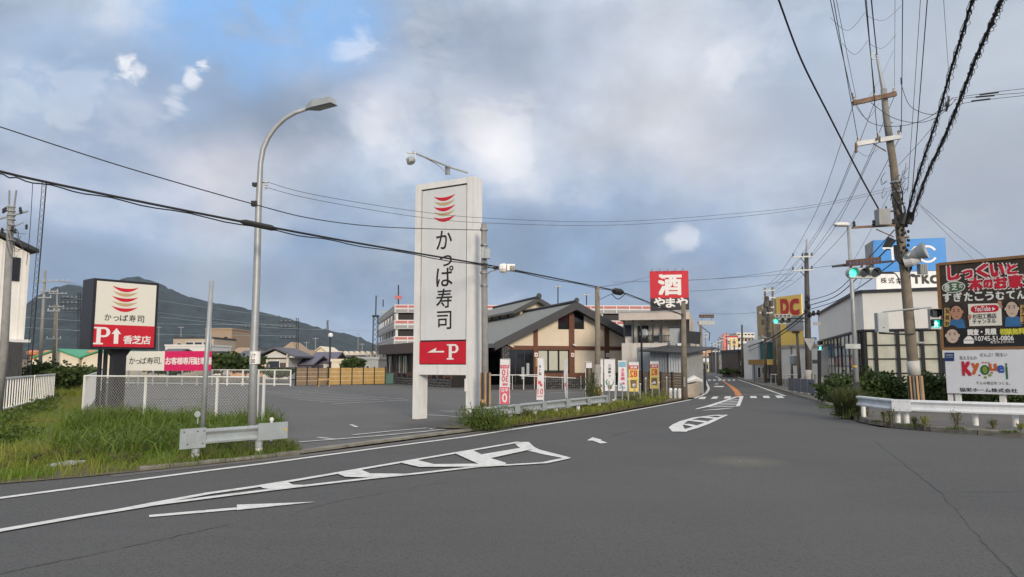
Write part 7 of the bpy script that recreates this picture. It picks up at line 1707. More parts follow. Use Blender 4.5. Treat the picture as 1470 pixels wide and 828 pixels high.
fs_ = [(3, 2, 1, 0), (16, 17, 18, 19)]+[(i*4+a, i*4+(a+1) % 4, i*4+4+(a+1) % 4, i*4+4+a) for i in range(4) for a in range(4)]; m.add(vs, fs_); hd = build('lamp_head', m, 'deck_white', t); m = MB(); m.prism([A_+d*.15+Vector((0, -.10, -.055)), A_+d*.15+Vector((0, .10, -.055)), A_+d*.9+Vector((0, .1, -.05)), A_+d*.9+Vector((0, -.1, -.05))], (0, 0, -.03)); build('lamp_lens', m, 'lamp_glass', hd)
m = MB(); fx = F(P(1224, 497, YS-.12), 0); m.box(fx, -.30, .32, -.02, .02, -.10, .10); build('street_plate', m, 'galv_rusty', t)

# ------------------------------------------------------------------ right-hand crash barrier
RB = [P(1230, 523, 23.6), P(1262, 523, 21.6), P(1283, 523, 20.9), P(1360, 523, 20.2), P(1470, 523, 19.4), P(1640, 523, 18.2)]
for p in RB: p.z = 0
tops = [567.8, 571, 573, 575.5, 578.5, 583]
def ztop(i, p): return P(735, tops[i], p.y).z
t = empty('crash_barrier', RB[2], math.atan2(RB[3].y-RB[2].y, RB[3].x-RB[2].x), 'long white crash barrier curving along the right pavement edge', 'crash barrier')
for i in range(len(RB)-1):
    zt = .86; a, b_ = RB[i], RB[i+1]; n = max(1, round((b_-a).length/3.6)) if i > 2 else 1
    for k in range(n):
        m = MB(); p0, p1 = a.lerp(b_, k/n), a.lerp(b_, (k+1)/n); za, zb2 = ztop(i, a), ztop(i+1, b_); z0_ = za+(zb2-za)*k/n; z1_ = za+(zb2-za)*(k+1)/n
        pr = wbeam(0, .09, .33); tdir = (p1-p0).normalized(); nn = Vector((-tdir.y, tdir.x, 0)); vs = []
        for p, z_ in ((p0, z0_), (p1, z1_)): vs += [p+nn*s_+Vector((0, 0, z_-.33+w_)) for s_, w_ in pr]
        kk = len(pr); m.add(vs, [(j, kk+j, kk+j+1, j+1) for j in range(kk-1)]); build('beam', m, 'barrier_white', t)
fj = F(RB[2], math.atan2(RB[3].y-RB[2].y, RB[3].x-RB[2].x)); zj = ztop(2, RB[2])
m = MB(); m.box(fj, -.10, .38, -.115, -.098, zj-.33, zj+.005); sp2 = build('splice_plate', m, 'barrier_white', t)
for u in (-.05, .1, .3):
    for w in (-.28, -.05): m = MB(); m.lathe(fj(u, -.118, zj+w), [(.014, 0), (.014, .014)], 6, -fj.v); build('bolt', m, 'galvanised', sp2)
for px, Y in ((1236, 23.4), (1284.5, 21.0), (1297, 20.9), (1395, 20.1), (1452, 19.7), (1520, 19.2)):
    c = P(px, 523, Y+.12); c.z = 0; m = MB(); m.lathe(c, [(.075, 0), (.075, .58)], 12); build('post', m, 'white_paint', t, smooth=False)

# hedges, ornamental grass, weeds
c = P(1232, 523, 33); bush('hedge', (c.x, c.y, .85), (1.55, 1.4, 1.15), 5200, .13, 'leaf_dark', 'dense dark hedge around the foot of the right street lamp', 'hedge', blobs=[((c.x-.9, c.y, .62), (.95, 1.0, .72), 2600, .13, dict(shell=.5, seed=1)), ((c.x+.6, c.y+.2, .66), (1.1, 1.2, .80), 3200, .13, dict(shell=.5, seed=2))])
c = P(1263, 523, 32.5); bush('hedge', (c.x, c.y, .8), (1.2, 1, 1), 3600, .13, 'leaf_dark', 'rounded dark hedge in front of the office panes', 'hedge', blobs=[((c.x, c.y, .60), (1.15, 1.0, .72), 3200, .13, dict(shell=.5, seed=4)), ((c.x+1.5, c.y+.3, .25), (1.3, .6, .4), 900, .12, dict(shell=.3, seed=5))])
c = P(1342, 523, 31); bush('hedge', (c.x, c.y, .75), (1.2, 1, .9), 3600, .13, 'leaf_dark', 'dark hedge between the large pole and the billboards', 'hedge', blobs=[((c.x-.2, c.y, .62), (1.0, .9, .74), 3000, .13, dict(shell=.5, seed=6)), ((c.x+1.8, c.y+.5, .5), (1.6, .6, .55), 1800, .12, dict(shell=.4, seed=7))])
c = P(1440, 523, 30); bush('hedge', (c.x, c.y, .5), (3, .8, .6), 3600, .12, 'leaf_dark', 'low hedge growing behind the legs of the pale billboard', 'hedge', blobs=[((c.x+k*1.6, c.y, .5), (1.2, .7, .6), 1300, .12, dict(shell=.4, seed=20+k)) for k in (-1, 0, 1, 2)])
# ornamental grass at the barrier end
c = P(1216, 523, 24.2); zc = (c.x, c.y)
n = 1500; a_ = rng.uniform(0, 6.28, n); r_ = rng.random(n)**.6*.42; x, y = c.x+np.cos(a_)*r_, c.y+np.sin(a_)*r_
V, Qd, Td = blades(x, y, .1, rng.uniform(.5, 1.2, n), .022, rng.uniform(.15, .8, n))
e = empty('feather_bush', (c.x, c.y, 0), 0, 'feathery dull green bush at the left end of the white crash barrier', 'bush'); np_mesh('foliage', V, Qd, Td, 'leaf_fine', parent=e); leafmesh('leaves', [((c.x, c.y, .55), (.50, .45, .5), 1700, .11, dict(shell=.3, seed=31, updir=.8)), ((c.x+.1, c.y, .25), (.62, .5, .28), 1000, .09, dict(shell=.3, seed=33, updir=.5))], 'leaf_fine', e)
ks = [p for p in kq if 18 < p.y < 27 and p.x > 9]
for i in range(46):
    p = random.choice(ks); t_ = random.random(); off_ = random.uniform(.12, .5)
for i, (px, Y, rz, lab) in enumerate(((1228, 22.6, .12, 'tiny weed at the kerb just right of the feathery bush'), (1266, 21.3, .22, 'leafy weed before the gap between two barrier posts'), (1275, 20.8, .30, 'tall leafy weed touching the barrier joint post'), (1308, 20.2, .16, 'yellowish weed tuft right of the paired barrier posts'), (1322, 19.9, .20, 'spiky weed tuft on the kerb below the large pole'), (1368, 19.6, .30, 'upright weed growing at the kerb under the billboards'), (1420, 19.2, .16, 'small upright weed at the kerb near the right edge'), (1458, 18.9, .10, 'little weed tuft farthest right on the kerb'))):
    c = P(px, 523, Y); bush('weed', (c.x, c.y, .14+rz*.8), (.10+rz*.3, .12, rz*.75), int(120+600*rz), .05, ('leaf_weed', 'grass_yellow', 'leaf_fine')[i % 3], lab, 'weed', shell=.1, seed=60+i, updir=.7)
kk_ = [Vector((p.x, p.y, 0)) for p in kq if 17 < p.y < 30 and p.x > 8]
xs_, ys_ = [], []
for i in range(3000):
    p = random.choice(kk_); a = random.gauss(0, 1); xs_.append(p.x+random.uniform(-.6, .6)); ys_.append(p.y+.2+abs(random.gauss(0, .12))+0*a)
xs_, ys_ = np.array(xs_), np.array(ys_); s = clump(xs_, ys_, 1.2, .05); xs_, ys_ = xs_[s], ys_[s]; n = len(xs_)
grass('moss_weeds', [(xs_, ys_, .12, rng.uniform(.02, .10, n), .02, rng.uniform(.3, 1.2, n))], 'leaf_mid', 'low moss and weeds creeping along the right kerb', 'weeds')

# ------------------------------------------------------------------ right side of the far street
fo, Wo = Fpx(1131, 45.5, 1169, 40); t = empty('barrier_fence', fo(Wo/2), fo.a, 'blue grey panel fence on the pavement beside the far traffic signal', 'fence'); mat('panel_blue', (.10, .12, .155), .6, var=.08, streak=.2); ho = fo.uw(1150, 543.5)[1]
for i in range(4):
    m = MB(); m.box(fo, Wo*i/4+.03, Wo*(i+1)/4-.03, -.02, .02, .18, ho); build('panel', m, 'panel_blue', t)
for i in range(5): m = MB(); u = Wo*i/4; m.box(fo, u-.028, u+.028, -.03, .03, .115, ho+.02); build('post', m, 'galvanised', t)
m = MB(); c1, c2 = P(1179.5, 523, 36.5), P(1192, 523, 35.5); c1.z = c2.z = 0
m.tube([c1, c1+Vector((0, 0, .68)), c1+Vector((.05, 0, .72)), c2+Vector((-.05, 0, .72)), c2+Vector((0, 0, .68)), c2], .03, 7); m.tube([c1+Vector((0, 0, .4)), c2+Vector((0, 0, .4))], .02, 6); simple('pipe_barrier', m, 'white_paint', c1, 'small white bent pipe barrier left of the dark hedge', 'barrier')
for px, h, lab in ((1172, 1.1, 'grey concrete gatepost beside the blue grey panel fence'), (1176.5, .95, 'second, lower concrete gatepost left of the pipe barrier')): c = P(px, 523, 39); m = MB(); m.box(F((c.x, c.y, .1)), -.10, .10, -.1, .1, 0, h); m.box(F((c.x, c.y, .1)), -.12, .12, -.12, .12, h, h+.06); simple('gatepost', m, 'concrete', (c.x, c.y, .1), lab, 'post')
# dark pole with the second signal
YP2 = 48; b = P(1160, 523, YP2); b.z = 0
t = empty('utility_pole', b, 0, 'tall dark pole with two crossarms holding the farther traffic signal', 'utility pole')
mat('pole_dark', (.075, .07, .065), .85, var=.2, streak=.3)
m = MB(); m.tube([b, P(1159.3, 460, YP2), P(1157.5, 363, YP2)], [.22, .19, .13], 14); build('shaft', m, 'pole_dark', t, smooth=True); m = MB(); m.tube([P(1157.5, 364, YP2), P(1158, 343, YP2)], [.06, .05], 8); m.bar(P(1154, 343.5, YP2), P(1159, 343.5, YP2), .05); build('steel_top', m, 'galvanised', t)
for ya, yb, xa, xb in ((369, 368, 1137, 1167), (388.5, 387, 1137, 1167)):
    A_, B_ = P(xa, ya, YP2-.2), P(xb, yb, YP2-.2); m = MB(); m.bar(A_, B_, .10); ar = build('crossarm', m, 'galvanised', t)
    for k in range(3): m = MB(); m.lathe(A_.lerp(B_, (.05, .5, .95)[k])+Vector((0, 0, .05)), [(.03, 0), (.07, .05), (.04, .1), (.06, .15), (.02, .22)], 7); build('insulator', m, 'insulator_dark', ar)
m = MB(); m.bar(P(1149, 370, YP2), P(1157, 379, YP2), .04); m.bar(P(1149, 389.5, YP2), P(1157, 398, YP2), .04); m.bar(P(1160, 452, YP2-.2), P(1178, 449, YP2-.2), .12)
for x, y in ((1158, 432), (1161, 440), (1157, 446), (1163, 452), (1168, 450), (1175, 449), (1160, 428)): m.lathe(P(x, y, YP2-.25), [(.08, -.15), (.14, 0), (.06, .2)], 7)
build('clamps', m, 'cable', t)['kind'] = 'stuff'
boxat('signal_plate', P(1173, 464.5, YP2-.3), .48, .05, .22, 'deck_grey', t)
m = MB(); m.tube([P(1160.3, 531, YP2), P(1160.2, 552, YP2)], .235, 14); build('sleeve', m, 'concrete', t, smooth=True)
m = MB(); c = P(1163.5, 494, 46); m.prism([c+Vector((-.42, 0, .38)), c+Vector((.38, .1, .36)), c+Vector((.0, .05, -.42))], (0, .03, 0)); e = empty('road_sign', c, 0, 'triangular road sign seen from its grey back on the dark pole', 'road sign'); build('plate', m, 'deck_grey', e); m = MB(); m.bar(c+Vector((.02, .1, -.5)), c+Vector((.02, .1, .4)), .05); build('bracket', m, 'dark_steel', e)
# other poles
util_pole(1118, 462, 58, 'bare brown pole directly under the farther traffic signal', (), .19, 'concrete_brown', ybase=554)
util_pole(1144, 476, 56, 'brown pole with a dark cap in front of the white store wall', (), .15, 'concrete_brown', pxb=1147)
m = MB(); m.box(F(P(1143, 477, 56), 0), -.28, .2, -.15, .15, -.08, .1); simple('pole_cap', m, 'brown_panel', P(1143, 477, 56), 'dark box on top of the brown pole before the white store wall', 'box')
util_pole(1136, 496, 62, 'thin wooden pole with a small crossarm before the white store wall', [(497, 1130, 1142, 'galvanised')], .12, 'concrete_brown')
m = MB(); m.lathe(P(1139, 517, 60), [(.2, -.45), (.3, -.3), (.3, .35), (.1, .5)], 10); simple('meter_drum', m, 'box_grey', P(1139, 517, 60), 'grey drum shaped meter housing on the thin wooden pole', 'meter')
util_pole(1065, 466, 92, 'wooden pole standing at the right kerb far down the street', (), .17, 'concrete_brown')
# transformer cluster
e, b, tp = util_pole(1109, 412, 66, 'pole crowded with transformers at the corner of the yellow tower', [(417, 1095, 1112, 'galvanised'), (427, 1095, 1112, 'galvanised'), (441, 1094, 1111, 'galvanised'), (449, 1090, 1109, 'galvanised')], .16, 'concrete_brown', pxb=1112)
e2_, b2, tp2 = util_pole(1098, 413, 67, 'second pole of the transformer cluster, left of its twin', [(484, 1084, 1106, 'galvanised')], .14, 'concrete_brown')
for x, y in ((1099, 437), (1104, 443), (1097, 450), (1103, 458), (1096, 462), (1107, 435), (1101, 429), (1104, 480), (1102, 470)): m = MB(); m.lathe(P(x, y, 65.7), [(.16, -.24), (.18, -.2), (.18, .2), (.08, .26)], 10); build('transformer', m, 'pole_dark', e)
# yellow tower
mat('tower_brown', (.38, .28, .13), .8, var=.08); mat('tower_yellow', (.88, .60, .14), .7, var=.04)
fT, WT = Fpx(1119, 76, 1155.6, 72.5); q = lambda x, y, v=0: fT.uw(x, y, v); zt = q(1130, 425.5)[1]
t = empty('yellow_tower', fT(WT/2, 4), fT.a, 'tall square tower with bright yellow front and brown side above the white store', 'building')
fS = Fpx(1089, 88, 1119, 76)[0]; LS = Fpx(1089, 88, 1119, 76)[1]
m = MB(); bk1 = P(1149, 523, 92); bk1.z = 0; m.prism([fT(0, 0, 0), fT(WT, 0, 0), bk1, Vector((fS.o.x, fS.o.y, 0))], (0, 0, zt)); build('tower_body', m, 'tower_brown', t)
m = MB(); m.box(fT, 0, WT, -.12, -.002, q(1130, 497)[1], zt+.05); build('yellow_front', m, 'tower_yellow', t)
zs = fS.uw(1100, 425)[1]
m = MB(); a, b_ = q(1130, 475, -.12), q(1153.5, 452, -.12); m.box(fT, a[0], b_[0], -.2, -.122, a[1], b_[1]); build('grey_panel', m, 'galvanised', t)
mb = MB()
for ch, x0, x1 in (('D', 1121, 1132), ('C', 1134.5, 1147)): a, b_ = q(x0, 431, -.12), q(x1, 450, -.12); text(mb, fT, ch, a[0], b_[1], b_[0], a[1], -.14, .13, 3)
a = q(1143.5, 449.5, -.12); mb.box(fT, a[0], a[0]+.35, -.15, -.141, a[1], a[1]+.3); build('lettering', mb, 'flag_red', t)
for x, y in ((1102, 443), (1102, 455), (1102, 467), (1100, 479)):
    a = fS.uw(x, y); m = MB(); m.box(fS, a[0]-.9, a[0]+.9, -.06, -.005, a[1]-.35, a[1]+.35); build('vent', m, 'brown_panel', t)
fW, WW_ = Fpx(1118, 66, 1178, 60); q = lambda x, y: fW.uw(x, y); t = empty('white_store', fW(WW_/2, 4), fW.a, 'plain white store wall below the yellow tower', 'building'); zt = q(1140, 499)[1]; mat('store_white', (.76, .74, .70), .8, var=.04, streak=.25)
m = MB(); m.box(fW, 0, WW_, 0, 8, 0, zt); build('wall', m, 'store_white', t); m = MB(); m.box(fW, -.05, WW_, -.1, 8.1, zt+.002, zt+.25); build('coping', m, 'beige', t)
m = MB(); a = q(1137, 550); m.box(fW, 0, WW_, -.05, -.002, 0.0, .5); build('plinth', m, 'concrete', t)
block(1148, 1172, 488, 92, 5, 'navy', 'dark blue panel roof seen between the tower and the dark pole', 'building', roof='flat', roofm='pane_blue')
e, fr, Wd, H = block(1089, 1096.5, 491, 79, 5, 'white_wall', 'white narrow house front left of the teal wall', 'house', roof='none')
mat('teal_wall', (.035, .13, .14), .8, var=.1); e, fr, Wd, H = block(1096.6, 1111, 491, 78, 5, 'teal_wall', 'small teal walled house behind the ochre awning', 'house', roof='flat', roofm='white_wall')
fA, WA_ = Fpx(1077, 72, 1111, 67); t = empty('awning', fA(WA_/2, 0, 2.1), fA.a, 'long ochre shop awning with a yellow end panel on the right side of the street', 'awning'); mat('ochre', (.34, .20, .06), .7, var=.1); a, b_ = fA.uw(1090, 523.5)[1], fA.uw(1090, 516)[1]
m = MB(); m.box(fA, 0, WA_*.68, -.2, 1.2, a, b_); build('awning_panel', m, 'ochre', t); m = MB(); m.box(fA, WA_*.68+.002, WA_, -.22, 1.2, a, b_); build('awning_panel', m, 'tower_yellow', t)
for u in (.3, WA_*.5, WA_-.3): m = MB(); m.box(fA, u-.05, u+.05, .2, .3, 0, a-.001); build('post', m, 'galvanised', t)
m = MB(); m.box(fA, 0.2, WA_, 1.3, 1.5, 0, 2.0); build('shop_front', m, 'brown_panel', t)
for k in range(5): window(fA, .8+k*.9, .5, 1.4+k*.9, 1.7, t, 'galvanised', 'painted_refl_grey', v=1.29)
# clutter: rails and fences by the kerb
grp = 'white guard rails along the far right kerb'
for i, (px, Y, lab) in enumerate(((1070, 96, 'nearest the wooden pole'), (1082, 84, 'below the dark brown house'), (1096, 72, 'below the ochre awning'), (1106, 62, 'beside the pole under the far signal'))):
    c = P(px, 523, Y); f = F((c.x, c.y, .1), R(-62)); e = empty('guard_rail', f(0), f.a, 'white tube guard rail '+lab, 'rail', grp)
    m = MB(); m.tube([f(0, 0, 0), f(0, 0, .85), f(3, 0, .85), f(3, 0, 0)], .04, 6); build('frame', m, 'white_paint', e)
    for k in range(1, 6): m = MB(); m.tube([f(.5*k, 0, 0), f(.5*k, 0, .81)], .025, 5); build('bar', m, 'white_paint', e)
block(1060, 1090, 505, 100, 8, 'brown_panel', 'dark brown clad house on the right of the far street', 'house', roof='flat', roofm='roof_dark', ang=0, wins=(3, 1, .3, .15))
block(1086, 1112, 523.5, 76, 1.5, 'galvanised', 'low grey shop front under the ochre awning', 'shop', roof='none', wins=(4, 1, .6, .6))
e, fr, Wd, H = block(1059, 1084, 479, 230, 12, 'cream', 'cream apartment tower with rows of balconies far down the street', 'apartment block', roof='flat', roofm='white_wall')
for k in range(5):
    w = 2.5+k*1.95
    m = MB(); m.box(fr, .1, Wd-.1, -1.2, -.05, w, w+.75); build('balcony', m, 'white_wall', e)
    for i in range(5): window(fr, .3+i*1.1, w+.85, 1.0+i*1.1, w+1.6, e, 'tan', 'dark_glass', fw=.03)
mat('sign_pink', (.62, .16, .14), .6, var=.3, scale=.8)
e, fr, Wd, H = block(1044, 1060, 484, 180, 6, 'white_wall', 'white sign building with pink and yellow panels far down the street', 'shop', roof='flat', roofm='flag_red', wins=(3, 3, .5, .3))
m = MB(); m.box(fr, -.9, .2, -.4, -.01, 1.5, H+1); build('pink_sign', m, 'sign_pink', e); m = MB(); m.box(fr, Wd*.35, Wd*.95, -.3, -.01, H-2.2, H-.4); build('yellow_panel', m, 'tower_yellow', e); m = MB(); m.box(fr, Wd*.5, Wd*.8, -.36, -.31, H-1.8, H-.8); build('sign_mark', m, 'ochre', e)
# left side and end of the far street
e, fr, Wd, H = block(1004, 1021, 500, 210, 8, 'orange_wall', 'orange apartment house closing the far end of the street', 'apartment block', roof='flat', roofm='roof_dark')
for k in range(3): 
    m = MB(); m.box(fr, .1, Wd*.45, -.9, -.05, 1.8+k*1.7, 2.3+k*1.7); build('balcony', m, 'white_wall', e)
block(1009, 1018, 512, 190, 5, 'flag_blue', 'small blue shop board on the left of the far street', 'shop', roof='none'); block(1017, 1023, 514, 195, 5, 'brown_panel', 'dark brown shop next to the small blue board', 'shop', roof='none')
mat('shop_yellow', (.66, .60, .28), .7, var=.2, scale=.5); block(1006, 1021, 520, 172, 6, 'shop_yellow', 'yellow fronted shop at the far bend of the street', 'shop', roof='gable', roofm='white_wall', rh=.8, wins=(4, 1, .6, .5))  # plain yellow for the shop front, mottled at random
block(1020, 1032, 513, 185, 6, 'cream', 'cream shop right of the yellow fronted one', 'shop', roof='flat', roofm='tan', wins=(3, 2, .4, .4)); block(1024, 1034, 505, 230, 6, 'tile_grey', 'grey upper floors above the cream shop', 'building', roof='flat', roofm='white_wall', wins=(3, 3, .4, .4))
block(1032, 1044, 508, 160, 8, 'stone', 'dim grey building half hidden by poles in the far street', 'building', roof='flat', roofm='roof_dark', wins=(2, 2, .4, .4)); block(1054, 1064, 508, 125, 8, 'white_wall', 'white walled shop left of the dark brown house', 'shop', roof='flat', roofm='flag_blue', wins=(2, 2, .4, .4))
block(1000.5, 1004.5, 492, 66, 8, 'shop_side', 'pale corner house just beyond the liquor shop side', 'house', roof='flat', roofm='galvanised', ang=0); block(1003, 1006, 503, 90, 8, 'white_wall', 'narrow white house beyond the pale corner house', 'house', roof='flat', roofm='tile_grey')
c = P(1040.5, 516, 140); e = empty('red_banner', (c.x, 140, 0), 0, 'square coral red sign on two legs far down the street', 'sign'); m = MB(); m.box(F((c.x, 140, 0)), -.48, .48, -.05, .05, P(1040, 526, 140).z, P(1040, 516, 140).z+.0); build('panel', m, 'sign_pink', e); m = MB(); m.box(F((c.x, 140, 0)), -.44, -.34, .06, .14, 0, 2.5); build('leg', m, 'galvanised', e); m = MB(); m.box(F((c.x, 140, 0)), .34, .44, .06, .14, 0, 2.5); build('leg', m, 'galvanised', e)
labs = ['leftmost and tallest', 'beside the cream shop', 'with a double crossarm', 'before the dim grey building', 'right behind the coral sign', 'left of the pink sign', 'before the sign building', 'nearest the dark brown house']
for k, (px, yt, Y) in enumerate(((1013, 476, 120), (1022, 492, 160), (1027, 490, 150), (1031, 487, 145), (1036, 481, 135), (1043, 478, 130), (1048, 489, 118), (1054, 486, 112))):
    util_pole(px, yt, Y, 'street pole in the far street, '+labs[k], [(yt+3, px-3, px+3.5, 'galvanised'), (yt+8, px-2.5, px+3, 'galvanised')], .15, ('concrete_pole', 'pole_dark')[k % 2], group='poles crowding the far street')
for k, (px, Y, h, r_, lab) in enumerate(((1047, 105, 1.3, 1.5, 'dark shrub below the coral red sign'), (1056, 98, 1.1, 1.6, 'low dark shrub at the kerb before the dark brown house'), (1029, 175, 2.5, 1.6, 'small brownish tree by the cream shop'))):
    c = P(px, HOR, Y); tree((c.x, c.y), h, r_, 'leaf_dark', lab, seed=px, n=500, size=.3)
for k, (px, Y) in enumerate(((1074, 88), (1081, 80), (1092, 74))): c = P(px, 523, Y); m = MB(); f = F((c.x, c.y, .1), R(-50)); m.box(f, 0, .9, 0, .4, 0, .8); m.box(f, .1, .8, -.05, 0, .3, .75); simple('vending_crate', m, ('store_white', 'box_grey', 'beige')[k], f(0), ('white box on the pavement left of the awning post', 'grey box on the pavement before the dark brown house', 'beige box on the pavement below the ochre awning')[k], 'box')

# ------------------------------------------------------------------ overhead lines
def wire(name, pts, r, label, mt='cable', cat='cable', seg=8, group=None, rings=0, n=5):
    path = spath([P(*p) for p in pts], seg); m = MB(); m.tube(path, r, n)
    o = simple(name, m, mt, path[0], label, cat, group); return o, path
# left crossing cables
_, pB = wire('cable', [(-60, 232, 12.2), (0, 246, 12.8), (47, 257, 13.2), (180, 285, 14), (370, 322.5, 15), (520, 350, 17.8), (697, 380, 22), (735, 387, 22.5), (857, 411.5, 31), (895, 420, 34), (940, 437, 38), (981, 452, 37.3)], .026, 'thick black cable sagging across the left half of the sky past the pylon sign')
m = MB(); gg = random.Random(4)
lo = [p-Vector((0, 0, .055+.02*math.sin(i*1.3))) for i, p in enumerate(pB)]; m.tube(lo, .013, 4); simple('cable', m, 'cable', lo[0], 'thinner black cable lashed just below the thick left cable', 'cable')
m = MB(); m.tube([P(345, 317.5, 14.8), P(352, 319, 14.85), P(390, 327, 15.1), P(397, 329, 15.2)], [.03, .062, .062, .03], 8); simple('splice_sleeve', m, 'cable', P(370, 322, 15), 'long black splice sleeve where the thick cable meets the street lamp', 'splice')
m = MB(); c = P(887, 418.5, 33.4); m.lathe(c, [(.08, -.3), (.16, -.15), (.16, .15), (.08, .3)], 8, (1, .5, -.1)); m.tube(spath([c+Vector((-.3, 0, -.1)), c+Vector((0, 0, -.35)), c+Vector((.35, 0, -.1))], 5), .02, 5); simple('splice_case', m, 'cable', c, 'small black splice case on the cable right of the restaurant ridge', 'splice')
wire('cable', [(857, 432, 31), (873, 424, 32.5), (889, 419, 33.6)], .014, 'short black lead from the slim pole up to the splice case')
wire('cable', [(-60, 163, 12.2), (0, 182, 13), (180, 240, 13.9), (366, 293.5, 15), (450, 314, 17.3), (540, 325, 19.5), (640, 329, 21.2), (692, 330, 22.1)], .012, 'single thin black wire crossing above the thick left cable')
for k in range(2):
    wire('cable', [(383, 261+k*8, 15.1), (450, 279+k*7, 15.8), (590, 302+k*8, 17.6), (700, 313+k*7, 19), (880, 318+k*5, 21.2), (1060, 306+k*5, 23.5), (1180, 292+k*3, 25), (1284, 268+k*4, 26)], .006, ('upper', 'lower')[k]+' of two faint wires from the street lamp to the large pole', 'thin_cable')
wire('cable', [(1112, -16, 20), (1118, 0, 20.3), (1150, 85, 22), (1190, 165, 23.8), (1235, 252, 25.2), (1266, 308, 25.8)], .030, 'straight thick black cable slanting down to the transformer on the large pole')
wire('cable', [(47, 262, 13.2), (43, 330, 14), (38, 380, 15)], .006, 'loose thin lead hanging below the thick left cable near the lattice mast', 'thin_cable')
# vertical spiral hanging beside the lattice mast: bundled cables on the right
def bundle(pts, r, label):
    path = spath([P(*p) for p in pts], 14); e = empty('cable_bundle', path[0], 0, label, 'cable'); m = MB(); m.tube(path, r, 8); build('core', m, 'cable', e)
    m = MB(); g = random.Random(len(label)); lp = [p+Vector((.055+.03*math.sin(i*.9), 0, .03*math.cos(i*1.7))) for i, p in enumerate(path)]; m.tube(lp, .014, 4); lp = [p+Vector((-.05-.03*math.sin(i*.7+1), 0, .02*math.cos(i*2.1))) for i, p in enumerate(path)]; m.tube(lp, .010, 4)
    acc = 0; last = path[0]
    for i in range(1, len(path)-1):
        acc += (path[i]-path[i-1]).length
        if acc > .42:
            acc = 0; m.lathe(path[i], [(r*1.2, -.02), (r*1.65, 0), (r*1.2, .02)], 7, (path[i+1]-path[i-1]))
    for i in range(0, len(path)-3, 2):
        a, b_ = path[i], path[min(i+3, len(path)-1)]; m.tube(spath([a+Vector((r, 0, 0)), a.lerp(b_, .5)+Vector((r+g.uniform(.03, .12), 0, -.03)), b_+Vector((r, 0, 0))], 4), .008, 4)
    build('lashing', m, 'cable', e)['kind'] = 'stuff'; return e
bundle([(1299, 320, 25.8), (1316, 258, 25), (1331, 212, 24.2), (1348, 160, 23), (1365, 100, 21.5), (1380, 52, 20.2), (1395, 2, 18.8), (1408, -40, 17.6)], .036, 'left one of the two thick lashed cable bundles climbing from the large pole')
bundle([(1306, 320, 25.7), (1330, 252, 24.6), (1352, 205, 23.6), (1377, 145, 22), (1400, 85, 20.2), (1420, 40, 18.8), (1436, 2, 17.5), (1450, -36, 16.3)], .044, 'right one of the two thick lashed cable bundles climbing from the large pole')
# high lines from the crossarms towards the viewer
for i, (x0, y0, x1, y1, r, lab) in enumerate(((1224, 142, 1190, -10, .012, 'ending at the left tip of the upper crossarm'), (1229, 141, 1199, -10, .008, 'beside the left tip of the upper crossarm'), (1256, 135, 1241, -10, .014, 'reaching the middle of the upper crossarm'), (1259, 78, 1250, -10, .020, 'ending on the steel top of the large pole'), (1284, 130, 1285, -10, .006, 'ending at the right tip of the upper crossarm'), (1294, 190, 1296, -10, .013, 'dropping to the right tip of the lower crossarm'), (1260, 200, 1243, -10, .012, 'dropping to the middle of the lower crossarm'), (1232, 203, 1195, -10, .012, 'dropping to the left tip of the lower crossarm'), (1303, 275, 1322, -10, .008, 'passing right of both crossarms'), (1309, 282, 1332, -10, .014, 'twisted and rightmost before the thick bundles'), (1362, 105, 1354, -10, .007, 'thin one between the two thick bundles'))):
    wire('overhead_line', [(x0, y0, 25.8), ((x0+x1)/2, (y0+y1)/2+2, 22), (x1, y1, 18.5)], r, 'overhead line '+lab, 'cable' if r > .007 else 'thin_cable', 'cable', 6)
for x, y, lab in ((1255, 128, 'upper crossarm middle'), (1224, 138, 'upper crossarm left tip'), (1260, 196, 'lower crossarm middle'), (1294, 116, 'wire right of the steel top'), (1293, 184, 'lower crossarm right tip')):
    m = MB(); c = P(x, y, 25.6); m.tube([c+Vector((0, 0, -.12)), c+Vector((0, 0, .12))], [.035, .03], 6); simple('line_insulator', m, 'insulator_dark', c, 'slim black strain insulator at the '+lab, 'insulator')
# droop jumpers to the right and lines leaving right
for i, pts in enumerate(([(1229, 150, 25.7), (1250, 176, 25.4), (1290, 181, 25), (1330, 170, 24.6), (1358, 150, 24.4), (1368, 140, 24.3)], [(1250, 147, 25.7), (1280, 168, 25.3), (1315, 176, 25), (1345, 168, 24.6), (1372, 143, 24.3)], [(1294, 122, 25.6), (1305, 150, 25.3), (1325, 162, 25), (1345, 163, 24.6), (1366, 150, 24.4)])):
    wire('jumper_cable', pts, .011, ('lowest', 'middle', 'shortest')[i]+' black jumper looping from the upper crossarm to the right bundles')
for i, (y0, y1) in enumerate(((141, 127), (143, 133), (150, 137))):
    _, pp = wire('overhead_line', [(1366+i*3, y0, 24.3), (1420, (y0+y1)/2-1, 23.5), (1480, y1-1, 22.6), (1560, y1-10, 21.5)], .009, ('top', 'middle', 'lowest')[i]+' of three wires leaving the frame at right behind the bundles'); m = MB(); c = P(1420+i*4-10*i, (y0+y1)/2, 23.5); d_ = (pp[10]-pp[8]).normalized(); m.tube([c-d_*.28, c+d_*.28], .03, 6); simple('line_insulator', m, 'insulator_dark', c, 'black sleeve on the '+('top', 'middle', 'lowest')[i]+' of the three wires leaving at right', 'insulator')
m = MB(); m.tube(spath([P(1358, 160, 24.4), P(1361, 148, 24.3), P(1362, 138, 24.3)], 4), .04, 6); m.lathe(P(1360, 150, 24.3), [(.05, -.1), (.08, 0), (.05, .1)], 7); simple('line_insulator', m, 'insulator_dark', P(1360, 150, 24.3), 'stubby black insulator where the three right wires meet the left bundle', 'insulator')
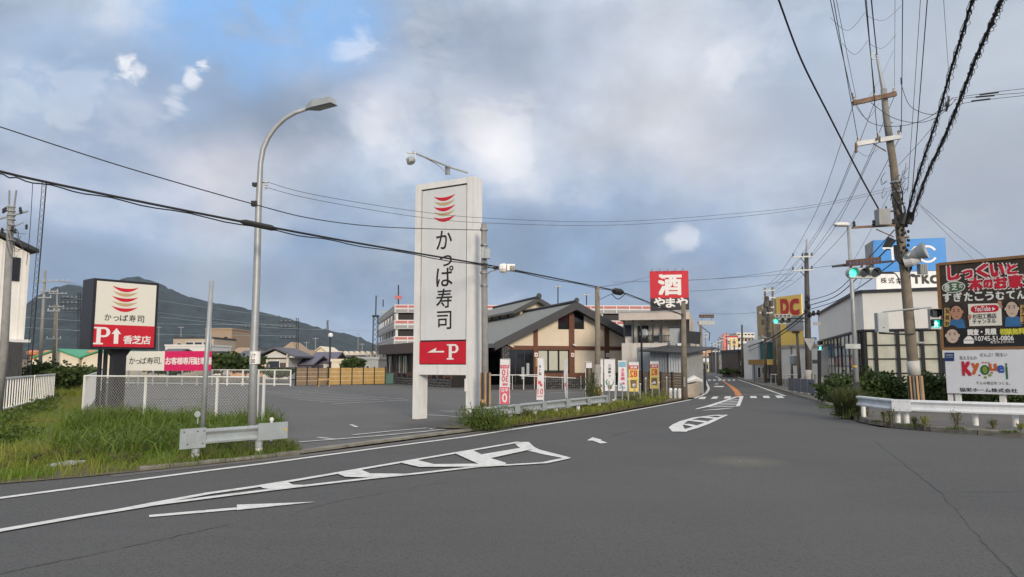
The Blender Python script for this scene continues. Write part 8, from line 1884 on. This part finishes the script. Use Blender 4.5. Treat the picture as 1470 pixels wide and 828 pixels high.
# lines going down the street to the dark pole and cluster
k = 0
tg = [(1138, 366, 1098, 414), (1151, 366, 1102, 414), (1165, 365, 1107, 414), (1138, 386, 1098, 424), (1150, 385, 1103, 424), (1165, 384, 1108, 424)]
nm = ['outer left upper', 'middle upper', 'inner right upper', 'outer left lower', 'middle lower', 'inner right lower']
for i, (x, y, x2, y2) in enumerate(tg):
    sx, sy = ((1225, 150), (1257, 143), (1284, 138), (1230, 209), (1260, 204), (1291, 199))[i]
    wire('overhead_line', [(sx, sy, 25.9), ((sx*.45+x*.55), (sy*.42+y*.58)+16, 35), (x, y, 47.8)], .011, nm[i]+' line running from the large pole to the dark street pole', 'thin_cable')
    wire('overhead_line', [(x, y, 47.8), ((x+x2)/2, (y+y2)/2+4, 56), (x2, y2, 66)], .012, nm[i]+' line running from the dark pole to the transformer cluster', 'thin_cable')
for i, pts in enumerate(([(1284, 330, 25.9), (1240, 378, 33), (1200, 418, 40), (1162, 431, 47.6)], [(1286, 345, 25.9), (1240, 390, 33), (1200, 425, 40), (1162, 438, 47.6)], [(1288, 372, 25.9), (1240, 408, 33), (1200, 432, 40), (1162, 444, 47.6)])):
    wire('cable', pts, (.02, .026, .022)[i], ('upper', 'middle', 'lower')[i]+' thick black cable sloping from the large pole down to the dark pole')
for i, pts in enumerate(([(1158, 447, 47.7), (1130, 470, 54), (1100, 488, 62), (1066, 500, 92)], [(1158, 452, 47.7), (1128, 476, 54), (1098, 494, 62), (1068, 506, 92)])): wire('cable', pts, (.05, .03)[i], ('upper', 'lower')[i]+' black cable swooping from the dark pole down the far street')
for i, (a, b_) in enumerate((((975, 403, 48), (1137, 386, 48)), ((990, 418, 48), (1138, 402, 48)), ((1006, 449, 50), (1110, 446, 66)))): wire('overhead_line', [a, ((a[0]+b_[0])/2, (a[1]+b_[1])/2+3, (a[2]+b_[2])/2), b_], .012, ('topmost', 'middle', 'lowest')[i]+' thin wire stretched across the street to the red and black roof sign side', 'thin_cable')
for i, (a, b_) in enumerate((((880, 405, 55), (1137, 393, 48)), ((860, 412, 31), (940, 395, 55)))) : wire('overhead_line', [a, ((a[0]+b_[0])/2, (a[1]+b_[1])/2+2, (a[2]+b_[2])/2), b_], .012, ('long faint wire above the restaurant ridge reaching the dark pole', 'short faint wire above the slim pole')[i], 'thin_cable')
wire('overhead_line', [(1162, 385, 47.8), (1196, 381, 36), (1218, 378, 24.3)], .012, 'thin wire between the dark pole and the near signal arm', 'thin_cable')
for i, (a, b_) in enumerate((((1320, 293, 26), (1415, 370, 30)), ((1322, 297, 26), (1400, 375, 40)), ((1290, 237, 26), (1345, 175, 24)))): wire('overhead_line', [a, ((a[0]+b_[0])/2, (a[1]+b_[1])/2+1, (a[2]+b_[2])/2), b_], .008, ('thin wire falling from the large pole towards the dark billboard', 'second thin wire falling behind the dark billboard', 'thin brace wire from the large pole up to the left bundle')[i], 'thin_cable')
for i, (x, y, x2, y2) in enumerate(((1290, 250, 1215, 392), (1255, 345, 1222, 437), (1240, 150, 1283, 72))): wire('overhead_line', [(x, y, 26), ((x+x2)/2, (y+y2)/2+5, 27), (x2, y2, 29)], .006, ('faint wire crossing behind the near signal', 'faint short wire falling left of the street lamp', 'faint wire above the upper crossarm')[i], 'thin_cable')
for i, (x0, y0, x1, y1, sg) in enumerate(((1192, 25, 1242, 18, 22), (1209, 62, 1246, 58, 18), (1243, 22, 1294, 8, 14), (1247, 62, 1286, 50, 13), (1228, 152, 1262, 148, 20), (1230, 216, 1262, 212, 10))): wire('jumper_cable', [(x0, y0, 21+i*.8), ((x0+x1)/2, (y0+y1)/2+sg, 21+i*.8), (x1, y1, 21+i*.8)], .006, 'thin drooping spacer loop, '+('topmost left', 'second left', 'topmost right', 'second right', 'below the upper crossarm', 'below the lower crossarm')[i], 'thin_cable')
# distant town lines on the left
for i, (a, b_) in enumerate((((-20, 452, 90), (420, 466, 110)), ((-20, 466, 90), (425, 482, 110)), ((230, 455, 110), (545, 475, 110)), ((85, 403, 60), (427, 458, 118)), ((90, 425, 60), (427, 470, 118)))): wire('overhead_line', [a, ((a[0]+b_[0])/2, (a[1]+b_[1])/2+5, (a[2]+b_[2])/2), b_], .02, 'pale distant line number crossing before the mountain'.replace('number ', ('highest left ', 'lower left ', 'right ', 'sloping upper ', 'sloping lower ')[i]), 'galvanised')

# ------------------------------------------------------------------ air
m = MB(); m.box(F((0, 0, 0)), -3500, 3500, -3500, 3500, -2, 520)
hz = bpy.data.materials.new('haze'); hz.use_nodes = True; nt = hz.node_tree; nt.nodes.remove(nt.nodes['Principled BSDF']); pv = nt.nodes.new('ShaderNodeVolumePrincipled'); pv.inputs['Density'].default_value = 0.4e-4; pv.inputs['Color'].default_value = (.70, .84, 1, 1); pv.inputs['Anisotropy'].default_value = .2
nt.links.new(pv.outputs[0], nt.nodes['Material Output'].inputs['Volume']); MATS['haze'] = hz
struct('haze', m, 'haze')['kind'] = 'stuff'
